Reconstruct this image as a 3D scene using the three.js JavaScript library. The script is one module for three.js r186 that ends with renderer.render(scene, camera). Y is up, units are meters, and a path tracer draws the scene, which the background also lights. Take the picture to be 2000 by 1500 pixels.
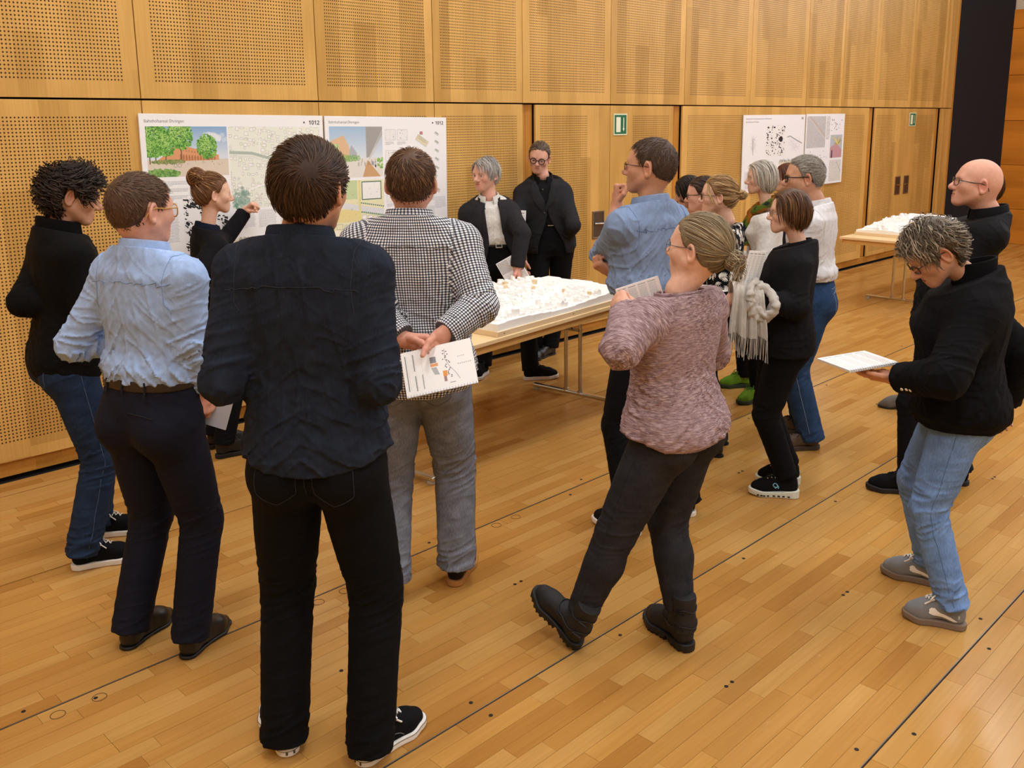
import * as THREE from 'three';
import { mergeGeometries } from 'three/addons/utils/BufferGeometryUtils.js';
import { RoundedBoxGeometry } from 'three/addons/geometries/RoundedBoxGeometry.js';
import { RectAreaLightUniformsLib } from 'three/addons/lights/RectAreaLightUniformsLib.js';
import { createNoise3D, createNoise2D } from 'simplex-noise';

// ---------------------------------------------------------------- camera, light, exposure
const scene = new THREE.Scene();
const D2R = Math.PI / 180;
const camera = new THREE.PerspectiveCamera(44.99, 2000 / 1500, 0.05, 100);
camera.position.set(0, 1.96, 0);
camera.rotation.set(-11.6372 * D2R, -45.6526 * D2R, -0.3387 * D2R, 'YXZ');
camera.setViewOffset(2000, 1500, -45.7, 143.8, 2000, 1500);
camera.updateMatrixWorld(true);
camera.updateProjectionMatrix();
const renderer = new THREE.WebGLRenderer({ antialias: true });
renderer.toneMapping = THREE.LinearToneMapping;
renderer.toneMappingExposure = 1.68;
renderer.shadowMap.enabled = true;
RectAreaLightUniformsLib.init();
scene.background = new THREE.Color(0.72, 0.84, 1.0);
scene.backgroundIntensity = 3.2;
const ROOM = { x0: -5, x1: 15.6, z0: -5.53, z1: 6.5, h: 6.4 };
const LAMP_POWER = 11.5, LAMP_COLOR = new THREE.Color(0.955, 0.985, 1.02);
const LAMPS = [];
for (const x of [-2.5, 1.0, 4.5, 8.0, 11.5]) for (const z of [-3.4, 0.4, 4.2]) LAMPS.push([x, z]);

// ---------------------------------------------------------------- small tools
const seeded = (a) => () => { a |= 0; a = (a + 0x6d2b79f5) | 0; let t = Math.imul(a ^ (a >>> 15), 1 | a); t = (t + Math.imul(t ^ (t >>> 7), 61 | t)) ^ t; return ((t ^ (t >>> 14)) >>> 0) / 4294967296; };
const n3 = createNoise3D(seeded(11)), n2 = createNoise2D(seeded(12));
const clamp = (x, a, b) => (x < a ? a : x > b ? b : x);
const lerp = (a, b, t) => a + (b - a) * t;
const smooth = (a, b, x) => { const t = clamp((x - a) / (b - a), 0, 1); return t * t * (3 - 2 * t); };
const add = (a, b, s = 1) => [a[0] + b[0] * s, a[1] + b[1] * s, a[2] + b[2] * s];
const sub = (a, b) => [a[0] - b[0], a[1] - b[1], a[2] - b[2]];
const dot = (a, b) => a[0] * b[0] + a[1] * b[1] + a[2] * b[2];
const cross = (a, b) => [a[1] * b[2] - a[2] * b[1], a[2] * b[0] - a[0] * b[2], a[0] * b[1] - a[1] * b[0]];
const len = (a) => Math.hypot(a[0], a[1], a[2]);
const unit = (a) => { const l = len(a) || 1; return [a[0] / l, a[1] / l, a[2] / l]; };
const mul = (a, s) => [a[0] * s, a[1] * s, a[2] * s];
const mix3 = (a, b, t) => [lerp(a[0], b[0], t), lerp(a[1], b[1], t), lerp(a[2], b[2], t)];
const rotY = (v, deg) => { const c = Math.cos(deg * D2R), s = Math.sin(deg * D2R); return [v[0] * c + v[2] * s, v[1], -v[0] * s + v[2] * c]; };
const lin = (hex) => { const c = new THREE.Color(hex); return [c.r, c.g, c.b]; };

const taken = {};
const numbered = (name) => { taken[name] = (taken[name] ?? -1) + 1; return taken[name] ? name + '_' + String(taken[name]).padStart(3, '0') : name; };
function tag(o, label, category, group) { o.userData.label = label; if (category) o.userData.category = category; if (group) o.userData.group = group; return o; }
function mesh(name, geometry, material, parent = scene) {
  const m = new THREE.Mesh(geometry, material);
  m.name = parent === scene ? numbered(name) : name;
  m.castShadow = m.receiveShadow = true;
  parent.add(m);
  return m;
}
function thing(name, label, category, pos = [0, 0, 0], turn = 0, group) {
  const g = new THREE.Group();
  g.name = numbered(name);
  g.position.set(...pos); g.rotation.y = turn;
  scene.add(g);
  return tag(g, label, category, group);
}
function structure(name) { const g = new THREE.Group(); g.name = name; g.userData.kind = 'structure'; scene.add(g); return g; }
const box = (w, h, d, x = 0, y = 0, z = 0) => { const g = new THREE.BoxGeometry(w, h, d); g.translate(x, y, z); return g; };
const rbox = (w, h, d, r, x = 0, y = 0, z = 0, seg = 2) => { const g = new RoundedBoxGeometry(w, h, d, seg, r); g.translate(x, y, z); return g; };
function tube(points, r, sides = 6, closed = false, r2) {
  const curve = new THREE.CatmullRomCurve3(points.map((p) => new THREE.Vector3(...p)), closed, 'centripetal');
  const g = new THREE.TubeGeometry(curve, Math.max(4, points.length * 3), r, sides, closed);
  return g;
}
const rod = (a, b, r, sides = 12, r2 = r) => {
  const A = new THREE.Vector3(...a), B = new THREE.Vector3(...b), d = B.clone().sub(A), g = new THREE.CylinderGeometry(r2, r, d.length(), sides);
  g.translate(0, d.length() / 2, 0); g.applyQuaternion(new THREE.Quaternion().setFromUnitVectors(new THREE.Vector3(0, 1, 0), d.normalize())); g.translate(...a); return g;
};
const std = (o) => new THREE.MeshStandardMaterial(o);
const phys = (o) => new THREE.MeshPhysicalMaterial(o);
function canvasTexture(w, h, paint, repeat) {
  const c = document.createElement('canvas'); c.width = w; c.height = h;
  paint(c.getContext('2d'), w, h);
  const t = new THREE.CanvasTexture(c); t.colorSpace = THREE.SRGBColorSpace; t.anisotropy = 8;
  if (repeat) t.wrapS = t.wrapT = THREE.RepeatWrapping;
  return t;
}
// pixel(x, y) -> [r, g, b] 0..255 for colour maps, or a number for relief maps
function dataTexture(w, h, pixel, colour = true) {
  const d = new Uint8Array(w * h * 4);
  for (let y = 0, i = 0; y < h; y++) for (let x = 0; x < w; x++, i += 4) {
    const p = pixel(x, y);
    if (colour) { d[i] = clamp(p[0], 0, 255); d[i + 1] = clamp(p[1], 0, 255); d[i + 2] = clamp(p[2], 0, 255); } else d[i] = d[i + 1] = d[i + 2] = clamp(p, 0, 255);
    d[i + 3] = 255;
  }
  const t = new THREE.DataTexture(d, w, h);
  t.wrapS = t.wrapT = THREE.RepeatWrapping; t.magFilter = THREE.LinearFilter; t.minFilter = THREE.LinearMipmapLinearFilter; t.generateMipmaps = true;
  if (colour) t.colorSpace = THREE.SRGBColorSpace;
  t.needsUpdate = true;
  return t;
}
// tileable noise on a w x h lattice (u, v in 0..1): noise on two circles is 4-D, so blend two samples instead
const tileNoise = (u, v, fu, fv, s = 0) => {
  const a = n3(u * fu, v * fv, s), b = n3((u - 1) * fu, v * fv, s), c = n3(u * fu, (v - 1) * fv, s), d = n3((u - 1) * fu, (v - 1) * fv, s);
  return lerp(lerp(a, b, u), lerp(c, d, u), v);
};
// ---------------------------------------------------------------- materials of the room
function veneer(w, h, seed, holes) {
  // honey veneer in upright leaves; holes = {x0, x1, y0, y1, nx, ny}: drilled acoustic field, in fractions of the face
  const rnd = seeded(seed), leaves = [];
  let x = 0;
  while (x < 1) { const e = Math.min(1, x + 0.11 + rnd() * 0.12); const cuts = [0]; let y = rnd() * 0.6; while (y < 1) { cuts.push(y); y += 0.45 + rnd() * 0.6; } cuts.push(1); leaves.push([x, e, cuts, cuts.map(() => (rnd() - 0.5) * 24)]); x = e; }
  return dataTexture(w, h, (px, py) => {
    const u = (px + 0.5) / w, v = (py + 0.5) / h;
    const L = leaves.find((l) => u < l[1]) ?? leaves[leaves.length - 1];
    let k = 0; while (k < L[2].length - 2 && v > L[2][k + 1]) k++;
    const grain = n3(u * 90, v * 5, seed) * 4 + n3(u * 260, v * 9, seed + 3) * 3 + n3(u * 5, v * 3, seed + 5) * 8;
    const g = L[3][k] + grain;
    let c = [212 + g, 167 + g * 0.95, 92 + g * 0.8];
    if (holes) {
      const hu = (u - holes.x0) / (holes.x1 - holes.x0), hv = (v - holes.y0) / (holes.y1 - holes.y0);
      if (hu >= 0 && hu < 1 && hv >= 0 && hv < 1) {
        const fx = ((hu * holes.nx) % 1) - 0.5, fy = ((hv * holes.ny) % 1) - 0.5, d = Math.hypot(fx, fy), m = smooth(0.27, 0.17, d);
        c = [lerp(c[0], 58, m), lerp(c[1], 32, m), lerp(c[2], 14, m)];
      }
    }
    return c;
  });
}
const WOOD = { roughness: 0.42, metalness: 0, specularIntensity: 0.5 };
const FULL = { x0: 0.075, x1: 0.925, y0: 0.055, y1: 0.955, nx: 52, ny: 90 };
const panelLower = [21, 22, 23].map((s) => phys({ ...WOOD, map: veneer(780, 1350, s, FULL) }));
const FULL_UP = { x0: 0.075, x1: 0.925, y0: 0.045, y1: 0.955, nx: 52, ny: 90 };
const panelUpper = [31, 32, 33].map((s) => phys({ ...WOOD, map: veneer(780, 1350, s, FULL_UP) }));
const doorFirst = phys({ ...WOOD, map: veneer(780, 1350, 41, { x0: 0.06, x1: 0.68, y0: 0.03, y1: 0.955, nx: 32, ny: 92 }) });
const doorSecond = phys({ ...WOOD, map: veneer(780, 1350, 42, { x0: 0.34, x1: 0.93, y0: 0.03, y1: 0.955, nx: 30, ny: 92 }) });
const plainVeneer = phys({ ...WOOD, map: veneer(384, 384, 51) });
const plinthWood = phys({ ...WOOD, color: 0xe9cfa6, map: plainVeneer.map });
const endVeneer = phys({ ...WOOD, color: 0xf0c27a, map: plainVeneer.map });
const blackGap = std({ color: 0x0c0806, roughness: 0.9 });
const plaster = std({ color: 0xcfc7b8, roughness: 0.9 });
const darkCloth = std({ color: 0x17151b, roughness: 0.95 });
const steel = std({ color: 0xc8c6c2, metalness: 1, roughness: 0.22 });
const brushed = std({ color: 0x9a948a, metalness: 1, roughness: 0.38 });

// ---------------------------------------------------------------- floor
const floor = structure('floor');
{
  const rnd = seeded(77);
  mesh('subfloor', box(ROOM.x1 - ROOM.x0 + 0.8, 0.12, ROOM.z1 - ROOM.z0 + 0.6, (ROOM.x0 + ROOM.x1) / 2, -0.074, (ROOM.z0 + ROOM.z1) / 2), blackGap, floor);
  const grain = dataTexture(1024, 512, (x, y) => {
    const u = x / 1024, v = y / 512;
    const g = tileNoise(u, v, 4, 44, 1) * 5 + tileNoise(u, v, 6, 100, 2) * 3 + tileNoise(u, v, 3, 9, 3) * 5;
    const fleck = 0;
    return [190 + g + fleck, 145 + g + fleck, 80 + g * 0.9 + fleck];
  });
  const scuff = dataTexture(512, 512, (x, y) => { const u = x / 512, v = y / 512; return 58 + tileNoise(u, v, 7, 7, 8) * 10 + tileNoise(u, v, 30, 30, 9) * 4; }, false);
  const tones = [0xffffff, 0xf7efe2, 0xede2d0, 0xe6d6be, 0xfff8ea, 0xf1e5d2];
  const mats = tones.map((c) => phys({ color: c, map: grain, roughness: 1, roughnessMap: scuff, specularIntensity: 0.55 }));
  const LENGTHS = [0.38, 0.45, 0.52, 0.59, 0.66], WIDTH = 0.0659, GAP = 0.0011;
  const shared = [];
  for (const l of LENGTHS) for (let k = 0; k < 4; k++) {
    const g = box(l - GAP, 0.014, WIDTH - GAP, 0, -0.007, 0), p = g.attributes.position, uv = g.attributes.uv, ou = rnd(), ov = rnd();
    for (let i = 0; i < p.count; i++) uv.setXY(i, ou + p.getX(i) / 1.6, ov + p.getZ(i) / 0.8);
    shared.push(g);
  }
  const SEAM0 = -3.165, MODULE = 1.0615, boards = [], joints = [2.545, 3.335, 5.99];
  const eye = new THREE.Vector3(0, 1.96, 0), q = new THREE.Vector3();
  for (let s = -3; s <= 9; s++) {
    const z0 = SEAM0 + s * MODULE + (s < 0 ? 0.0012 * s : 0.0015) ;
    for (let r = 0; r < 16; r++) {
      const z = z0 + 0.0015 + (r + 0.5) * WIDTH;
      if (z < ROOM.z0 + 0.02 || z > ROOM.z1) continue;
      let x = ROOM.x0 - rnd() * 0.5;
      while (x < ROOM.x1) {
        const k = Math.floor(rnd() * LENGTHS.length), l = LENGTHS[k], c = x + l / 2;
        q.set(c, 0, z); const d = q.distanceTo(eye); q.project(camera);
        const inside = Math.abs(q.x) < 1.02 && Math.abs(q.y) < 1.02 && q.z < 1;
        const area = inside ? (l * WIDTH * 1.96) / d ** 3 : 0;
        boards.push({ c, z, k, area, v: Math.floor(rnd() * 4), tone: rnd() < 0.62 ? Math.floor(rnd() * 2) : Math.floor(rnd() * tones.length), y: (rnd() - 0.5) * 0.0006 });
        x += l;
      }
    }
  }
  boards.sort((a, b) => b.area - a.area);
  const rest = [];
  boards.forEach((b, i) => {
    const g = shared[b.k * 4 + b.v];
    if (i < 300) { const m = mesh('board', g, mats[b.tone], floor); m.position.set(b.c, b.y, b.z); } else {
      const r = g.clone(), col = new THREE.Color(tones[b.tone]), a = new Float32Array(r.attributes.position.count * 3);
      for (let j = 0; j < a.length; j += 3) { a[j] = col.r; a[j + 1] = col.g; a[j + 2] = col.b; }
      r.setAttribute('color', new THREE.BufferAttribute(a, 3)); r.translate(b.c, b.y, b.z); rest.push(r);
    }
  });
  const field = mesh('boards_beyond', mergeGeometries(rest), phys({ vertexColors: true, map: grain, roughness: 1, roughnessMap: scuff, specularIntensity: 0.55 }), floor);
  field.userData.kind = 'stuff';
  // metal lips of the long joints, plugged screw holes and round inspection discs
  for (let s = 0; s <= 4; s++) mesh('joint_strip', box(ROOM.x1 - ROOM.x0, 0.0125, 0.0035, (ROOM.x0 + ROOM.x1) / 2, -0.006, SEAM0 + s * MODULE - 0.0035), std({ color: 0x8d8378, metalness: 0.7, roughness: 0.45 }), floor);
  const plug = new THREE.CylinderGeometry(0.0075, 0.0075, 0.004, 12), plugMat = std({ color: 0x1d140c, roughness: 0.8 });
  const plugs = [];
  for (let s = 0; s <= 3; s++) for (let i = 0; i < 9; i++) { const x = 0.79 + i * 0.885; for (const dz of [0.05, -0.05]) if (rnd() < 0.85) plugs.push([x + (rnd() < 0.4 ? 0.2 : 0), SEAM0 + s * MODULE + dz]); plugs.push([x, SEAM0 + s * MODULE + 0.53], [x + 0.037, SEAM0 + s * MODULE + 0.53]); }
  for (const [x, z] of plugs) { const m = mesh('screw_plug', plug, plugMat, floor); m.position.set(x, -0.0008, z); }
  const ring = new THREE.TorusGeometry(0.0235, 0.0014, 6, 28), ringMat = std({ color: 0x5a3a18, roughness: 0.6 });
  ring.rotateX(Math.PI / 2);
  for (const [x, z] of [[0.865, -3.112], [1.001, -3.11], [1.89, -3.118], [2.02, -3.118], [2.913, -3.125], [3.047, -3.125]]) { const m = mesh('inspection_ring', ring, ringMat, floor); m.position.set(x, 0.0002, z); }
}

// ---------------------------------------------------------------- back wall of drilled veneer panels
const wallBack = structure('wall_back');
const WZ = ROOM.z0, SEAMS = [-3.63, -2.43, -1.23, -0.03, 1.17, 2.37, 3.573, 4.582, 5.523, 6.646, 7.79, 9.01, 10.23, 11.13, 12.07, 13.19, 14.33];
mesh('wall_core', box(ROOM.x1 - ROOM.x0 + 0.6, ROOM.h + 0.2, 0.2, (ROOM.x0 + ROOM.x1) / 2, ROOM.h / 2, WZ - 0.15), blackGap, wallBack);
const panelShape = (x0, x1, y0, y1, gap = 0.003, depth = 0.02) => { const g = rbox(x1 - x0 - gap * 2, y1 - y0 - gap * 2, depth, 0.0015, 0, 0, 0, 1); return [g, (x0 + x1) / 2, (y0 + y1) / 2]; };
function panel(x0, x1, y0, y1, mat, z = WZ - 0.01, parent = wallBack, name = 'panel', gap) {
  const [g, x, y] = panelShape(x0, x1, y0, y1, gap);
  const p = g.attributes.position, uv = g.attributes.uv, w = x1 - x0, h = y1 - y0;
  for (let i = 0; i < p.count; i++) uv.setXY(i, p.getX(i) / w + 0.5, p.getY(i) / h + 0.5);
  const m = mesh(name, g, mat, parent); m.position.set(x, y, z); return m;
}
SEAMS.slice(0, -1).forEach((x, i) => {
  const x1 = SEAMS[i + 1];
  panel(x, x1, 2.09, 4.2, panelUpper[(i * 2) % 3]);
  panel(x, x1, 4.21, 6.3, panelUpper[(i + 1) % 3]);
});
panel(14.33, 14.7, 2.09, 6.3, plainVeneer, WZ - 0.005);
const LOWER = [[-3.63, -2.43], [-2.43, -1.23], [-1.23, -0.03], [-0.03, 1.17], [1.17, 2.37], [2.37, 3.573], [3.573, 4.582], [4.582, 5.523], [7.764, 8.995], [8.995, 10.24], [10.24, 11.93]];
LOWER.forEach(([a, b], i) => panel(a, b, 0.1, 2.085, panelLower[(i + 1) % 3]));
for (const [a, b] of [[5.523, 5.668], [7.612, 7.764], [11.93, 12.1], [14.13, 14.3]]) panel(a, b, 0.1, 2.085, plinthWood, WZ - 0.045, wallBack, 'reveal_strip');
panel(14.3, 14.7, 0.0, 2.085, plainVeneer, WZ - 0.005, wallBack, 'corner_panel');
for (let i = 0; i < SEAMS.length - 1; i++) panel(SEAMS[i], SEAMS[i + 1], 0.014, 0.1, plinthWood, WZ - 0.03, wallBack, 'plinth_board', 0.001);
mesh('corner_edge', box(0.012, ROOM.h, 0.06, 14.706, ROOM.h / 2, WZ - 0.01), plinthWood, wallBack);

function handlePlate(parent, x, y, flip) {
  const p = new THREE.Group(); p.name = 'handle'; p.position.set(x, y, WZ + 0.002); parent.add(p);
  const frame = new THREE.Shape(); frame.moveTo(-0.08, -0.125); frame.lineTo(0.08, -0.125); frame.lineTo(0.08, 0.125); frame.lineTo(-0.08, 0.125); frame.closePath();
  const hole = new THREE.Path(); hole.moveTo(-0.07, -0.115); hole.lineTo(-0.07, 0.115); hole.lineTo(0.07, 0.115); hole.lineTo(0.07, -0.115); hole.closePath(); frame.holes.push(hole);
  const g = new THREE.ExtrudeGeometry(frame, { depth: 0.006, bevelEnabled: true, bevelSize: 0.0015, bevelThickness: 0.0015, bevelSegments: 2 });
  mesh('rim', g, brushed, p);
  mesh('recess', box(0.142, 0.232, 0.004, 0, 0, 0.0015), std({ color: 0x6b6258, metalness: 0.9, roughness: 0.42 }), p);
  mesh('lever', mergeGeometries([rod([-0.055 * flip, 0.012, 0.006], [0.068 * flip, 0.006, 0.016], 0.0085, 12), rod([0.05 * flip, 0.006, 0.0], [0.05 * flip, 0.006, 0.016], 0.011, 12)]), steel, p);
  return p;
}
function door(n, x0, xm, x1, y, handles) {
  const d = structure('door_' + n);
  panel(x0, xm, 0.1, 2.083, doorFirst, WZ - 0.01, d, 'door_leaf');
  panel(xm, x1, 0.1, 2.083, doorSecond, WZ - 0.01, d, 'door_leaf');
  handles.forEach(([hx, f]) => handlePlate(d, hx, y, f));
}
door(1, 5.668, 6.646, 7.612, 1.01, [[6.485, 1]]);
door(2, 12.1, 13.07, 14.13, 1.02, [[12.95, 1], [13.24, -1]]);

// ---------------------------------------------------------------- dark corner, end wall with its high windows, other walls, ceiling
const corner = structure('wall_corner');
{
  const a = [14.712, WZ - 0.02], b = [15.62, -5.06], L = Math.hypot(b[0] - a[0], b[1] - a[1]);
  const g = box(L, ROOM.h, 0.05, 0, ROOM.h / 2, 0);
  g.rotateY(-Math.atan2(b[1] - a[1], b[0] - a[0])); g.translate((a[0] + b[0]) / 2, 0, (a[1] + b[1]) / 2);
  mesh('dark_panel', g, darkCloth, corner);
}
const wallRight = structure('wall_right');
{
  const x = ROOM.x1, zA = -5.1, zB = ROOM.z1 + 0.2;
  mesh('wall_core', box(0.2, 3.55, zB - WZ + 0.4, x + 0.14, 1.775, (zB + WZ - 0.2) / 2), blackGap, wallRight);
  mesh('upper_core', mergeGeometries([box(0.2, 1.1, zB - WZ + 0.4, x + 0.14, ROOM.h - 0.45, (zB + WZ - 0.2) / 2), box(0.2, 1.9, 2.2, x + 0.14, 4.5, -4.6), box(0.2, 1.9, 1.6, x + 0.14, 4.5, 5.9)]), plaster, wallRight);
  const H = [0.0, 0.545, 1.225, 1.9, 2.58, 3.27, 3.55];
  for (let i = 0; i < H.length - 1; i++) for (let k = 0; k < 6; k++) {
    const z0 = zA + k * 2.0, w = Math.min(2.0, zB - z0);
    const g = rbox(0.02, H[i + 1] - H[i] - 0.006, w - 0.003, 0.0015, 0, 0, 0, 1), p = g.attributes.position, uv = g.attributes.uv;
    for (let j = 0; j < p.count; j++) uv.setXY(j, p.getY(j) / 0.9 + i * 0.37, p.getZ(j) / 2.4 + k * 0.31);
    const m = mesh('panel', g, endVeneer, wallRight); m.position.set(x + 0.012, (H[i] + H[i + 1]) / 2, z0 + w / 2);
  }
}
const win = structure('window_1');
{
  const x = ROOM.x1 + 0.12, fr = std({ color: 0x6f6a62, roughness: 0.5 });
  const bars = [box(0.06, 0.06, 8.7, x, 3.58, 0.8), box(0.06, 0.06, 8.7, x, 5.4, 0.8)];
  for (let i = 0; i <= 6; i++) bars.push(box(0.06, 1.86, 0.06, x, 4.49, -3.5 + i * 1.43));
  mesh('window_frame', mergeGeometries(bars), fr, win);
  const glass = phys({ color: 0xffffff, transmission: 1, roughness: 0, thickness: 0, ior: 1.5 });
  for (let i = 0; i < 6; i++) mesh('pane', box(0.006, 1.76, 1.37, x, 4.49, -2.785 + i * 1.43), glass, win);
}
mesh('wall_left', box(0.2, ROOM.h + 0.2, ROOM.z1 - WZ + 0.8, ROOM.x0 - 0.1, ROOM.h / 2, (ROOM.z1 + WZ) / 2), plainVeneer).userData.kind = 'structure';
mesh('wall_front', box(ROOM.x1 - ROOM.x0 + 0.8, ROOM.h + 0.2, 0.2, (ROOM.x0 + ROOM.x1) / 2, ROOM.h / 2, ROOM.z1 + 0.1), plaster).userData.kind = 'structure';
mesh('ceiling', box(ROOM.x1 - ROOM.x0 + 0.8, 0.2, ROOM.z1 - WZ + 0.8, (ROOM.x0 + ROOM.x1) / 2, ROOM.h + 0.1, (ROOM.z1 + WZ) / 2), plaster).userData.kind = 'structure';

// ceiling lamps: a glowing diffuser in a tray, and a light of the same size just below it
{
  const glow = std({ color: 0xffffff, emissive: LAMP_COLOR, emissiveIntensity: 5, roughness: 0.6 }), tray = std({ color: 0xd8d6d0, roughness: 0.5 });
  const trayShape = mergeGeometries([box(1.5, 0.08, 0.02, 0, 0, 0.31), box(1.5, 0.08, 0.02, 0, 0, -0.31), box(0.02, 0.08, 0.6, 0.74, 0, 0), box(0.02, 0.08, 0.6, -0.74, 0, 0)]);
  const face = box(1.46, 0.02, 0.6, 0, 0.02, 0);
  LAMPS.forEach(([x, z], i) => {
    const t = thing('ceiling_lamp', 'flat white ceiling lamp in a pale tray high above the hall floor', 'lamp', [x, ROOM.h - 0.05, z], 0, 'ceiling lamps');
    mesh('tray', trayShape, tray, t);
    const d = mesh('diffuser', face, glow, t); d.castShadow = false;
    const light = new THREE.RectAreaLight(LAMP_COLOR, LAMP_POWER, 1.46, 0.6);
    light.position.set(x, ROOM.h - 0.06, z); light.lookAt(x, 0, z); scene.add(light);
  });
}
// ---------------------------------------------------------------- print for the boards
const P = {
  line(c, pts, color, w) { c.strokeStyle = color; c.lineWidth = w; c.beginPath(); pts.forEach((p, i) => (i ? c.lineTo(...p) : c.moveTo(...p))); c.stroke(); },
  blob(c, x, y, r, rnd, colors, n = 60, flat = 0.8, dab = 1) { for (let i = 0; i < n; i++) { const a = rnd() * 6.283, d = Math.sqrt(rnd()) * r, s = r * (0.08 + rnd() * 0.16) * dab; c.fillStyle = colors[Math.floor(rnd() * colors.length)]; c.beginPath(); c.arc(x + Math.cos(a) * d, y + Math.sin(a) * d * flat, s, 0, 6.283); c.fill(); } },
  text(c, x, y, w, lines, step, rnd, color = '#a9adb3') { c.fillStyle = color; for (let i = 0; i < lines; i++) { let u = x; const end = x + w * (i === lines - 1 ? 0.55 : 0.92 + rnd() * 0.08); while (u < end) { const l = 4 + rnd() * 14; c.fillRect(u, y + i * step, Math.min(l, end - u), step * 0.42); u += l + 3; } } },
};
// a site plan: streets, blocks of outlined houses, green margins, rail lines
function sitePlan(c, x, y, w, h, seed, style) {
  const r = seeded(seed);
  c.save(); c.beginPath(); c.rect(x, y, w, h); c.clip();
  c.fillStyle = style.paper; c.fillRect(x, y, w, h);
  c.translate(x + w / 2, y + h / 2); c.rotate(style.turn ?? 0.08); c.translate(-w * 0.7, -h * 0.7);
  const W = w * 1.4, H = h * 1.4, step = style.step;
  for (let j = 0; j * step < H; j++) for (let i = 0; i * step < W; i++) {
    const bx = i * step + (r() - 0.5) * step * 0.4, by = j * step + (r() - 0.5) * step * 0.4, n = n2(i * 0.35 + seed, j * 0.35);
    if (n > style.gap) continue;
    const bw = step * (0.35 + r() * 0.5), bh = step * (0.3 + r() * 0.45);
    if (r() < style.green) { c.fillStyle = style.greens[Math.floor(r() * style.greens.length)]; c.globalAlpha = 0.55; c.fillRect(bx - 3, by - 3, bw + 8, bh + 8); c.globalAlpha = 1; }
    c.save(); c.translate(bx, by); c.rotate((r() - 0.5) * style.jitter);
    c.fillStyle = style.house; c.fillRect(0, 0, bw, bh); c.strokeStyle = style.ink; c.lineWidth = style.pen; c.strokeRect(0, 0, bw, bh);
    if (r() < 0.3) { c.fillStyle = style.house; c.fillRect(bw * 0.4, -bh * 0.4, bw * 0.4, bh * 0.6); c.strokeRect(bw * 0.4, -bh * 0.4, bw * 0.4, bh * 0.6); }
    c.restore();
    if (r() < style.trees) P.blob(c, bx + bw + 4, by + bh * r(), step * 0.12, r, style.leaf, 5, 1);
  }
  for (const [pts, col, wd] of style.roads) {
    c.strokeStyle = col; c.lineWidth = wd * h; c.lineJoin = 'round'; c.beginPath(); pts.forEach((p, i) => (i ? c.lineTo(p[0] * W, p[1] * H) : c.moveTo(p[0] * W, p[1] * H))); c.stroke();
    if (style.trees > 0) for (let k = 0; k < pts.length - 1; k++) for (let t = 0; t < 1; t += 0.03) if (r() < 0.7) P.blob(c, lerp(pts[k][0], pts[k + 1][0], t) * W, lerp(pts[k][1], pts[k + 1][1], t) * H + wd * h * 0.55, step * 0.1, r, style.leaf, 4, 1);
  }
  c.restore();
}
const GREENPLAN = { paper: '#f1f6ea', step: 46, gap: 0.3, green: 0.22, greens: ['#d6e6a6', '#bfdcb0', '#efeeb0'], jitter: 0.3, house: '#fbfbf8', ink: '#8b918a', pen: 1.6, trees: 0.75, leaf: ['#5f9a5e', '#86b673', '#3f7a58', '#a6cc70'], turn: 0.1, roads: [[[[0, 0.42], [0.3, 0.4], [0.62, 0.47], [1, 0.6]], '#b4c4ba', 0.035], [[[0, 0.45], [0.3, 0.43], [0.62, 0.5], [1, 0.64]], '#e8ece6', 0.02], [[[0.1, 0.95], [0.3, 0.72], [0.42, 0.66], [0.7, 0.7], [1, 0.8]], '#ffffff', 0.022], [[[0.34, 0], [0.36, 0.4]], '#ffffff', 0.016], [[[0.66, 0], [0.64, 0.45], [0.6, 1]], '#ffffff', 0.016]] };
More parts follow.
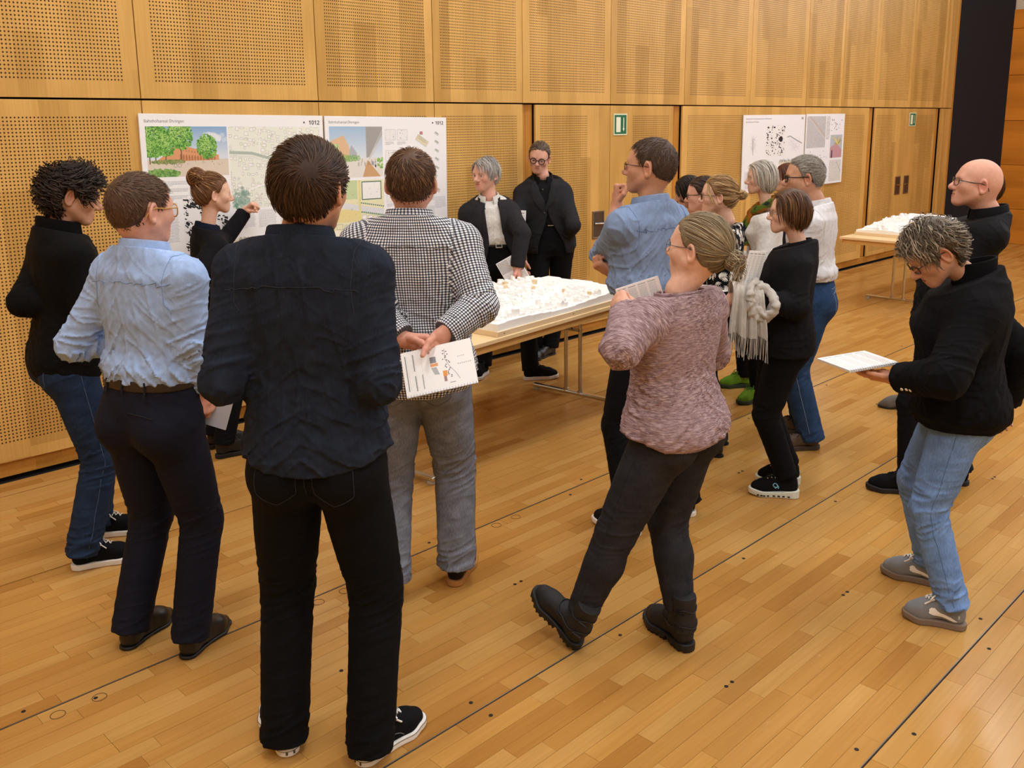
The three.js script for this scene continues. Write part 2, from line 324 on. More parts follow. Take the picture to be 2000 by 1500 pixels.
function street(c, x, y, w, h, seed) {
  // plaza view: blue sky, ochre arcade in perspective, pale square, clumps of trees
  const r = seeded(seed); c.save(); c.beginPath(); c.rect(x, y, w, h); c.clip();
  const sky = c.createLinearGradient(0, y, 0, y + h * 0.6); sky.addColorStop(0, '#8fb4dd'); sky.addColorStop(1, '#dfe9f2'); c.fillStyle = sky; c.fillRect(x, y, w, h);
  c.globalAlpha = 0.5; P.blob(c, x + w * 0.85, y + h * 0.22, w * 0.16, r, ['#ffffff', '#e6eef6'], 30, 0.25); c.globalAlpha = 1;
  c.fillStyle = '#e3d6c4'; c.fillRect(x, y + h * 0.66, w, h * 0.34);
  c.fillStyle = '#e2a273'; c.beginPath(); c.moveTo(x + w * 0.1, y + h * 0.7); c.lineTo(x + w * 0.34, y + h * 0.38); c.lineTo(x + w * 0.46, y + h * 0.39); c.lineTo(x + w * 0.88, y + h * 0.58); c.lineTo(x + w * 0.88, y + h * 0.68); c.closePath(); c.fill();
  c.fillStyle = '#b97a52'; for (let i = 0; i < 13; i++) { const t = i / 13, ux = x + w * lerp(0.4, 0.86, t), b = y + h * 0.68, hh = h * lerp(0.11, 0.05, t); c.beginPath(); c.ellipse(ux, b - hh * 0.6, w * 0.012, hh * 0.6, 0, Math.PI, 0); c.rect(ux - w * 0.012, b - hh * 0.6, w * 0.024, hh * 0.6); c.fill(); c.fillRect(ux - w * 0.006, y + h * lerp(0.45, 0.585, t), w * 0.012, h * 0.03); }
  const leaf = ['#4f8f34', '#6fae45', '#8fc95c', '#3c7a36', '#a8d572'];
  for (const [tx, ty, tr, base] of [[0.1, 0.28, 0.19, 0.72], [0.22, 0.34, 0.15, 0.7], [0.41, 0.18, 0.17, 0.68], [0.74, 0.42, 0.14, 0.68], [0.03, 0.4, 0.12, 0.74]]) { c.fillStyle = '#6b5638'; c.fillRect(x + w * tx - w * 0.006, y + h * ty, w * 0.012, h * (base - ty)); P.blob(c, x + w * tx, y + h * ty, w * tr * 0.92, r, leaf.slice(0, 3), 260, 1.05, 0.55); P.blob(c, x + w * tx - w * 0.01, y + h * ty - h * 0.03, w * tr * 0.95, r, leaf, 420, 1.02, 0.3); P.blob(c, x + w * tx - w * tr * 0.2, y + h * ty - h * tr * 0.4, w * tr * 0.6, r, ['#b5db7c', '#c6e68e', '#9ccf66'], 160, 0.9, 0.3); }
  P.blob(c, x + w * 0.16, y + h * 0.94, w * 0.22, r, ['#7fae55', '#93bd6a', '#5f9444'], 300, 0.22, 0.4);
  P.blob(c, x + w * 0.25, y + h * 0.7, w * 0.2, r, ['#8a9a58', '#a3a86a', '#6f8a4a'], 200, 0.1, 0.3);
  c.fillStyle = '#4a4a52'; for (let i = 0; i < 22; i++) { const u = x + w * (0.2 + r() * 0.75), v = y + h * (0.69 + r() * 0.07); c.fillRect(u, v, 2.2, 12); }
  c.strokeStyle = '#4a4a52'; c.lineWidth = 2; for (const k of [0.33, 0.38]) { c.beginPath(); c.arc(x + w * k, y + h * 0.78, w * 0.02, 0, 6.283); c.stroke(); }
  c.restore();
}
function boulevard(c, x, y, w, h, seed) {
  const r = seeded(seed); c.save(); c.beginPath(); c.rect(x, y, w, h); c.clip();
  const sky = c.createLinearGradient(0, y, 0, y + h * 0.7); sky.addColorStop(0, '#a9c8e6'); sky.addColorStop(1, '#eef4f8'); c.fillStyle = sky; c.fillRect(x, y, w, h);
  c.fillStyle = '#ece8e0'; c.fillRect(x, y + h * 0.62, w, h * 0.38);
  c.fillStyle = '#e6c29a'; c.beginPath(); c.moveTo(x + w * 0.02, y + h * 0.62); c.lineTo(x + w * 0.02, y + h * 0.28); c.lineTo(x + w * 0.26, y + h * 0.17); c.lineTo(x + w * 0.36, y + h * 0.4); c.lineTo(x + w * 0.36, y + h * 0.66); c.closePath(); c.fill();
  c.fillStyle = '#b9bcc4'; c.beginPath(); c.moveTo(x + w * 0.36, y + h * 0.62); c.lineTo(x + w * 0.36, y + h * 0.46); c.lineTo(x + w * 0.4, y + h * 0.36); c.lineTo(x + w * 0.5, y + h * 0.52); c.lineTo(x + w * 0.5, y + h * 0.64); c.closePath(); c.fill();
  c.fillStyle = '#c3dba0'; c.fillRect(x, y + h * 0.34, w * 0.17, h * 0.2);
  for (let i = 0; i < 9; i++) P.blob(c, x + w * (0.16 + i * 0.045), y + h * 0.62, w * (0.06 - i * 0.002), r, ['#7ab052', '#93c765', '#5b9440', '#aad67c'], 110, 1.1, 0.5);
  c.fillStyle = '#a9a9a6'; c.beginPath(); c.moveTo(x + w * 0.68, y); c.lineTo(x + w, y); c.lineTo(x + w, y + h * 0.16); c.lineTo(x + w * 0.74, y + h * 0.6); c.lineTo(x + w * 0.68, y + h * 0.62); c.closePath(); c.fill();
  c.strokeStyle = '#d7d7d2'; c.lineWidth = 5; for (let i = 0; i < 5; i++) { c.beginPath(); c.moveTo(x + w, y + h * (0.06 + i * 0.05)); c.lineTo(x + w * 0.73, y + h * (0.62 + i * 0.01)); c.stroke(); }
  c.fillStyle = '#d4a877'; c.beginPath(); c.moveTo(x + w * 0.7, y + h * 0.66); c.lineTo(x + w * 0.95, y + h); c.lineTo(x + w * 0.6, y + h); c.closePath(); c.fill();
  P.blob(c, x + w * 0.95, y + h * 0.72, w * 0.08, r, ['#7ab052', '#9ccb6a'], 40, 1.1);
  c.fillStyle = '#3b3b42'; for (let i = 0; i < 16; i++) { const u = x + w * (0.5 + r() * 0.4); c.fillRect(u, y + h * (0.62 + r() * 0.1), 3, h * 0.08); }
  c.fillRect(x + w * 0.84, y + h * 0.76, 16, 26); c.restore();
}
function figureGround(c, x, y, w, h, seed, n, dense = 1) {
  const r = seeded(seed); c.fillStyle = '#f6f6f6'; c.fillRect(x, y, w, h); c.fillStyle = '#15151a';
  for (let i = 0; i < n; i++) { const u = r(), v = r(), a = n2(u * 3 + seed, v * 3); if (a < -0.1 * dense) continue; const s = (0.012 + r() * r() * 0.045) * w; c.save(); c.translate(x + u * (w - 20) + 6, y + v * (h - 20) + 6); c.rotate(a * 1.4); c.fillRect(0, 0, s * (1 + r() * 1.6), s); c.restore(); }
}
const posterA = canvasTexture(1800, 1224, (c, w, h) => {
  const r = seeded(5); c.fillStyle = '#fbfcfd'; c.fillRect(0, 0, w, h);
  c.fillStyle = '#3a3d42'; c.font = '32px sans-serif'; c.fillText('Bahnhofsareal Öhringen', 40, 72);
  c.font = 'bold 56px sans-serif'; c.fillText('1012', 1640, 84); c.beginPath(); c.arc(1590, 64, 9, 0, 6.283); c.fill();
  street(c, 46, 104, 740, 430, 7);
  sitePlan(c, 800, 104, 960, 740, 9, GREENPLAN);
  c.globalAlpha = 0.5; c.fillStyle = '#6f9a86'; P.blob(c, 890, 760, 90, r, ['#5f8a78', '#87a89a', '#a9c0b4'], 90, 1.2); c.globalAlpha = 1;
  for (let i = 0; i < 3; i++) P.text(c, 70, 575 + i * 62, 330, 4, 11, r);
  P.text(c, 420, 590, 330, 5, 11, r);
  figureGround(c, 330, 720, 420, 470, 3, 720, 0.4);
  P.text(c, 60, 760, 230, 30, 12, r, '#c2c5c9');
  for (const x of [840, 1060, 1290, 1520]) P.text(c, x, 870, 190, 15, 11, r, '#b9bdc3');
  c.fillStyle = '#eee7d4'; c.fillRect(800, 1130, 960, 20); for (let i = 0; i < 60; i++) { c.fillStyle = ['#c9c2ac', '#b7c29a', '#d9c9a6'][i % 3]; c.fillRect(800 + r() * 950, 1105 + r() * 15, 16, 26); }
});
const posterB = canvasTexture(1500, 1224, (c, w, h) => {
  const r = seeded(6); c.fillStyle = '#fbfcfe'; c.fillRect(0, 0, w, h);
  c.fillStyle = '#3a3d42'; c.font = '32px sans-serif'; c.fillText('Bahnhofsareal Öhringen', 40, 70);
  c.font = 'bold 50px sans-serif'; c.fillText('1012', 1350, 76); c.beginPath(); c.arc(1316, 58, 9, 0, 6.283); c.fill();
  boulevard(c, 44, 100, 620, 510, 15);
  c.fillStyle = '#f3f0c9'; c.fillRect(44, 640, 620, 560);
  c.save(); c.beginPath(); c.rect(44, 640, 620, 560); c.clip();
  c.fillStyle = '#cfe0ad'; c.fillRect(44, 640, 300, 190); c.fillStyle = '#f2e3a0'; c.fillRect(44, 930, 330, 130); c.fillStyle = '#e6e9ec'; c.beginPath(); c.moveTo(44, 840); c.lineTo(664, 950); c.lineTo(664, 1010); c.lineTo(44, 900); c.fill();
  c.fillStyle = '#fdfdfb'; c.strokeStyle = '#2f6a58'; c.lineWidth = 9; c.fillRect(400, 660, 230, 180); c.strokeRect(400, 660, 230, 180);
  c.fillStyle = '#5f9080'; for (let i = 0; i < 12; i++) { c.save(); c.translate(380 + i * 24, 868 + i * 4.2); c.fillRect(0, 0, 17, 13); c.translate(4, 92); c.fillRect(0, 0, 17, 17); c.restore(); }
  c.fillStyle = '#efe39a'; c.fillRect(356, 640, 26, 520);
  c.strokeStyle = '#8a8f8c'; c.lineWidth = 2.5; for (let i = 0; i < 6; i++) { c.strokeRect(90 + i * 95, 1080 + (i % 2) * 12, 70, 50); } for (let i = 0; i < 4; i++) { c.fillStyle = '#fdfdfb'; c.fillRect(390 + i * 70, 1000 + i * 9, 54, 60); c.strokeRect(390 + i * 70, 1000 + i * 9, 54, 60); }
  for (let i = 0; i < 46; i++) P.blob(c, 60 + r() * 590, 650 + r() * 480, 9, r, ['#6f9a62', '#8fb37a', '#4f7f5f'], 5, 1);
  c.fillStyle = '#fbf8e6'; c.fillRect(44, 1140, 620, 60); c.restore();
  c.strokeStyle = '#9aa0a6'; c.lineWidth = 2;
  for (let i = 0; i < 9; i++) { const x = 700 + (i % 2) * 150, y = 130 + Math.floor(i / 2) * 215; figureGround(c, x, y, 128, 110, 30 + i, 16, 2); P.text(c, x, y + 126, 110, 4, 9, r); c.strokeRect(x, y, 128, 110); }
  const iso = (x, y, s, col) => { c.fillStyle = col; c.beginPath(); c.moveTo(x, y); c.lineTo(x + 150 * s, y + 90 * s); c.lineTo(x + 110 * s, y + 150 * s); c.lineTo(x - 40 * s, y + 60 * s); c.closePath(); c.fill(); c.strokeStyle = '#8c948c'; c.stroke(); for (let i = 0; i < 5; i++) { c.strokeRect(x + i * 22 * s, y + (20 + i * 13) * s, 26 * s, 30 * s); } };
  iso(1120, 180, 0.9, '#e9dfc0'); c.fillStyle = '#c08a80'; c.fillRect(1140, 150, 40, 34); iso(1060, 380, 1.3, '#c4dccb'); iso(1220, 540, 1.0, '#c9e0d0'); iso(1020, 620, 0.8, '#eef0ea');
  for (let i = 0; i < 5; i++) iso(1350, 150 + i * 92, 0.3, '#dfe6dc');
  for (const [x, y] of [[1000, 780], [1180, 780], [1000, 960], [1180, 960], [1330, 860]]) P.text(c, x, y, 150, 13, 10, r, '#c4c9d0');
  iso(1330, 740, 0.5, '#f0d9d2');
});
const posterC = canvasTexture(1200, 1000, (c, w, h) => {
  const r = seeded(8); c.fillStyle = '#f7f8fc'; c.fillRect(0, 0, w, h);
  c.fillStyle = '#55585e'; c.font = '22px sans-serif'; c.fillText('Städtebaulich-freiraumplanerischer Wettbewerb', 40, 56); c.fillText('Bahnhofsareal Öhringen', 40, 96);
  c.fillStyle = '#b0a39a'; c.fillRect(1120, 32, 40, 30);
  P.line(c, [[180, 300], [190, 520]], '#77747a', 6); for (let i = 0; i < 40; i++) P.line(c, [[185, 270 + r() * 230], [120 + r() * 150, 240 + r() * 280]], 'rgba(120,110,120,.28)', 2);
  figureGround(c, 420, 130, 380, 420, 12, 240, 3); c.fillStyle = '#15151a'; c.beginPath(); c.arc(715, 320, 38, 0, 6.283); c.fill();
  P.line(c, [[840, 300], [900, 285], [1000, 330], [1150, 390]], '#8f8f95', 12); for (let i = 0; i < 26; i++) P.line(c, [[850 + r() * 280, 280 + r() * 240], [860 + r() * 280, 300 + r() * 230]], 'rgba(150,140,140,.35)', 2);
  c.fillStyle = '#e0d9c6'; c.fillRect(110, 640, 480, 46); c.fillRect(690, 615, 460, 46); c.fillStyle = '#8c9296'; for (let i = 0; i < 40; i++) c.fillRect(120 + r() * 460, 610 + r() * 26, 12, 30); for (let i = 0; i < 34; i++) c.fillRect(700 + r() * 430, 590 + r() * 22, 12, 26);
  c.fillStyle = '#eaecf4'; c.fillRect(40, 720, 720, 250); P.text(c, 70, 740, 300, 16, 13, r, '#c6bcc2'); P.line(c, [[800, 720], [1010, 800]], '#8fa3b8', 22); P.line(c, [[790, 760], [1000, 860]], '#c6ccd4', 14); P.text(c, 800, 880, 320, 6, 13, r);
});
const posterD = canvasTexture(1000, 1000, (c, w, h) => {
  const r = seeded(10); c.fillStyle = '#f4f6fc'; c.fillRect(0, 0, w, h);
  sitePlan(c, 20, 30, 480, 440, 21, { paper: '#c9cbd2', step: 34, gap: 0.7, green: 0.1, greens: ['#a9b39a'], jitter: 0.5, house: '#dedad2', ink: '#8a8a90', pen: 1.5, trees: 0.2, leaf: ['#8f9a88', '#a6a89a'], turn: 0.5, roads: [[[[0, 0.3], [1, 0.42]], '#c9b9ae', 0.05], [[[0, 0.36], [1, 0.48]], '#d8d2cc', 0.04]] });
  for (let i = 0; i < 20; i++) { c.fillStyle = ['#8a8fa8', '#b39a96', '#7d8a96'][i % 3]; c.fillRect(640 + r() * 300, 60 + r() * 170, 16, 14); }
  sitePlan(c, 520, 30, 90, 330, 22, { paper: '#e4e6ea', step: 24, gap: 0.8, green: 0.2, greens: ['#a9b89a'], jitter: 0.5, house: '#efede8', ink: '#8a8a90', pen: 1.5, trees: 0.3, leaf: ['#8f9a88'], turn: 0.3, roads: [] });
  c.save(); c.beginPath(); c.rect(640, 300, 320, 330); c.clip(); c.fillStyle = '#b9c4cf'; c.fillRect(640, 300, 320, 330); c.fillStyle = '#c79aa2'; c.beginPath(); c.moveTo(640, 480); c.lineTo(800, 420); c.lineTo(960, 520); c.lineTo(960, 630); c.lineTo(640, 630); c.fill(); for (let i = 0; i < 26; i++) P.line(c, [[850, 430], [680 + r() * 280, 300 + r() * 150]], ['#d9c84a', '#c7b052', '#8f9a62', '#e6d98a'][i % 4], 9); c.fillStyle = '#22284a'; c.fillRect(680, 520, 28, 110); c.restore();
  for (let i = 0; i < 24; i++) { c.fillStyle = ['#9aa6c8', '#c3c8dc', '#8c94a8'][i % 3]; c.fillRect(60 + r() * 520, 510 + r() * 180, 16, 14); }
  P.text(c, 40, 720, 520, 14, 15, r, '#bcc2d6');
  sitePlan(c, 640, 660, 320, 310, 23, { paper: '#e3e2de', step: 26, gap: 0.75, green: 0.1, greens: ['#c3c8b8'], jitter: 0.5, house: '#f2f0ec', ink: '#94948f', pen: 1.5, trees: 0.2, leaf: ['#a5aa9c'], turn: 0.2, roads: [[[[0.5, 0.2], [1, 0.6]], '#c4c2c6', 0.06]] });
});
const boardEdge = std({ color: 0xf1f1ef, roughness: 0.8 });
function poster(label, x0, x1, y0, y1, tex, tilt, z = 0.012, group) {
  const w = x1 - x0, h = y1 - y0, t = thing('poster_board', label, 'poster', [(x0 + x1) / 2, (y0 + y1) / 2, WZ + z], 0);
  t.rotation.z = tilt; 
  mesh('foam_board', rbox(w, h, 0.01, 0.0015, 0, 0, 0, 1), boardEdge, t);
  const sheet = new THREE.BoxGeometry(w - 0.002, h - 0.002, 0.0008); sheet.translate(0, 0, 0.0054);
  mesh('printed_sheet', sheet, std({ map: tex, roughness: 0.55 }), t);
  return t;
}
poster('wide presentation board printed with a tree-lined plaza view and a green site plan', 2.333, 3.583, 1.146, 2.0, posterA, -0.012);
poster('presentation board with a boulevard view, numbered 1012, beside the plaza board', 3.594, 4.672, 1.14, 1.985, posterB, -0.012, 0.016);
poster('distant presentation board with a black figure-ground plan, behind the silver-haired woman', 8.867, 10.212, 1.15, 1.995, posterC, 0.004);
poster('narrow distant presentation board with a grey aerial plan and pink perspective', 10.24, 11.213, 1.155, 2.005, posterD, 0.005);

// ---------------------------------------------------------------- escape signs: white door and arrow on green
const signTex = canvasTexture(256, 256, (c) => {
  c.fillStyle = '#dfe9c8'; c.fillRect(0, 0, 256, 256); c.fillStyle = '#0c6b45'; c.fillRect(14, 14, 228, 228);
  c.fillStyle = '#f2f6dc'; c.fillRect(46, 40, 84, 180);
  c.fillRect(182, 44, 14, 140); c.beginPath(); c.moveTo(170, 172); c.lineTo(208, 172); c.lineTo(189, 214); c.closePath(); c.fill();
});
for (const [x0, x1, y0, y1, label] of [[6.69, 6.885, 1.812, 2.007, 'green escape sign with a white door and arrow on the near double door'], [13.2, 13.41, 1.835, 2.022, 'green escape sign high on the far double door by the dark corner']]) {
  const t = thing('exit_sign', label, 'sign', [(x0 + x1) / 2, (y0 + y1) / 2, WZ + 0.002]);
  mesh('plate', rbox(x1 - x0, y1 - y0, 0.006, 0.001, 0, 0, 0.001, 1), std({ color: 0xdfe9c8, roughness: 0.5 }), t);
  mesh('face', box(x1 - x0 - 0.002, y1 - y0 - 0.002, 0.0008, 0, 0, 0.0044), std({ map: signTex, roughness: 0.45 }), t);
}

// ---------------------------------------------------------------- folding tables and the white city models on them
const tableWood = phys({ ...WOOD, color: 0xf0d3a2, roughness: 0.35 }), tableEdge = phys({ ...WOOD, color: 0xd9aa66 });
function foldingTable(label, pos, turn, L, W, legX) {
  const t = thing('folding_table', label, 'table', pos, turn);
  mesh('table_top', rbox(L, 0.026, W, 0.004, 0, 0.727, 0), tableWood, t);
  const apron = mergeGeometries([box(L - 0.06, 0.045, 0.02, 0, 0.6915, W / 2 - 0.03), box(L - 0.06, 0.045, 0.02, 0, 0.6915, -W / 2 + 0.03), box(0.02, 0.045, W - 0.08, L / 2 - 0.03, 0.6915, 0), box(0.02, 0.045, W - 0.08, -L / 2 + 0.03, 0.6915, 0)]);
  mesh('apron', apron, tableEdge, t);
  for (const x of legX) for (const z of [-0.062, 0.062]) mesh('leg', mergeGeometries([rod([x, 0.045, z], [x, 0.695, z], 0.0135, 20), rod([x, 0.04, z], [x, 0.06, z], 0.02, 20)]), steel, t);
  for (const x of legX) { const f = new RoundedBoxGeometry(0.042, 0.026, W - 0.1, 3, 0.01); f.translate(x, 0.034, 0); const m = mesh('foot_bar', f, steel, t); for (const z of [-1, 1]) mesh('glide', rbox(0.034, 0.022, 0.04, 0.004, x, 0.011, z * (W / 2 - 0.08)), std({ color: 0xb9b4aa, roughness: 0.6 }), m); mesh('brace', mergeGeometries([rod([x, 0.5, 0], [x - Math.sign(x) * 0.22, 0.69, 0], 0.006, 8), box(0.05, 0.012, 0.13, x, 0.5, 0)]), brushed, t); }
  return t;
}
const whiteBoard = std({ color: 0xfdfcf9, roughness: 0.75 }), paleBirch = phys({ color: 0xead0a8, roughness: 0.55 });
function cityModel(label, pos, turn, L, W, seed, high) {
  const r = seeded(seed), t = thing('city_model', label, 'model', pos, turn);
  mesh('wooden_base', mergeGeometries([rbox(L, 0.032, W, 0.002, 0, 0.016, 0, 1)]), paleBirch, t);
  for (const x of [-L * 0.46, 0.02 * L, L * 0.44]) mesh('screw', rod([x, 0.016, W / 2 - 0.001], [x, 0.016, W / 2 + 0.0012], 0.004, 10), std({ color: 0x6a5238, roughness: 0.5 }), t);
  // terrain: stepped white boards rising towards the back corner
  const hgt = (u, v) => 0.022 + high * (0.5 + 0.5 * n2(u * 1.6 + seed, v * 1.6)) * 0.35 + high * 0.75 * smooth(0.1, 1, 1 - v) * smooth(0.05, 0.55, u) * (1 - 0.55 * smooth(0.6, 1, u)) + 0.012 * u;
  const nx = 48, nz = 40, g = new THREE.BoxGeometry(L - 0.02, 1, W - 0.02, nx, 1, nz), p = g.attributes.position;
  for (let i = 0; i < p.count; i++) { const u = p.getX(i) / (L - 0.02) + 0.5, v = p.getZ(i) / (W - 0.02) + 0.5; p.setY(i, p.getY(i) > 0 ? 0.032 + Math.round(hgt(u, v) / 0.006) * 0.006 : 0.032); }
  g.computeVertexNormals();
  mesh('terrain', g.toNonIndexed(), whiteBoard, t).geometry.computeVertexNormals();
  const block = [box(1, 1, 1, 0, 0.5, 0)];
  const gable = new THREE.Shape(); gable.moveTo(-0.5, 0); gable.lineTo(0.5, 0); gable.lineTo(0.5, 0.7); gable.lineTo(0, 1); gable.lineTo(-0.5, 0.7); gable.closePath();
  const ge = new THREE.ExtrudeGeometry(gable, { depth: 1, bevelEnabled: false }); ge.translate(0, 0, -0.5); block.push(ge);
  let n = 0;
  for (let i = 0; i < 25; i++) for (let j = 0; j < 16 && n < 280; j++) {
    const u = (i + 0.2 + r() * 0.6) / 25, v = (j + 0.2 + r() * 0.6) / 16;
    if (Math.abs(v - 0.52 - 0.18 * Math.sin(u * 4)) < 0.05 || n2(u * 4, v * 4 + seed) > 0.68) continue;
    const m = mesh('building_block', block[r() < 0.55 ? 1 : 0], r() < 0.025 ? paleBirch : whiteBoard, t);
    const w = 0.016 + r() * 0.026, d = 0.016 + r() * 0.03, h = 0.012 + r() * 0.018 + (r() < 0.08 ? 0.02 : 0);
    m.scale.set(w, h, d); m.rotation.y = n2(u * 2, v * 2 + 5) * 0.9 + (r() < 0.5 ? Math.PI / 2 : 0);
    m.position.set((u - 0.5) * (L - 0.07), 0.03 + hgt(u, v), (v - 0.5) * (W - 0.07)); n++;
  }
  return t;
}
const T1 = [3.92, 0, -4.2], TURN1 = 6.3 * D2R;
foldingTable('near folding table with chrome legs under the white city model', T1, TURN1, 2.36, 0.82, [-0.93, 0.86]);
cityModel('large white city model on a birch base on the near table', [4.2, 0.74, -4.19], TURN1, 1.42, 0.72, 3, 0.075);
foldingTable('far folding table with chrome legs by the distant doors', [10.35, 0, -4.08], 0, 2.4, 0.8, [-0.58, 0.85]);
cityModel('distant white city model on the far folding table', [10.25, 0.74, -4.1], 0, 1.72, 0.66, 9, 0.06);
// ---------------------------------------------------------------- distance fields and their meshes (people, clothes, shoes)
const smin = (a, b, k) => { const h = Math.max(k - Math.abs(a - b), 0) / k; return Math.min(a, b) - h * h * k * 0.25; };
const smax = (a, b, k) => -smin(-a, -b, k);
function cone(a, b, ra, rb) {
  const d = sub(b, a), L2 = dot(d, d) || 1e-9;
  return (x, y, z) => {
    const px = x - a[0], py = y - a[1], pz = z - a[2];
    const t = clamp((px * d[0] + py * d[1] + pz * d[2]) / L2, 0, 1);
    return Math.hypot(px - d[0] * t, py - d[1] * t, pz - d[2] * t) - (ra + (rb - ra) * t);
  };
}
const ball = (c, r) => (x, y, z) => Math.hypot(x - c[0], y - c[1], z - c[2]) - r;
const ellipsoid = (c, r) => (x, y, z) => {
  const a = (x - c[0]) / r[0], b = (y - c[1]) / r[1], d = (z - c[2]) / r[2], k = Math.hypot(a, b, d);
  if (k < 1e-6) return -Math.min(...r);
  return (k * (k - 1)) / Math.hypot(a / r[0], b / r[1], d / r[2]);
};
const union = (list, k) => (x, y, z) => { let v = list[0](x, y, z); for (let i = 1; i < list.length; i++) v = smin(v, list[i](x, y, z), k); return v; };
const below = (f, p, n) => (x, y, z) => Math.max(f(x, y, z), (x - p[0]) * n[0] + (y - p[1]) * n[1] + (z - p[2]) * n[2]);

// surface nets over the blocks that the surface crosses; returns positions and quads
function netMesh(f, lo, hi, cell) {
  const B = 4, nx = Math.ceil((hi[0] - lo[0]) / cell / B) * B, ny = Math.ceil((hi[1] - lo[1]) / cell / B) * B, nz = Math.ceil((hi[2] - lo[2]) / cell / B) * B;
  const sx = nx + 1, sy = ny + 1, sz = nz + 1, V = new Float32Array(sx * sy * sz).fill(NaN), at = new Int32Array(nx * ny * nz).fill(-1);
  const reach = B * cell * 0.87 * 1.45 + cell;
  const blocks = [];
  for (let k = 0; k < nz; k += B) for (let j = 0; j < ny; j += B) for (let i = 0; i < nx; i += B) {
    const v = f(lo[0] + (i + B / 2) * cell, lo[1] + (j + B / 2) * cell, lo[2] + (k + B / 2) * cell);
    if (Math.abs(v) > reach) continue;
    blocks.push([i, j, k]);
    for (let c = 0; c <= B; c++) for (let b = 0; b <= B; b++) for (let a = 0; a <= B; a++) {
      const o = i + a + sx * (j + b + sy * (k + c));
      if (V[o] !== V[o]) V[o] = f(lo[0] + (i + a) * cell, lo[1] + (j + b) * cell, lo[2] + (k + c) * cell);
    }
  }
  const pos = [], quads = [], E = [[0, 1], [2, 3], [4, 5], [6, 7], [0, 2], [1, 3], [4, 6], [5, 7], [0, 4], [1, 5], [2, 6], [3, 7]], cor = new Float64Array(8);
  for (const [bi, bj, bk] of blocks) for (let k = bk; k < bk + B; k++) for (let j = bj; j < bj + B; j++) for (let i = bi; i < bi + B; i++) {
    let inside = 0;
    for (let c = 0; c < 8; c++) { cor[c] = V[i + (c & 1) + sx * (j + ((c >> 1) & 1) + sy * (k + (c >> 2)))]; if (cor[c] < 0) inside++; }
    if (inside === 0 || inside === 8) continue;
    let X = 0, Y = 0, Z = 0, n = 0;
    for (const [a, b] of E) {
      if (cor[a] < 0 === cor[b] < 0) continue;
      const t = cor[a] / (cor[a] - cor[b]);
      X += (a & 1) + ((b & 1) - (a & 1)) * t; Y += ((a >> 1) & 1) + (((b >> 1) & 1) - ((a >> 1) & 1)) * t; Z += (a >> 2) + ((b >> 2) - (a >> 2)) * t; n++;
    }
    at[i + nx * (j + ny * k)] = pos.length / 3;
    pos.push(lo[0] + (i + X / n) * cell, lo[1] + (j + Y / n) * cell, lo[2] + (k + Z / n) * cell);
  }
  const C = (i, j, k) => at[i + nx * (j + ny * k)], q = (a, b, c, d, flip) => { if (a < 0 || b < 0 || c < 0 || d < 0) return; flip ? quads.push(a, d, c, b) : quads.push(a, b, c, d); };
  for (const [bi, bj, bk] of blocks) for (let k = bk; k < bk + B; k++) for (let j = bj; j < bj + B; j++) for (let i = bi; i < bi + B; i++) {
    if (C(i, j, k) < 0) continue;
    const v = V[i + sx * (j + sy * k)];
    if (j && k) { const w = V[i + 1 + sx * (j + sy * k)]; if (v < 0 !== w < 0) q(C(i, j - 1, k - 1), C(i, j, k - 1), C(i, j, k), C(i, j - 1, k), v >= 0); }
    if (i && k) { const w = V[i + sx * (j + 1 + sy * k)]; if (v < 0 !== w < 0) q(C(i - 1, j, k - 1), C(i - 1, j, k), C(i, j, k), C(i, j, k - 1), v >= 0); }
    if (i && j) { const w = V[i + sx * (j + sy * (k + 1))]; if (v < 0 !== w < 0) q(C(i - 1, j - 1, k), C(i, j - 1, k), C(i, j, k), C(i - 1, j, k), v >= 0); }
  }
  return { pos, quads };
}
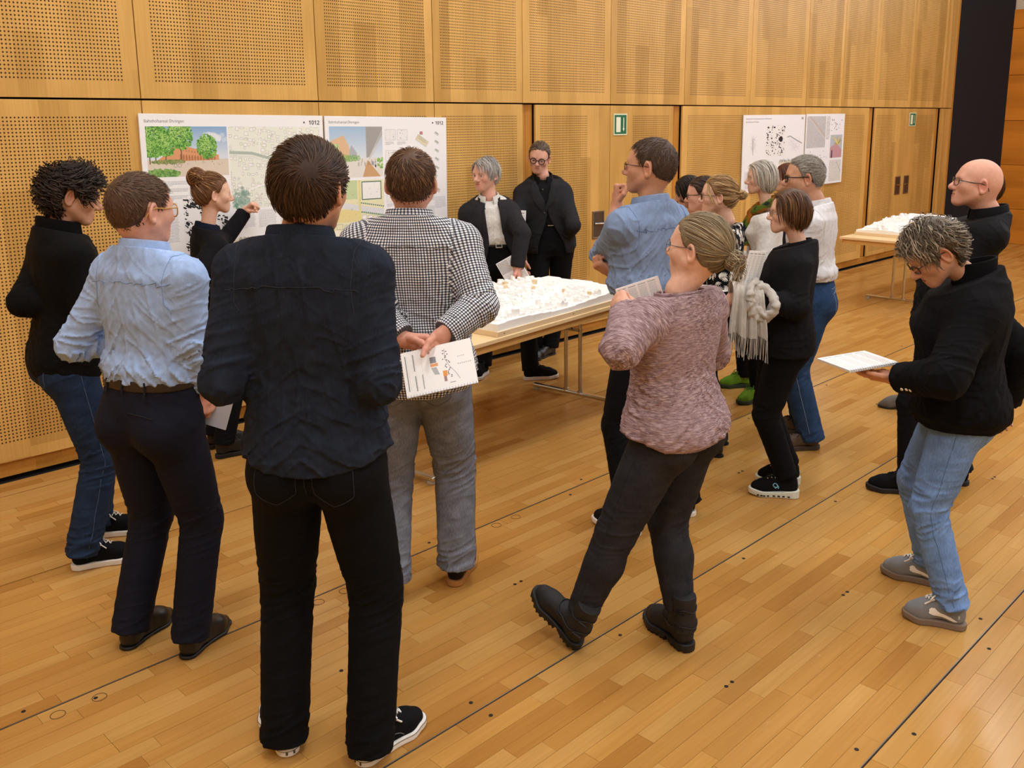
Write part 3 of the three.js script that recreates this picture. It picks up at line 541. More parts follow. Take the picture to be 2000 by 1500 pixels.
// field -> BufferGeometry; uv(x, y, z) -> [chart, u, v, period in u] (metres), colour(x, y, z, n) -> linear rgb
function fieldGeometry(f, lo, hi, cell, { uv, colour } = {}) {
  const { pos, quads } = netMesh(f, lo, hi, cell), n = pos.length / 3;
  const nor = new Float32Array(n * 3), e = cell * 0.55;
  for (let i = 0; i < n; i++) {
    const x = pos[i * 3], y = pos[i * 3 + 1], z = pos[i * 3 + 2];
    let a = f(x + e, y, z) - f(x - e, y, z), b = f(x, y + e, z) - f(x, y - e, z), c = f(x, y, z + e) - f(x, y, z - e);
    const l = Math.hypot(a, b, c) || 1; nor[i * 3] = a / l; nor[i * 3 + 1] = b / l; nor[i * 3 + 2] = c / l;
  }
  const tri = [];
  for (let i = 0; i < quads.length; i += 4) {
    const [a, b, c, d] = [quads[i], quads[i + 1], quads[i + 2], quads[i + 3]];
    const D = (p, r) => (pos[p * 3] - pos[r * 3]) ** 2 + (pos[p * 3 + 1] - pos[r * 3 + 1]) ** 2 + (pos[p * 3 + 2] - pos[r * 3 + 2]) ** 2;
    D(a, c) < D(b, d) ? tri.push(a, b, c, a, c, d) : tri.push(a, b, d, b, c, d);
  }
  const g = new THREE.BufferGeometry();
  let P3 = pos, N3 = nor, index = tri, U = null;
  if (uv) {
    const own = [];
    for (let i = 0; i < n; i++) own.push(uv(pos[i * 3], pos[i * 3 + 1], pos[i * 3 + 2]));
    const made = new Map(), p2 = [], m2 = [], u2 = [], idx = [];
    for (let t = 0; t < tri.length; t += 3) {
      const lead = own[tri[t]];
      for (let c = 0; c < 3; c++) {
        const v = tri[t + c];
        let o = own[v];
        if (o[0] !== lead[0]) o = uv(pos[v * 3], pos[v * 3 + 1], pos[v * 3 + 2], lead[0]);
        const shift = lead[3] ? Math.round((lead[1] - o[1]) / lead[3]) : 0, key = (v * 16 + lead[0]) * 4 + shift + 1;
        let k = made.get(key);
        if (k === undefined) { k = p2.length / 3; made.set(key, k); p2.push(pos[v * 3], pos[v * 3 + 1], pos[v * 3 + 2]); m2.push(nor[v * 3], nor[v * 3 + 1], nor[v * 3 + 2]); u2.push(o[1] + shift * lead[3], o[2]); }
        idx.push(k);
      }
    }
    P3 = p2; N3 = m2; U = u2; index = idx;
  }
  g.setAttribute('position', new THREE.Float32BufferAttribute(P3, 3));
  g.setAttribute('normal', new THREE.Float32BufferAttribute(N3, 3));
  if (U) g.setAttribute('uv', new THREE.Float32BufferAttribute(U, 2));
  if (colour) {
    const c = new Float32Array(P3.length);
    for (let i = 0; i < P3.length; i += 3) { const k = colour(P3[i], P3[i + 1], P3[i + 2], [N3[i], N3[i + 1], N3[i + 2]]); c[i] = k[0]; c[i + 1] = k[1]; c[i + 2] = k[2]; }
    g.setAttribute('color', new THREE.BufferAttribute(c, 3));
  }
  g.setIndex(index);
  return g;
}
// walk a point to the surface of a field (towards it along the gradient)
function onto(f, p, off = 0, steps = 6) {
  let [x, y, z] = p; const e = 0.002;
  for (let i = 0; i < steps; i++) {
    const d = f(x, y, z) - off, a = f(x + e, y, z) - f(x - e, y, z), b = f(x, y + e, z) - f(x, y - e, z), c = f(x, y, z + e) - f(x, y, z - e), l = Math.hypot(a, b, c) || 1;
    x -= (a / l) * d; y -= (b / l) * d; z -= (c / l) * d;
  }
  return [x, y, z];
}
// a stitched seam: a thin cord along points walked onto the cloth
const seamTube = (f, pts, r = 0.0014, off = 0.0004) => { const dense = []; for (let i = 0; i < pts.length - 1; i++) for (let k = 0; k < 5; k++) dense.push(onto(f, mix3(pts[i], pts[i + 1], k / 5), off)); dense.push(onto(f, pts[pts.length - 1], off)); return new THREE.TubeGeometry(new THREE.CatmullRomCurve3(dense.map((p) => new THREE.Vector3(...p))), dense.length * 2, r, 4, false); };
// a flat patch laid on the cloth: rows x columns of points walked onto the field, given thickness
function patch(f, grid, off = 0.003, thick = 0.003) {
  const R = grid.length, C = grid[0].length, top = [], bot = [];
  for (const row of grid) for (const p of row) { const q = onto(f, p, 0, 8), e = 0.002, n = unit([f(q[0] + e, q[1], q[2]) - f(q[0] - e, q[1], q[2]), f(q[0], q[1] + e, q[2]) - f(q[0], q[1] - e, q[2]), f(q[0], q[1], q[2] + e) - f(q[0], q[1], q[2] - e)]); top.push(add(q, n, off)); bot.push(add(q, n, off - thick)); }
  const pos = [...top.flat(), ...bot.flat()], idx = [], o = R * C, uv = [];
  for (let s = 0; s < 2; s++) for (let r = 0; r < R; r++) for (let c = 0; c < C; c++) uv.push(c / (C - 1), r / (R - 1));
  for (let r = 0; r < R - 1; r++) for (let c = 0; c < C - 1; c++) { const a = r * C + c, b = a + 1, d = a + C, e = d + 1; idx.push(a, b, e, a, e, d, o + a, o + e, o + b, o + a, o + d, o + e); }
  const rim = []; for (let c = 0; c < C; c++) rim.push(c); for (let r = 1; r < R; r++) rim.push(r * C + C - 1); for (let c = C - 2; c >= 0; c--) rim.push((R - 1) * C + c); for (let r = R - 2; r > 0; r--) rim.push(r * C);
  for (let i = 0; i < rim.length; i++) { const a = rim[i], b = rim[(i + 1) % rim.length]; idx.push(a, o + a, o + b, a, o + b, b); }
  const g = new THREE.BufferGeometry(); g.setAttribute('position', new THREE.Float32BufferAttribute(pos, 3)); g.setAttribute('uv', new THREE.Float32BufferAttribute(uv, 2)); g.setIndex(idx); g.computeVertexNormals();
  return g;
}
// ---------------------------------------------------------------- heads: skull and face field, hair, spectacles
const SKIN = { fair: lin(0xe2b69e), pink: lin(0xdda994), tan: lin(0xcd9c80), pale: lin(0xe8bfa4) };
function headField(o) {
  const w = o.wide ?? 1, n = o.nose ?? 1, fem = o.fem ? 1 : 0, fat = o.fat ?? 0;
  const cran = ellipsoid([0, 0.036, -0.014], [0.075 * w, 0.086, 0.096]);
  const back = ellipsoid([0, 0.0, -0.045], [0.064 * w, 0.07, 0.062]);
  const fore = ellipsoid([0, 0.03, 0.03], [0.064 * w, 0.06, 0.058]);
  const face = ellipsoid([0, -0.03, 0.028], [(0.058 + fat * 0.006) * w, 0.074, 0.06]);
  const jawL = cone([0.05 * w, -0.045, 0.002], [0.018, -0.092, 0.06], 0.02 + fat * 0.006, 0.018), jawR = cone([-0.05 * w, -0.045, 0.002], [-0.018, -0.092, 0.06], 0.02 + fat * 0.006, 0.018);
  const chin = ellipsoid([0, -0.093, 0.066], [0.024 - fem * 0.003, 0.018, 0.021]);
  const chL = ball([0.042 * w, -0.02, 0.054], 0.024 + fat * 0.003), chR = ball([-0.042 * w, -0.02, 0.054], 0.024 + fat * 0.003);
  const brow = cone([-0.032, 0.02, 0.074], [0.032, 0.02, 0.074], 0.0165 - fem * 0.002, 0.0165 - fem * 0.002);
  const noseB = cone([0, 0.012, 0.084], [0, -0.027, 0.104 * (0.97 + 0.03 * n)], 0.0085, 0.0125 * n), tip = ball([0, -0.031, 0.103 + 0.004 * n], 0.0125 * n);
  const alL = ellipsoid([0.0125 * n, -0.036, 0.094], [0.009, 0.0085, 0.012]), alR = ellipsoid([-0.0125 * n, -0.036, 0.094], [0.009, 0.0085, 0.012]);
  const muzzle = ellipsoid([0, -0.062, 0.066], [0.032, 0.026, 0.026]);
  const upLip = cone([-0.017, -0.0585, 0.086], [0.017, -0.0585, 0.086], 0.0055, 0.0055), loLip = cone([-0.014, -0.0685, 0.0855], [0.014, -0.0685, 0.0855], 0.0068, 0.0068);
  const slit = cone([-0.022, -0.0632 , 0.091], [0.022, -0.0632, 0.091], 0.0025, 0.0025);
  const skL = ellipsoid([0.032, 0.0, 0.096], [0.02, 0.0125, 0.019]), skR = ellipsoid([-0.032, 0.0, 0.096], [0.02, 0.0125, 0.019]);
  const lid = (s) => { const b = ball([s * 0.032, 0.001, 0.0745], 0.0138); return (x, y, z) => Math.max(b(x, y, z), Math.min(0.0045 - (y - 0.001) + (z - 0.08) * 0.1, (y - 0.001) + 0.0055 > 0 ? 1 : -1)); };
  const lidUp = (s) => below(ball([s * 0.032, 0.001, 0.0745], 0.0139), [0, o.lids ?? 0.0045, 0], [0, -1, 0]), lidDn = (s) => below(ball([s * 0.032, 0.001, 0.0745], 0.0138), [0, -0.006, 0], [0, 1, 0]);
  const luL = lidUp(1), luR = lidUp(-1), ldL = lidDn(1), ldR = lidDn(-1);
  const ear = (s) => {
    const c = [s * 0.077 * w, -0.004, -0.014], ring = (x, y, z) => {
      // local ear plane: up, and backwards-outwards
      const px = (x - c[0]) * s, py = y - c[1], pz = z - c[2], bx = px * 0.45 - pz * 0.89, ox = px * 0.89 + pz * 0.45;
      const k = Math.hypot(bx / 0.62, (py + bx * 0.35) / 1), d = k - 0.027;
      return { rim: Math.hypot(d * 0.75, ox - 0.004), disc: Math.max(k - 0.03, Math.abs(ox) - 0.0035), lobe: Math.hypot(bx + 0.004, py + 0.029, ox) };
    };
    return (x, y, z) => { if (Math.abs(x - c[0]) > 0.05 || Math.abs(y - c[1]) > 0.07 || Math.abs(z - c[2]) > 0.06) return Math.hypot(x - c[0], y - c[1], z - c[2]) - 0.04; const e = ring(x, y, z); return smin(smin(e.rim - 0.0052, e.disc, 0.004), e.lobe - 0.0085, 0.008); };
  };
  const eL = ear(1), eR = ear(-1);
  return (x, y, z) => {
    let v = smin(smin(cran(x, y, z), back(x, y, z), 0.03), fore(x, y, z), 0.03);
    if (z > -0.05 && y < 0.07) {
      v = smin(v, face(x, y, z), 0.03);
      v = smin(v, jawL(x, y, z), 0.025); v = smin(v, jawR(x, y, z), 0.025); v = smin(v, chin(x, y, z), 0.022);
      v = smin(v, chL(x, y, z), 0.03); v = smin(v, chR(x, y, z), 0.03); v = smin(v, brow(x, y, z), 0.02);
      v = smin(v, muzzle(x, y, z), 0.02);
      if (z > 0.03) {
        v = smax(v, -skL(x, y, z), 0.014); v = smax(v, -skR(x, y, z), 0.014);
        v = smin(v, noseB(x, y, z), 0.012); v = smin(v, tip(x, y, z), 0.008); v = smin(v, alL(x, y, z), 0.006); v = smin(v, alR(x, y, z), 0.006);
        v = smin(v, upLip(x, y, z), 0.006); v = smin(v, loLip(x, y, z), 0.006); v = smax(v, -slit(x, y, z), 0.004);
        v = smin(v, Math.min(luL(x, y, z), luR(x, y, z), ldL(x, y, z), ldR(x, y, z)), 0.003);
      }
    }
    if (Math.abs(x) > 0.04) v = smin(v, x > 0 ? eL(x, y, z) : eR(x, y, z), 0.006);
    return v;
  };
}
const skullOnly = (w) => union([ellipsoid([0, 0.036, -0.014], [0.075 * w, 0.086, 0.096]), ellipsoid([0, 0.0, -0.045], [0.064 * w, 0.07, 0.062]), ellipsoid([0, 0.03, 0.03], [0.064 * w, 0.06, 0.058])], 0.03);
function skinColour(o) {
  const s = SKIN[o.skin ?? 'fair'], lip = o.fem ? [s[0] * 0.72, s[1] * 0.45, s[2] * 0.45] : [s[0] * 0.8, s[1] * 0.6, s[2] * 0.58];
  return (x, y, z) => {
    let c = [...s];
    const m = 0.05 * n3(x * 45, y * 45, z * 45); c = c.map((k) => k * (1 + m));
    const red = Math.max(smooth(0.035, 0.0, Math.hypot(Math.abs(x) - 0.042, y + 0.025, z - 0.065)) * 0.55, smooth(0.022, 0, Math.hypot(x, y + 0.03, z - 0.104)) * 0.7, smooth(0.04, 0.01, Math.hypot(Math.abs(x) - 0.078, y, z + 0.014)) * 0.6) * (o.flush ?? 1);
    c = [c[0] * (1 - 0.04 * red), c[1] * (1 - 0.24 * red), c[2] * (1 - 0.26 * red)];
    const l = smooth(1.25, 0.8, Math.hypot(x / 0.021, (y + 0.0635) / 0.0095)) * (z > 0.06 ? 1 : 0);
    c = mix3(c, lip, l * 0.85);
    if (o.beard) { const b = smooth(-0.035, -0.06, y + Math.abs(x) * 0.25) * smooth(-0.005, 0.03, z) * o.beard * (1 - l); c = mix3(c, mul(s, 0.42), b * (0.75 + 0.25 * n3(x * 300, y * 300, z * 300))); }
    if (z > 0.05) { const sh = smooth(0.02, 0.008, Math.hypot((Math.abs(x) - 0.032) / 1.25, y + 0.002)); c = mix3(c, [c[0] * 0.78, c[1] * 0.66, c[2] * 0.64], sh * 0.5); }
    return c;
  };
}
// ---- hair
const HAIRLINE = { man: [[0, 0.082], [35, 0.08], [55, 0.066], [70, 0.03], [80, -0.012], [88, -0.012], [93, 0.032], [106, 0.034], [114, -0.01], [128, -0.045], [150, -0.07], [180, -0.076]], woman: [[0, 0.08], [40, 0.076], [60, 0.055], [74, 0.015], [86, 0.0], [93, 0.022], [106, 0.026], [114, -0.03], [130, -0.065], [180, -0.085]], bare: [[0, 0.2], [180, 0.2]] };
function lineAt(table, phi) { for (let i = 1; i < table.length; i++) if (phi <= table[i][0]) return lerp(table[i - 1][1], table[i][1], (phi - table[i - 1][0]) / (table[i][0] - table[i - 1][0])); return table[table.length - 1][1]; }
const inHair = (table, p) => p[1] - lineAt(table, Math.atan2(Math.abs(p[0]), p[2]) / D2R);
class Strands {
  constructor() { this.pos = []; this.nor = []; this.col = []; this.idx = []; }
  lock(pts, nors, r, c, flat = 0.55, tip = 0.12) {
    const o = this.pos.length / 3, n = pts.length;
    for (let i = 0; i < n; i++) {
      const t = i / (n - 1), d = unit(sub(pts[Math.min(n - 1, i + 1)], pts[Math.max(0, i - 1)])), N = nors[i], S = unit(cross(d, N)), w = r * (t < 0.15 ? 0.6 + t * 2.6 : lerp(1, tip, ((t - 0.15) / 0.85) ** 1.6));
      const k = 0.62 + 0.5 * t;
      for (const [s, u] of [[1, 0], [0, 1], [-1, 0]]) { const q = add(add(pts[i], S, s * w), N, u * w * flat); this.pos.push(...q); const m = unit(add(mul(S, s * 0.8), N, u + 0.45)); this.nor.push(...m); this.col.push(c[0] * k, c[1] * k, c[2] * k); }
    }
    for (let i = 0; i < n - 1; i++) for (let e = 0; e < 2; e++) { const a = o + i * 3 + e, b = a + 1, cc = a + 3, dd = b + 3; this.idx.push(a, cc, b, b, cc, dd); }
  }
  geometry() { const g = new THREE.BufferGeometry(); g.setAttribute('position', new THREE.Float32BufferAttribute(this.pos, 3)); g.setAttribute('normal', new THREE.Float32BufferAttribute(this.nor, 3)); g.setAttribute('color', new THREE.Float32BufferAttribute(this.col, 3)); g.setIndex(this.idx); return g; }
}
// h: { n, len, r, flow(p, n) -> direction, lift, rough, curl, c1, c2, table, thick }
function hairGeometry(h, w, seed) {
  const rnd = seeded(seed), S = skullOnly(w), st = new Strands(), c1 = lin(h.c1), c2 = lin(h.c2), table = HAIRLINE[h.table ?? 'man'];
  const grad = (p) => { const e = 0.003; return unit([S(p[0] + e, p[1], p[2]) - S(p[0] - e, p[1], p[2]), S(p[0], p[1] + e, p[2]) - S(p[0], p[1] - e, p[2]), S(p[0], p[1], p[2] + e) - S(p[0], p[1], p[2] - e)]); };
  const pick = () => { const k = rnd(); const t = 0.84 + rnd() * 0.32; const m = k < (h.streak ?? 0.15) ? c2 : c1; return [m[0] * t, m[1] * t, m[2] * t]; };
  const N = h.n, seg = h.seg ?? 6, thick = h.thick ?? 0.008;
  for (let i = 0; i < N; i++) {
    const y = 1 - (2 * (i + 0.5)) / N, ph = i * 2.399963 + rnd() * 0.5, rr = Math.sqrt(1 - y * y);
    let p = [Math.cos(ph) * rr * 0.12, y * 0.12 + 0.02, Math.sin(ph) * rr * 0.12 - 0.012];
    p = onto(S, p, 0.001, 5);
    const margin = inHair(table, p);
    if (margin < (rnd() - 0.7) * 0.012) continue;
    const L = (typeof h.len === 'function' ? h.len(p) : h.len) * (0.7 + rnd() * 0.6), pts = [], nors = [], step = L / seg, jit = [(rnd() - 0.5), (rnd() - 0.5), (rnd() - 0.5)], phase = rnd() * 6.283, turns = (h.turns ?? 0) * (0.7 + rnd() * 0.6), rad = (h.curl ?? 0) * (0.6 + rnd() * 0.8);
    let q = [...p];
    const off = thick * (0.35 + rnd() * 0.9);
    for (let k = 0; k <= seg; k++) {
      const n = grad(q), t = k / seg;
      if (h.ear && k > 1 && Math.abs(q[0]) > 0.052 && q[1] > -0.036 && q[1] < 0.03 && q[2] > -0.045 && q[2] < 0.022) break;
      let pt = q;
      if (rad) { const d = unit(h.flow(q, n)), s = cross(d, n); pt = add(add(q, s, Math.cos(phase + t * turns * 6.283) * rad * smooth(0, 0.25, t)), n, (Math.sin(phase + t * turns * 6.283) + 0.6) * rad * smooth(0, 0.25, t)); }
      pts.push(pt); nors.push(n);
      let d = h.flow(q, n); d = add(d, n, -dot(d, n) * (h.hug ?? 1)); d = add(unit(d), jit, h.rough ?? 0.25); d = add(unit(d), n, (h.lift ?? 0.1) * (1 - t * 1.3));
      if (h.drop) d = add(d, [0, -1, 0], h.drop * t);
      q = add(q, unit(d), step);
      const s = S(q[0], q[1], q[2]), min = off * smooth(-0.2, 0.5, t + 0.1);
      if (s < min) q = add(q, grad(q), min - s); else if (h.hug !== 0 && s > off * 1.8 + (h.loose ?? 0.004)) q = add(q, grad(q), -(s - off * 1.8 - (h.loose ?? 0.004)) * 0.8);
    }
    if (pts.length < 3) continue;
    st.lock(pts, nors, h.r * (0.7 + rnd() * 0.6), pick(), h.flat ?? 0.55, h.tip ?? 0.12);
  }
  if (h.extra) h.extra(st, rnd, pick, S, grad);
  const capF = (x, y, z) => Math.max(S(x, y, z) - thick * (h.capThick ?? 0.7) * smooth(-0.004, 0.022, inHair(table, [x, y, z])), -inHair(table, [x, y, z]) - 0.001);
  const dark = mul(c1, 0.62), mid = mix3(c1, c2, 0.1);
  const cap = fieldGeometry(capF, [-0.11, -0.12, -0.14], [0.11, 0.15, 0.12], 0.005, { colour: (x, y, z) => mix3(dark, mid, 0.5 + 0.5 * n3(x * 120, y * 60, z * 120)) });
  const all = mergeGeometries([cap.toNonIndexed(), st.geometry().toNonIndexed()]);
  return all;
}
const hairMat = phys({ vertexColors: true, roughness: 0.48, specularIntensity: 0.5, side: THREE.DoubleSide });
// common flows
const FLOW = {
  crown: (W, swirl = 0.35, down = 0.35, fwd = 0) => (p, n) => { const d = unit(sub(p, W)); const s = cross(n, d); return [d[0] + s[0] * swirl, d[1] + s[1] * swirl - down * smooth(0.09, -0.02, p[1]), d[2] + s[2] * swirl + fwd * smooth(0.04, 0.1, p[1])]; },
  to: (B, sag = 0) => (p) => { const d = unit(sub(B, p)); return [d[0], d[1] - sag, d[2]]; },
  part: (x0, out = 0.8, down = 0.9, back = -0.35) => (p) => { const s = p[0] > x0 ? 1 : -1, k = smooth(0.115, 0.03, p[1]); return [s * out * (1 - k * 0.85), -down * (0.25 + k), back * (1 - k * 0.6)]; },
};
function bunStrands(B, R, n, r, squash = [1, 1, 1]) {
  return (st, rnd, pick) => {
    for (let i = 0; i < n; i++) {
      const ax = unit([rnd() - 0.5, rnd() - 0.5, (rnd() - 0.5) * 0.6]), u = unit(cross(ax, [0.3, 0.9, 0.2])), v = cross(ax, u), rr = R * (0.55 + rnd() * 0.5), h0 = (rnd() - 0.5) * R * 0.9, a0 = rnd() * 6.283, span = 2 + rnd() * 2.4, pts = [], nors = [];
      const ring = Math.sqrt(Math.max(0.05, 1 - (h0 / R) ** 2)) * rr;
      for (let k = 0; k <= 9; k++) { const a = a0 + (span * k) / 9; const d = add(add(mul(ax, h0), u, Math.cos(a) * ring), v, Math.sin(a) * ring); pts.push([B[0] + d[0] * squash[0], B[1] + d[1] * squash[1], B[2] + d[2] * squash[2]]); nors.push(unit(d)); }
      st.lock(pts, nors, r * (0.7 + rnd() * 0.6), pick(), 0.6, 0.35);
    }
  };
}
// ---- spectacles, in head space: lens outlines in front of the eyes, temples to the ears
function glassesParts(g, w) {
  const dx = g.dx ?? 0.033, rw = g.rw ?? 0.024, rh = g.rh ?? 0.019, z = 0.104, y = g.y ?? -0.002, r = g.r ?? 0.0016, n = g.pow ?? 2.6, rims = [], lenses = [];
  for (const s of [1, -1]) {
    const loop = [];
    for (let i = 0; i < 28; i++) { const a = (i / 28) * 6.283, ca = Math.cos(a), sa = Math.sin(a), k = 1 / Math.pow(Math.abs(ca) ** n + Math.abs(sa) ** n, 1 / n), lx = ca * k * rw; loop.push([s * dx + lx, y + sa * k * rh, z - Math.abs(s * dx + lx) * 0.16]); }
    rims.push(new THREE.TubeGeometry(new THREE.CatmullRomCurve3(loop.map((p) => new THREE.Vector3(...p)), true), 56, r, 6, true));
    const sh = new THREE.Shape(loop.map((p) => new THREE.Vector2(p[0], p[1]))), lg = new THREE.ExtrudeGeometry(sh, { depth: 0.0012, bevelEnabled: false }), pp = lg.attributes.position;
    for (let i = 0; i < pp.count; i++) pp.setZ(i, pp.getZ(i) + z - 0.0006 - Math.abs(pp.getX(i)) * 0.16);
    lenses.push(lg);
    rims.push(tube([[s * (dx + rw), y + rh * 0.45, z - (dx + rw) * 0.16], [s * 0.066 * w, y + rh * 0.5, 0.083], [s * 0.0745 * w, y + rh * 0.5, 0.03], [s * 0.08 * w, y + rh * 0.6, -0.004], [s * 0.082 * w, y + 0.0, -0.03], [s * 0.08 * w, y - 0.02, -0.042]], r * 1.05, 6));
  }
  rims.push(tube([[-(dx - rw), y + 0.004, z - 0.001], [0, y + 0.0075, z + 0.004], [dx - rw, y + 0.004, z - 0.001]], r, 6));
  return { frame: mergeGeometries(rims.map((k) => { const t = k.toNonIndexed(); return t; })), lenses };
}
const lensMat = phys({ color: 0xffffff, transmission: 1, roughness: 0.02, thickness: 0, ior: 1.35 });
const eyeMat = phys({ vertexColors: true, roughness: 0.12, clearcoat: 0.6 });
function eyeGeometry(iris) {
  const g = new THREE.SphereGeometry(0.0125, 24, 18); g.rotateX(Math.PI / 2);
  const p = g.attributes.position, c = new Float32Array(p.count * 3), I = lin(iris);
  for (let i = 0; i < p.count; i++) { const a = Math.acos(clamp(p.getZ(i) / 0.0125, -1, 1)); const k = a < 0.2 ? [0.01, 0.01, 0.01] : a < 0.48 ? I : [0.72, 0.66, 0.62]; c.set(k, i * 3); }
  g.setAttribute('color', new THREE.BufferAttribute(c, 3)); return g;
}
function browStrands(c, seed, fem) {
  const st = new Strands(), rnd = seeded(seed), C = lin(c);
  for (const s of [1, -1]) for (let i = 0; i < 60; i++) { const t = rnd(), x = s * (0.013 + t * 0.036), y = 0.0225 + Math.sin(t * 2.4) * 0.005 + (rnd() - 0.5) * (fem ? 0.003 : 0.006), z = 0.0925 - Math.abs(x) ** 2 * 7.5; const a = [x, y, z], b = [x + s * 0.008, y + 0.001 + (rnd() - 0.3) * 0.003, z - 0.0025 * (0.5 + t)]; st.lock([a, mix3(a, b, 0.5), b], [[0, 0.2, 1], [0, 0.2, 1], [0, 0.2, 1]], fem ? 0.0008 : 0.0012, mul(C, 0.8 + rnd() * 0.4)); }
  return st.geometry();
}
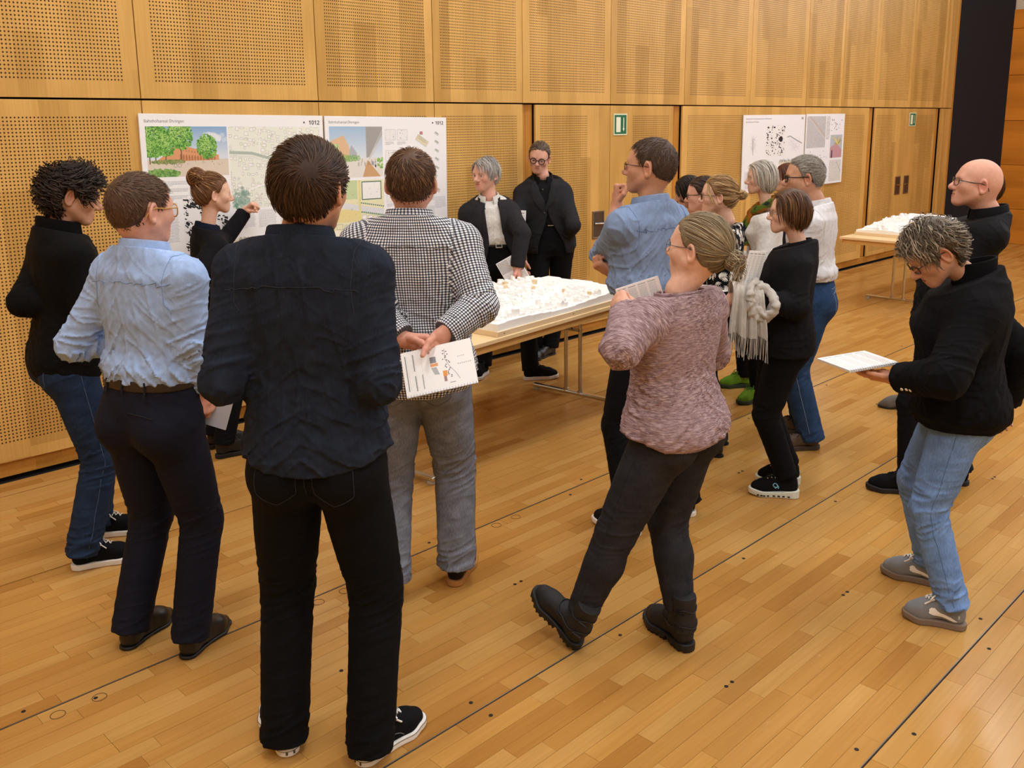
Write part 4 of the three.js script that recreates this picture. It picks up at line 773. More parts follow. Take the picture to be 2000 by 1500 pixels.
const JOINTS = {
  curly: { at: [1.455, 0.0, -4.269], st: 1.775, yb: 84, yp: 84, yh: 72, j: { eL: [-0.19, 1.201, -0.053], wL: [0.017, 1.174, 0.106], sL: [-0.001, 1.406, -0.194], hL: [-0.035, 0.912, -0.14], kL: [0.095, 0.497, -0.123], aL: [0.04, 0.085, -0.158], fL: [-0.01, 0.0, -0.182], tL: [0.242, -0.0, -0.06], eR: [-0.01, 1.099, 0.206], wR: [0.245, 1.126, 0.148], sR: [-0.036, 1.406, 0.157], hR: [-0.053, 0.912, 0.049], kR: [0.0, 0.484, 0.108], aR: [-0.119, 0.085, 0.125], fR: [-0.171, 0.0, 0.106], tR: [0.092, 0.0, 0.202], pel: [-0.044, 0.932, -0.045], nk: [-0.018, 1.521, -0.019], hd: [0.038, 1.657, 0.01] } },
  lightblue: { at: [1.329, 0.0, -3.271], st: 1.777, yb: 109, yp: 109, yh: 99, j: { eL: [-0.141, 1.162, -0.254], wL: [0.111, 1.135, -0.185], sL: [-0.027, 1.427, -0.135], hL: [-0.019, 0.913, -0.077], kL: [0.023, 0.482, -0.121], aL: [-0.104, 0.085, -0.093], fL: [-0.153, -0.0, -0.069], tL: [0.1, 0.0, -0.189], eR: [0.088, 1.202, 0.19], wR: [0.139, 1.015, 0.143], sR: [0.09, 1.427, 0.199], hR: [0.044, 0.913, 0.102], kR: [0.128, 0.487, 0.077], aR: [0.026, 0.085, 0.13], fR: [-0.023, 0.0, 0.155], tR: [0.227, 0.0, 0.029], pel: [0.012, 0.933, 0.013], nk: [0.031, 1.542, 0.032], hd: [0.029, 1.668, 0.03] } },
  bun: { at: [2.502, 0.0, -5.083], st: 1.694, yb: 74, yp: 74, yh: 74, j: { eL: [0.253, 1.224, -0.329], wL: [0.43, 1.402, -0.347], sL: [0.036, 1.26, -0.127], hL: [-0.003, 0.869, -0.121], kL: [0.098, 0.468, -0.091], aL: [-0.011, 0.085, -0.101], fL: [-0.066, 0.0, -0.107], tL: [0.183, 0.0, -0.082], eR: [-0.27, 1.079, 0.255], wR: [-0.039, 0.984, 0.235], sR: [-0.048, 1.26, 0.173], hR: [-0.054, 0.869, 0.062], kR: [0.049, 0.469, 0.103], aR: [-0.053, 0.085, 0.091], fR: [-0.107, 0.0, 0.078], tR: [0.137, 0.0, 0.135], pel: [-0.029, 0.889, -0.029], nk: [-0.006, 1.375, 0.023], hd: [0.034, 1.56, 0.035] } },
  denim: { at: [1.422, 0.0, -2.313], st: 1.888, yb: 129, yp: 129, yh: 122, j: { eL: [-0.223, 1.235, -0.1], wL: [0.024, 1.221, -0.228], sL: [-0.123, 1.536, -0.149], hL: [-0.054, 0.971, -0.067], kL: [-0.032, 0.518, -0.157], aL: [-0.108, 0.085, -0.096], fL: [-0.124, 0.0, -0.044], tL: [-0.042, 0.0, -0.311], eR: [0.076, 1.235, 0.221], wR: [0.251, 1.221, 0.003], sR: [0.115, 1.536, 0.141], hR: [0.066, 0.971, 0.08], kR: [0.142, 0.515, 0.077], aR: [0.052, 0.085, 0.142], fR: [-0.002, 0.0, 0.147], tR: [0.276, 0.0, 0.118], pel: [0.006, 0.991, 0.006], nk: [-0.004, 1.651, -0.004], hd: [0.019, 1.781, 0.02] } },
  checked: { at: [2.292, 0.0, -2.916], st: 1.834, yb: 132, yp: 132, yh: 138, j: { eL: [-0.207, 1.246, -0.026], wL: [-0.177, 1.138, 0.148], sL: [-0.146, 1.477, -0.16], hL: [-0.061, 0.943, -0.067], kL: [-0.071, 0.495, -0.107], aL: [-0.166, 0.085, -0.017], fL: [-0.186, 0.0, 0.035], tL: [-0.088, 0.0, -0.227], eR: [0.092, 1.248, 0.28], wR: [-0.094, 1.162, 0.275], sR: [0.128, 1.477, 0.141], hR: [0.067, 0.943, 0.073], kR: [0.168, 0.508, 0.019], aR: [0.115, 0.085, 0.079], fR: [0.067, 0.0, 0.107], tR: [0.307, 0.0, -0.037], pel: [0.003, 0.963, 0.003], nk: [-0.009, 1.592, -0.009], hd: [-0.002, 1.728, -0.002] } },
  greysuit: { at: [4.815, 0.0, -5.003], st: 1.711, yb: -42, yp: -38, yh: -84, j: { eL: [-0.094, 1.155, 0.26], wL: [-0.151, 0.903, 0.261], sL: [0.024, 1.272, 0.009], hL: [0.025, 0.878, 0.007], kL: [0.061, 0.487, 0.152], aL: [0.076, 0.085, 0.163], fL: [0.031, 0.0, 0.131], tL: [0.262, 0.0, 0.29], eR: [-0.247, 0.975, -0.212], wR: [-0.29, 0.727, -0.183], sR: [-0.204, 1.272, -0.194], hR: [-0.125, 0.878, -0.109], kR: [-0.027, 0.484, -0.213], aR: [-0.073, 0.085, -0.205], fR: [-0.023, 0.0, -0.227], tR: [-0.278, 0.0, -0.112], pel: [-0.05, 0.898, -0.051], nk: [-0.09, 1.402, -0.092], hd: [-0.107, 1.569, -0.109] } },
  blacksuit: { at: [5.473, 0.0, -5.288], st: 1.819, yb: -44, yp: -44, yh: -54, j: { eL: [0.04, 1.128, 0.326], wL: [0.133, 0.97, 0.129], sL: [0.133, 1.362, 0.128], hL: [0.127, 0.935, 0.125], kL: [0.184, 0.501, 0.04], aL: [0.087, 0.085, 0.03], fL: [0.142, 0.0, 0.026], tL: [-0.138, 0.0, 0.045], eR: [-0.279, 1.109, -0.011], wR: [-0.348, 0.88, 0.113], sR: [-0.102, 1.362, -0.096], hR: [-0.01, 0.935, -0.006], kR: [-0.075, 0.496, 0.035], aR: [-0.019, 0.085, -0.067], fR: [0.013, 0.0, -0.112], tR: [-0.15, 0.0, 0.115], pel: [0.058, 0.955, 0.06], nk: [0.016, 1.512, 0.016], hd: [-0.004, 1.664, -0.004] } },
  blueshirt: { at: [3.489, 0.0, -2.604], st: 1.886, yb: 176, yp: -171, yh: -158, j: { eL: [-0.06, 1.308, -0.278], wL: [0.091, 1.538, -0.326], sL: [-0.219, 1.482, -0.045], hL: [-0.128, 0.97, -0.02], kL: [-0.169, 0.516, -0.092], aL: [-0.188, 0.085, 0.011], fL: [-0.185, 0.0, 0.066], tL: [-0.201, -0.0, -0.213], eR: [0.232, 1.195, -0.168], wR: [-0.125, 1.241, -0.157], sR: [0.155, 1.482, -0.021], hR: [0.059, 0.97, -0.051], kR: [0.123, 0.513, -0.023], aR: [0.182, 0.085, 0.074], fR: [0.172, 0.0, 0.128], tR: [0.224, 0.0, -0.147], pel: [-0.034, 0.99, -0.035], nk: [-0.032, 1.597, -0.033], hd: [-0.031, 1.752, -0.032] } },
  darkhair: { at: [5.281, 0.0, -3.858], st: 1.66, yb: -148, yp: -148, yh: -151, j: { eL: [-0.077, 0.917, 0.22], wL: [-0.142, 0.871, -0.013], sL: [-0.013, 1.202, 0.213], hL: [0.065, 0.852, 0.199], kL: [-0.039, 0.472, 0.098], aL: [-0.088, 0.085, 0.081], fL: [-0.057, 0.0, 0.126], tL: [-0.198, 0.0, -0.08], eR: [0.294, 0.917, -0.015], wR: [0.111, 0.871, -0.173], sR: [0.261, 1.202, 0.04], hR: [0.225, 0.852, 0.098], kR: [0.135, 0.475, -0.026], aR: [0.125, 0.085, -0.027], fR: [0.156, 0.0, 0.018], tR: [0.015, 0.0, -0.188], pel: [0.145, 0.872, 0.149], nk: [0.124, 1.317, 0.126], hd: [0.091, 1.467, 0.093] } },
  cream: { at: [4.861, 0.0, -3.375], st: 1.64, yb: -148, yp: -148, yh: -148, j: { eL: [-0.119, 0.951, 0.173], wL: [-0.183, 0.906, -0.057], sL: [-0.056, 1.233, 0.167], hL: [0.021, 0.841, 0.154], kL: [-0.077, 0.468, 0.041], aL: [-0.076, 0.085, 0.08], fL: [-0.045, -0.0, 0.125], tL: [-0.186, -0.0, -0.081], eR: [0.247, 0.951, -0.059], wR: [0.067, 0.906, -0.215], sR: [0.214, 1.233, -0.005], hR: [0.182, 0.841, 0.053], kR: [0.094, 0.468, -0.067], aR: [0.113, 0.085, -0.026], fR: [0.144, 0.0, 0.019], tR: [0.003, 0.0, -0.187], pel: [0.101, 0.861, 0.104], nk: [0.079, 1.348, 0.081], hd: [0.042, 1.499, 0.043] } },
  blonde: { at: [4.544, 0.0, -2.955], st: 1.678, yb: -151, yp: -151, yh: -146, j: { eL: [-0.154, 0.983, 0.13], wL: [-0.186, 0.983, -0.117], sL: [-0.103, 1.272, 0.101], hL: [-0.047, 0.861, 0.083], kL: [-0.121, 0.468, -0.012], aL: [-0.083, 0.085, 0.074], fL: [-0.052, 0.0, 0.119], tL: [-0.193, 0.0, -0.087], eR: [0.194, 0.984, -0.099], wR: [0.018, 0.937, -0.268], sR: [0.158, 1.272, -0.045], hR: [0.119, 0.861, -0.01], kR: [0.062, 0.466, -0.107], aR: [0.119, 0.085, -0.02], fR: [0.15, 0.0, 0.025], tR: [0.009, 0.0, -0.181], pel: [0.036, 0.881, 0.037], nk: [0.027, 1.387, 0.028], hd: [-0.013, 1.534, -0.013] } },
  scarf: { at: [5.687, 0.0, -3.421], st: 1.731, yb: -141, yp: -131, yh: -138, j: { eL: [-0.143, 0.95, 0.175], wL: [-0.21, 0.975, -0.071], sL: [-0.067, 1.244, 0.151], hL: [0.012, 0.889, 0.147], kL: [-0.121, 0.489, 0.102], aL: [-0.099, 0.085, 0.149], fL: [-0.048, 0.0, 0.168], tL: [-0.281, 0.0, 0.08], eR: [0.21, 0.95, -0.114], wR: [-0.018, 0.975, -0.228], sR: [0.172, 1.244, -0.044], hR: [0.136, 0.889, 0.003], kR: [0.079, 0.485, -0.113], aR: [0.154, 0.085, -0.116], fR: [0.196, 0.0, -0.08], tR: [0.006, 0.0, -0.243], pel: [0.074, 0.909, 0.075], nk: [0.052, 1.359, 0.053], hd: [0.024, 1.564, 0.024] } },
  whiteshirt: { at: [5.053, 0.0, -2.657], st: 1.773, yb: -164, yp: -151, yh: -144, j: { eL: [-0.245, 1.061, 0.026], wL: [-0.22, 1.085, -0.234], sL: [-0.157, 1.358, 0.062], hL: [-0.059, 0.911, 0.071], kL: [-0.135, 0.486, 0.019], aL: [-0.089, 0.085, 0.121], fL: [-0.049, 0.0, 0.159], tL: [-0.252, 0.0, -0.034], eR: [0.262, 1.057, -0.03], wR: [0.265, 0.806, -0.109], sR: [0.181, 1.358, -0.037], hR: [0.107, 0.911, -0.022], kR: [0.074, 0.49, -0.124], aR: [0.144, 0.085, -0.056], fR: [0.176, 0.0, -0.011], tR: [0.018, 0.0, -0.242], pel: [0.024, 0.931, 0.025], nk: [0.012, 1.473, 0.012], hd: [-0.04, 1.626, -0.041] } },
  brownbob: { at: [4.287, 0.0, -2.336], st: 1.625, yb: -154, yp: -141, yh: -141, j: { eL: [-0.184, 1.046, 0.126], wL: [-0.369, 1.099, -0.063], sL: [-0.129, 1.232, 0.071], hL: [-0.103, 0.833, 0.03], kL: [-0.145, 0.443, -0.038], aL: [-0.069, 0.085, 0.07], fL: [-0.043, 0.0, 0.119], tL: [-0.161, 0.0, -0.102], eR: [0.164, 0.957, -0.135], wR: [-0.033, 0.98, -0.271], sR: [0.139, 1.232, -0.061], hR: [0.044, 0.833, -0.091], kR: [0.017, 0.438, -0.132], aR: [0.1, 0.085, -0.013], fR: [0.128, 0.0, 0.034], tR: [0.004, 0.0, -0.183], pel: [-0.03, 0.853, -0.03], nk: [0.005, 1.347, 0.005], hd: [-0.03, 1.499, -0.03] } },
  mauve: { at: [2.529, 0.0, -2.037], st: 1.68, yb: 176, yp: -178, yh: -168, j: { eL: [-0.192, 1.21, 0.147], wL: [-0.04, 1.305, 0.045], sL: [-0.027, 1.281, 0.13], hL: [0.041, 0.862, 0.143], kL: [-0.059, 0.474, 0.031], aL: [-0.155, 0.101, -0.077], fL: [-0.155, -0.0, -0.071], tL: [-0.14, 0.138, -0.314], eR: [0.477, 1.058, 0.069], wR: [0.391, 1.083, -0.163], sR: [0.301, 1.281, 0.151], hR: [0.231, 0.862, 0.136], kR: [0.195, 0.456, 0.076], aR: [0.136, 0.085, 0.197], fR: [0.118, 0.0, 0.249], tR: [0.209, 0.0, -0.016], pel: [0.136, 0.882, 0.139], nk: [0.137, 1.366, 0.14], hd: [0.181, 1.522, 0.185] } },
  bald: { at: [4.842, 0.0, -1.791], st: 1.769, yb: -154, yp: -148, yh: -146, j: { eL: [-0.139, 1.132, 0.063], wL: [0.049, 1.145, -0.118], sL: [-0.022, 1.376, 0.217], hL: [-0.061, 0.909, 0.071], kL: [-0.139, 0.5, -0.05], aL: [-0.137, 0.085, -0.026], fL: [-0.114, 0.0, 0.024], tL: [-0.233, -0.0, -0.229], eR: [0.267, 1.132, -0.13], wR: [0.015, 1.105, -0.065], sR: [0.293, 1.376, 0.061], hR: [0.1, 0.909, -0.031], kR: [0.106, 0.475, -0.023], aR: [0.169, 0.085, 0.105], fR: [0.187, -0.0, 0.158], tR: [0.098, 0.0, -0.108], pel: [0.019, 0.929, 0.02], nk: [0.136, 1.491, 0.139], hd: [0.09, 1.636, 0.092] } },
  greyhair: { at: [3.644, 0.0, -1.286], st: 1.66, yb: -156, yp: -154, yh: -138, j: { eL: [-0.32, 1.043, 0.096], wL: [-0.232, 0.982, -0.125], sL: [-0.109, 1.245, 0.098], hL: [-0.065, 0.852, 0.063], kL: [-0.137, 0.455, 0.007], aL: [-0.136, 0.085, 0.131], fL: [-0.121, 0.0, 0.184], tL: [-0.189, 0.0, -0.056], eR: [0.25, 1.039, 0.163], wR: [0.324, 0.81, 0.112], sR: [0.175, 1.245, -0.031], hR: [0.105, 0.852, -0.022], kR: [0.095, 0.464, -0.144], aR: [0.15, 0.085, -0.068], fR: [0.16, 0.0, -0.014], tR: [0.115, 0.0, -0.26], pel: [0.02, 0.872, 0.02], nk: [0.033, 1.345, 0.034], hd: [-0.078, 1.46, -0.08] } },
  ponytail: { at: [6.251, 0.0, -2.321], st: 1.644, yb: -146, yp: -146, yh: -146, j: { eL: [0.001, 0.99, 0.28], wL: [-0.071, 0.944, 0.052], sL: [0.064, 1.273, 0.271], hL: [0.021, 0.843, 0.155], kL: [-0.053, 0.456, 0.012], aL: [-0.123, 0.085, -0.126], fL: [-0.099, 0.0, -0.076], tL: [-0.21, 0.0, -0.3], eR: [0.336, 0.99, 0.051], wR: [0.15, 0.944, -0.099], sR: [0.305, 1.273, 0.106], hR: [0.178, 0.843, 0.048], kR: [0.117, 0.445, 0.047], aR: [0.156, 0.085, 0.182], fR: [0.187, 0.0, 0.227], tR: [0.046, 0.0, 0.021], pel: [0.099, 0.863, 0.101], nk: [0.185, 1.388, 0.189], hd: [0.164, 1.521, 0.168] } },
  hidden: { at: [6.621, 0.0, -3.615], st: 1.643, yb: -146, yp: -146, yh: -146, j: { eL: [-0.213, 0.937, 0.061], wL: [-0.285, 0.892, -0.167], sL: [-0.151, 1.22, 0.052], hL: [-0.092, 0.842, 0.04], kL: [-0.156, 0.45, -0.024], aL: [-0.1, 0.085, 0.087], fL: [-0.069, 0.0, 0.132], tL: [-0.21, 0.0, -0.074], eR: [0.122, 0.937, -0.168], wR: [-0.064, 0.892, -0.318], sR: [0.091, 1.22, -0.113], hR: [0.065, 0.842, -0.067], kR: [0.045, 0.446, -0.134], aR: [0.136, 0.085, -0.033], fR: [0.167, 0.0, 0.012], tR: [0.026, 0.0, -0.194], pel: [-0.013, 0.862, -0.014], nk: [-0.03, 1.335, -0.03], hd: [-0.061, 1.513, -0.062] } },
};
// ---------------------------------------------------------------- bodies, clothes, hands, shoes
const ROWS = {
  man: [[-0.17, 0.135, 0.075, 0.09], [-0.06, 0.165, 0.1, 0.118], [0.04, 0.172, 0.102, 0.12], [0.18, 0.164, 0.105, 0.105], [0.38, 0.156, 0.108, 0.092], [0.64, 0.172, 0.118, 0.108], [0.82, 0.166, 0.092, 0.104], [0.93, 0.118, 0.068, 0.084], [1.02, 0.07, 0.058, 0.066]],
  woman: [[-0.17, 0.135, 0.075, 0.09], [-0.06, 0.17, 0.095, 0.122], [0.04, 0.172, 0.092, 0.12], [0.2, 0.154, 0.09, 0.1], [0.4, 0.138, 0.09, 0.084], [0.62, 0.15, 0.124, 0.094], [0.8, 0.146, 0.088, 0.094], [0.92, 0.104, 0.064, 0.078], [1.02, 0.06, 0.052, 0.058]],
};
function bodyFrame(J, o) {
  const q = J.st / 1.75, j = J.j, A = sub(j.nk, j.pel), LA2 = dot(A, A), LA = Math.sqrt(LA2);
  let dy = J.yb - J.yp; while (dy > 180) dy -= 360; while (dy < -180) dy += 360;
  return { q, j, A, LA, LA2, yawAt: (t) => J.yp + dy * smooth(0.05, 0.7, t), front: rotY([0, 0, 1], J.yb), left: rotY([1, 0, 0], J.yb), fp: rotY([0, 0, 1], J.yp), lp: rotY([1, 0, 0], J.yp) };
}
// elliptical sections along the spine; rows: [t along pelvis -> neck, half width, depth in front, depth behind]
function torsoField(F, rows, ease, o = {}) {
  const N = 80, t0 = rows[0][0], t1 = rows[rows.length - 1][0], T = [];
  for (let i = 0; i <= N; i++) {
    const t = lerp(t0, t1, i / N); let k = 1; while (k < rows.length - 1 && t > rows[k][0]) k++;
    const a = rows[k - 1], b = rows[k], s = clamp((t - a[0]) / (b[0] - a[0]), 0, 1), m = s * s * (3 - 2 * s) * 0.6 + s * 0.4, y = F.yawAt(t) * D2R, e = typeof ease === 'function' ? ease(t) : ease;
    const f = lerp(a[2], b[2], m) * F.q + e;
    T.push([lerp(a[1], b[1], m) * F.q + e, f, lerp(a[3], b[3], m) * F.q + e, Math.cos(y), Math.sin(y), (o.bow ?? 0.012) * Math.sin(Math.PI * clamp(t, 0, 1))]);
  }
  const { A, LA, LA2 } = F, P0 = F.j.pel, pw = o.pow ?? 2.3, fold = o.fold;
  const core = (x, y, z, out) => {
    const rx = x - P0[0], ry = y - P0[1], rz = z - P0[2], t = (rx * A[0] + ry * A[1] + rz * A[2]) / LA2, tc = clamp(t, t0, t1), g = ((tc - t0) / (t1 - t0)) * N, i = Math.min(N - 1, Math.floor(g)), w = g - i, a = T[i], b = T[i + 1];
    const c = lerp(a[3], b[3], w), s = lerp(a[4], b[4], w), bw = lerp(a[5], b[5], w);
    const qx = rx - A[0] * tc, qz = rz - A[2] * tc;
    const dx = qx * c - qz * s, dz = qx * s + qz * c - bw, wa = lerp(a[0], b[0], w), wb = dz > 0 ? lerp(a[1], b[1], w) : lerp(a[2], b[2], w);
    const ex = (t - tc) * LA, k = Math.pow(Math.abs(dx / wa) ** pw + Math.abs(dz / wb) ** pw, 1 / pw), r = Math.hypot(dx, dz);
    if (out) { out.t = t; out.dx = dx; out.dz = dz; out.r = wa; }
    let d = k > 1e-3 ? r * (1 - 1 / k) : -Math.min(wa, wb);
    if (d < 0) d *= 0.9;
    if (fold) d -= fold(t, dx, dz, y);
    return ex ? Math.hypot(Math.max(d, 0), ex) : d;
  };
  return core;
}
const ridge = (x, y, z) => 0.55 - 1.5 * Math.abs(n3(x, y, z));
const crease = (x, y, z) => { const n = 1 - Math.abs(n3(x, y, z)) * 1.7; return n > 0 ? n * n : 0; };
// limb with folds: rings of creases strongest where mask(t) is high
function limb(a, b, ra, rb, amp = 0, mask = null, seed = 0, bulge = 0) {
  const d = sub(b, a), L2 = dot(d, d) || 1e-9, L = Math.sqrt(L2);
  return (x, y, z) => {
    const px = x - a[0], py = y - a[1], pz = z - a[2], t = clamp((px * d[0] + py * d[1] + pz * d[2]) / L2, 0, 1), qx = px - d[0] * t, qy = py - d[1] * t, qz = pz - d[2] * t;
    let v = Math.hypot(qx, qy, qz) - (ra + (rb - ra) * t) - bulge * Math.sin(Math.PI * t);
    if (amp && v < 0.05) { const s = t * L; v -= amp * (mask ? mask(t) : 1) * (crease(qx * 8 + s * 15 + seed, qy * 8 - s * 8, qz * 8 + s * 11) - 0.3); }
    return v;
  };
}
function clothesUV(F, J) {
  const j = J.j, seg = [['sL', 'eL'], ['eL', 'wL'], ['sR', 'eR'], ['eR', 'wR'], ['hL', 'kL'], ['kL', 'aL'], ['hR', 'kR'], ['kR', 'aR']].map(([a, b]) => { const d = unit(sub(j[b], j[a])), u = unit(cross(d, F.front)), v = cross(d, u); return { a: j[a], d, u, v, L: len(sub(j[b], j[a])), f: cone(j[a], j[b], 0.055, 0.045) }; });
  const tor = torsoField(F, ROWS.man, 0.0), o = {};
  return (x, y, z, chart) => {
    if (chart === undefined) { chart = 0; let best = tor(x, y, z); seg.forEach((s, i) => { const d = s.f(x, y, z); if (d < best - 0.006) { best = d; chart = i + 1; } }); }
    if (!chart) { tor(x, y, z, o); const R = 0.155; return [0, Math.atan2(o.dx, -o.dz) * R, y, 6.28318 * R]; }
    const s = seg[chart - 1], p = sub([x, y, z], s.a), R = 0.055; return [chart, Math.atan2(dot(p, s.u), dot(p, s.v)) * R, dot(p, s.d) + (chart % 2 ? 0 : 0.31), 6.28318 * R];
  };
}
function bounds(points, pad) { const lo = [1e9, 1e9, 1e9], hi = [-1e9, -1e9, -1e9]; for (const p of points) for (let i = 0; i < 3; i++) { lo[i] = Math.min(lo[i], p[i] - pad); hi[i] = Math.max(hi[i], p[i] + pad); } return [lo, hi]; }

// shirts, jackets, jumpers. o: rows, ease, sleeve [shoulder, elbow, cuff ease], cuffAt, hem (t), tail, flare, neckUp, neckTilt, open, fold amplitude, cell
function topField(J, F, o) {
  const j = J.j, q = F.q, fa = o.fold ?? 0.004, sx = o.seed ?? 0;
  const fold = fa ? (t, dx, dz, y) => {
    const a = Math.abs(dx), low = smooth(0.75, 0.1, t), side = dx > 0 ? 1 : -1;
    return fa * ((crease(dx * 5 + sx, y * 15 + a * 9 * (o.diag ?? 1), dz * 5) - 0.3) * (0.35 + low) + (crease(dx * 13 + 7 + sx, y * 2.6, dz * 13) - 0.3) * (o.drape ?? 0.5) + 0.35 * n3(dx * 30, y * 34, dz * 30) * low);
  } : null;
  const ease = (t) => (o.ease ?? 0.012) + (o.flare ?? 0) * smooth(0.35, -0.12, t) + (o.blouse ?? 0) * Math.exp(-(((t - (o.hem ?? 0) - 0.09) / 0.07) ** 2));
  const tor = torsoField(F, o.rows, ease, { fold, pow: o.pow, bow: o.bow });
  const up = [0, 1, 0], N0 = add(add(j.nk, up, o.trap ?? -0.008), F.front, -0.012);
  const trap = ['L', 'R'].map((s) => cone(N0, add(j["s" + s], up, 0.004), 0.046 * q + (o.ease ?? 0.012) * 0.6, 0.046 * q + (o.ease ?? 0.012) * 0.6));
  const sl = o.sleeve ?? [0.012, 0.012, 0.01], bm = o.arm ?? 1, r = [0.05 * q * bm, 0.041 * q * bm, 0.03 * q * bm];
  const upper = ['L', 'R'].map((s, i) => limb(j['s' + s], j['e' + s], r[0] + sl[0], r[1] + sl[1], fa * 1.5, (t) => 0.3 + smooth(0.45, 1, t) + smooth(0.25, 0, t) * 0.5, i * 9 + sx));
  const fore = ['L', 'R'].map((s, i) => { const end = mix3(j['e' + s], j['w' + s], o['cuff' + s] ?? o.cuffAt ?? 0.98), d = unit(sub(j['w' + s], j['e' + s])); return below(limb(j['e' + s], add(end, d, 0.02), r[1] + sl[1], r[2] + sl[2], fa * 1.5, (t) => 0.35 + smooth(0.5, 0, t) + smooth(0.6, 1, t) * 0.6, i * 7 + 3 + sx), end, d); });
  const n = unit(add(up, F.front, Math.tan((o.neckTilt ?? 15) * D2R))), np = add(add(j.nk, up, (o.neckUp ?? 0.02) - 0.04), F.front, -0.04);
  const hemY = j.pel[1] + F.LA * (o.hem ?? -0.15), m = {};
  return (x, y, z) => {
    let v = tor(x, y, z, m);
    const t = m.t, dx = m.dx, dz = m.dz, wa = m.r;
    v = smin(v, trap[0](x, y, z), 0.05); v = smin(v, trap[1](x, y, z), 0.05);
    v = Math.max(v, (x - np[0]) * n[0] + (y - np[1]) * n[1] + (z - np[2]) * n[2]);
    if (o.scoop) v = Math.max(v, o.scoop[0] - Math.hypot(dx, (y - (j.nk[1] + o.scoop[1])) * 0.9, Math.min(0, dz - 0.02)));
    if (o.open && dz > 0) { const w = o.open(t, y, dx); v = Math.max(v, w); }
    const h = hemY + (o.tail ?? 0) * Math.min(1.2, (dx / wa) ** 2) + (o.hemSlope ?? 0) * dz + (o.hemFn ? o.hemFn(dx, dz) : 0);
    v = smax(v, h - y, 0.006);
    v = smin(v, upper[0](x, y, z), 0.045); v = smin(v, upper[1](x, y, z), 0.045);
    v = smin(v, fore[0](x, y, z), 0.014); v = smin(v, fore[1](x, y, z), 0.014);
    return v;
  };
}
// trousers. o: rows, ease, leg [thigh, knee, ankle radii], hemUp, waist (t), fold
function legsField(J, F, o) {
  const j = J.j, q = F.q, fa = o.fold ?? 0.005, sx = o.seed ?? 40;
  const tor = torsoField(F, o.rows, o.ease ?? 0.008, { bow: 0, fold: fa ? (t, dx, dz, y) => fa * 0.5 * (crease(dx * 7, y * 13 + Math.abs(dx) * 8, dz * 7 + sx) - 0.3) : null });
  const R = o.leg ?? [0.092, 0.068, 0.058];
  const legs = ['L', 'R'].map((s, i) => {
    const d = unit(sub(j['a' + s], j['k' + s])), end = add(j['a' + s], d, -(o.hemUp ?? 0.0)), hip = add(add(j['h' + s], [0, 1, 0], -0.02), F.fp, -0.01);
    const thigh = limb(hip, j['k' + s], R[0] * q, R[1] * q, fa, (t) => 0.25 + smooth(0.6, 1, t) + smooth(0.25, 0, t) * 0.7, sx + i * 5, 0.006), shin = limb(j['k' + s], add(end, d, 0.03), R[1] * q, R[2] * q, fa, (t) => 0.3 + smooth(0.35, 0, t) + smooth(0.55, 1, t) * (o.bunch ?? 1), sx + 2 + i * 5, o.calf ?? 0);
    const calf = o.calf ? ball(add(mix3(j['k' + s], j['a' + s], 0.34), F.fp, -0.016), R[1] * q * 0.8) : null;
    const n = unit(add(d, [0, -1, 0], 0.6));
    return (x, y, z) => { let v = smin(thigh(x, y, z), shin(x, y, z), 0.02); if (calf) v = smin(v, calf(x, y, z), 0.04); return Math.max(v, (x - end[0]) * n[0] + (y - end[1]) * n[1] + (z - end[2]) * n[2]); };
  });
  const seat = ['L', 'R'].map((s) => ball(add(add(j['h' + s], F.fp, -0.052 * q), [0, 1, 0], -0.035), (o.seat ?? 0.088) * q));
  const top = j.pel[1] + F.LA * (o.waist ?? 0.2), mid = j.pel;
  return (x, y, z) => {
    const side = (x - mid[0]) * F.lp[0] + (z - mid[2]) * F.lp[2];
    let v = tor(x, y, z);
    v = smin(v, seat[0](x, y, z), 0.04); v = smin(v, seat[1](x, y, z), 0.04);
    const a = legs[0](x, y, z), b = legs[1](x, y, z), l = smin(a, b, 0.018);
    v = smin(v, l, 0.05);
    return Math.max(v, y - top);
  };
}
// a band round the body between two heights (belt, waistband, hem rib)
function band(f, c, y, h, off = 0.003, thick = 0.003, yaw = 0, tilt = 0, from = 0, to = 6.2832) {
  const n = 84, full = to - from > 6.28, pos = [], idx = [], uv = [];
  for (let i = 0; i <= n; i++) {
    const a = from + ((to - from) * i) / n, d = rotY([Math.sin(a), 0, Math.cos(a)], yaw);
    for (const [dy, e] of [[-h / 2, off - thick], [-h / 2, off], [-h * 0.3, off + thick * 0.4], [h * 0.3, off + thick * 0.4], [h / 2, off], [h / 2, off - thick]]) {
      const yy = y + dy + tilt * Math.cos(a); let r = 0.5, s = 0.5; 
      for (let k = 0; k < 40; k++) { const v = f(c[0] + d[0] * r, yy, c[2] + d[2] * r) - e; r -= v * 0.8; if (Math.abs(v) < 2e-4) break; }
      pos.push(c[0] + d[0] * r, yy, c[2] + d[2] * r); uv.push(a * 0.16, dy);
    }
  }
  for (let i = 0; i < n; i++) for (let k = 0; k < 6; k++) { const a = i * 6 + k, b = i * 6 + ((k + 1) % 6); idx.push(a, b, b + 6, a, b + 6, a + 6); }
  const g = new THREE.BufferGeometry(); g.setAttribute('position', new THREE.Float32BufferAttribute(pos, 3)); g.setAttribute('uv', new THREE.Float32BufferAttribute(uv, 2)); g.setIndex(idx); g.computeVertexNormals(); return g;
}
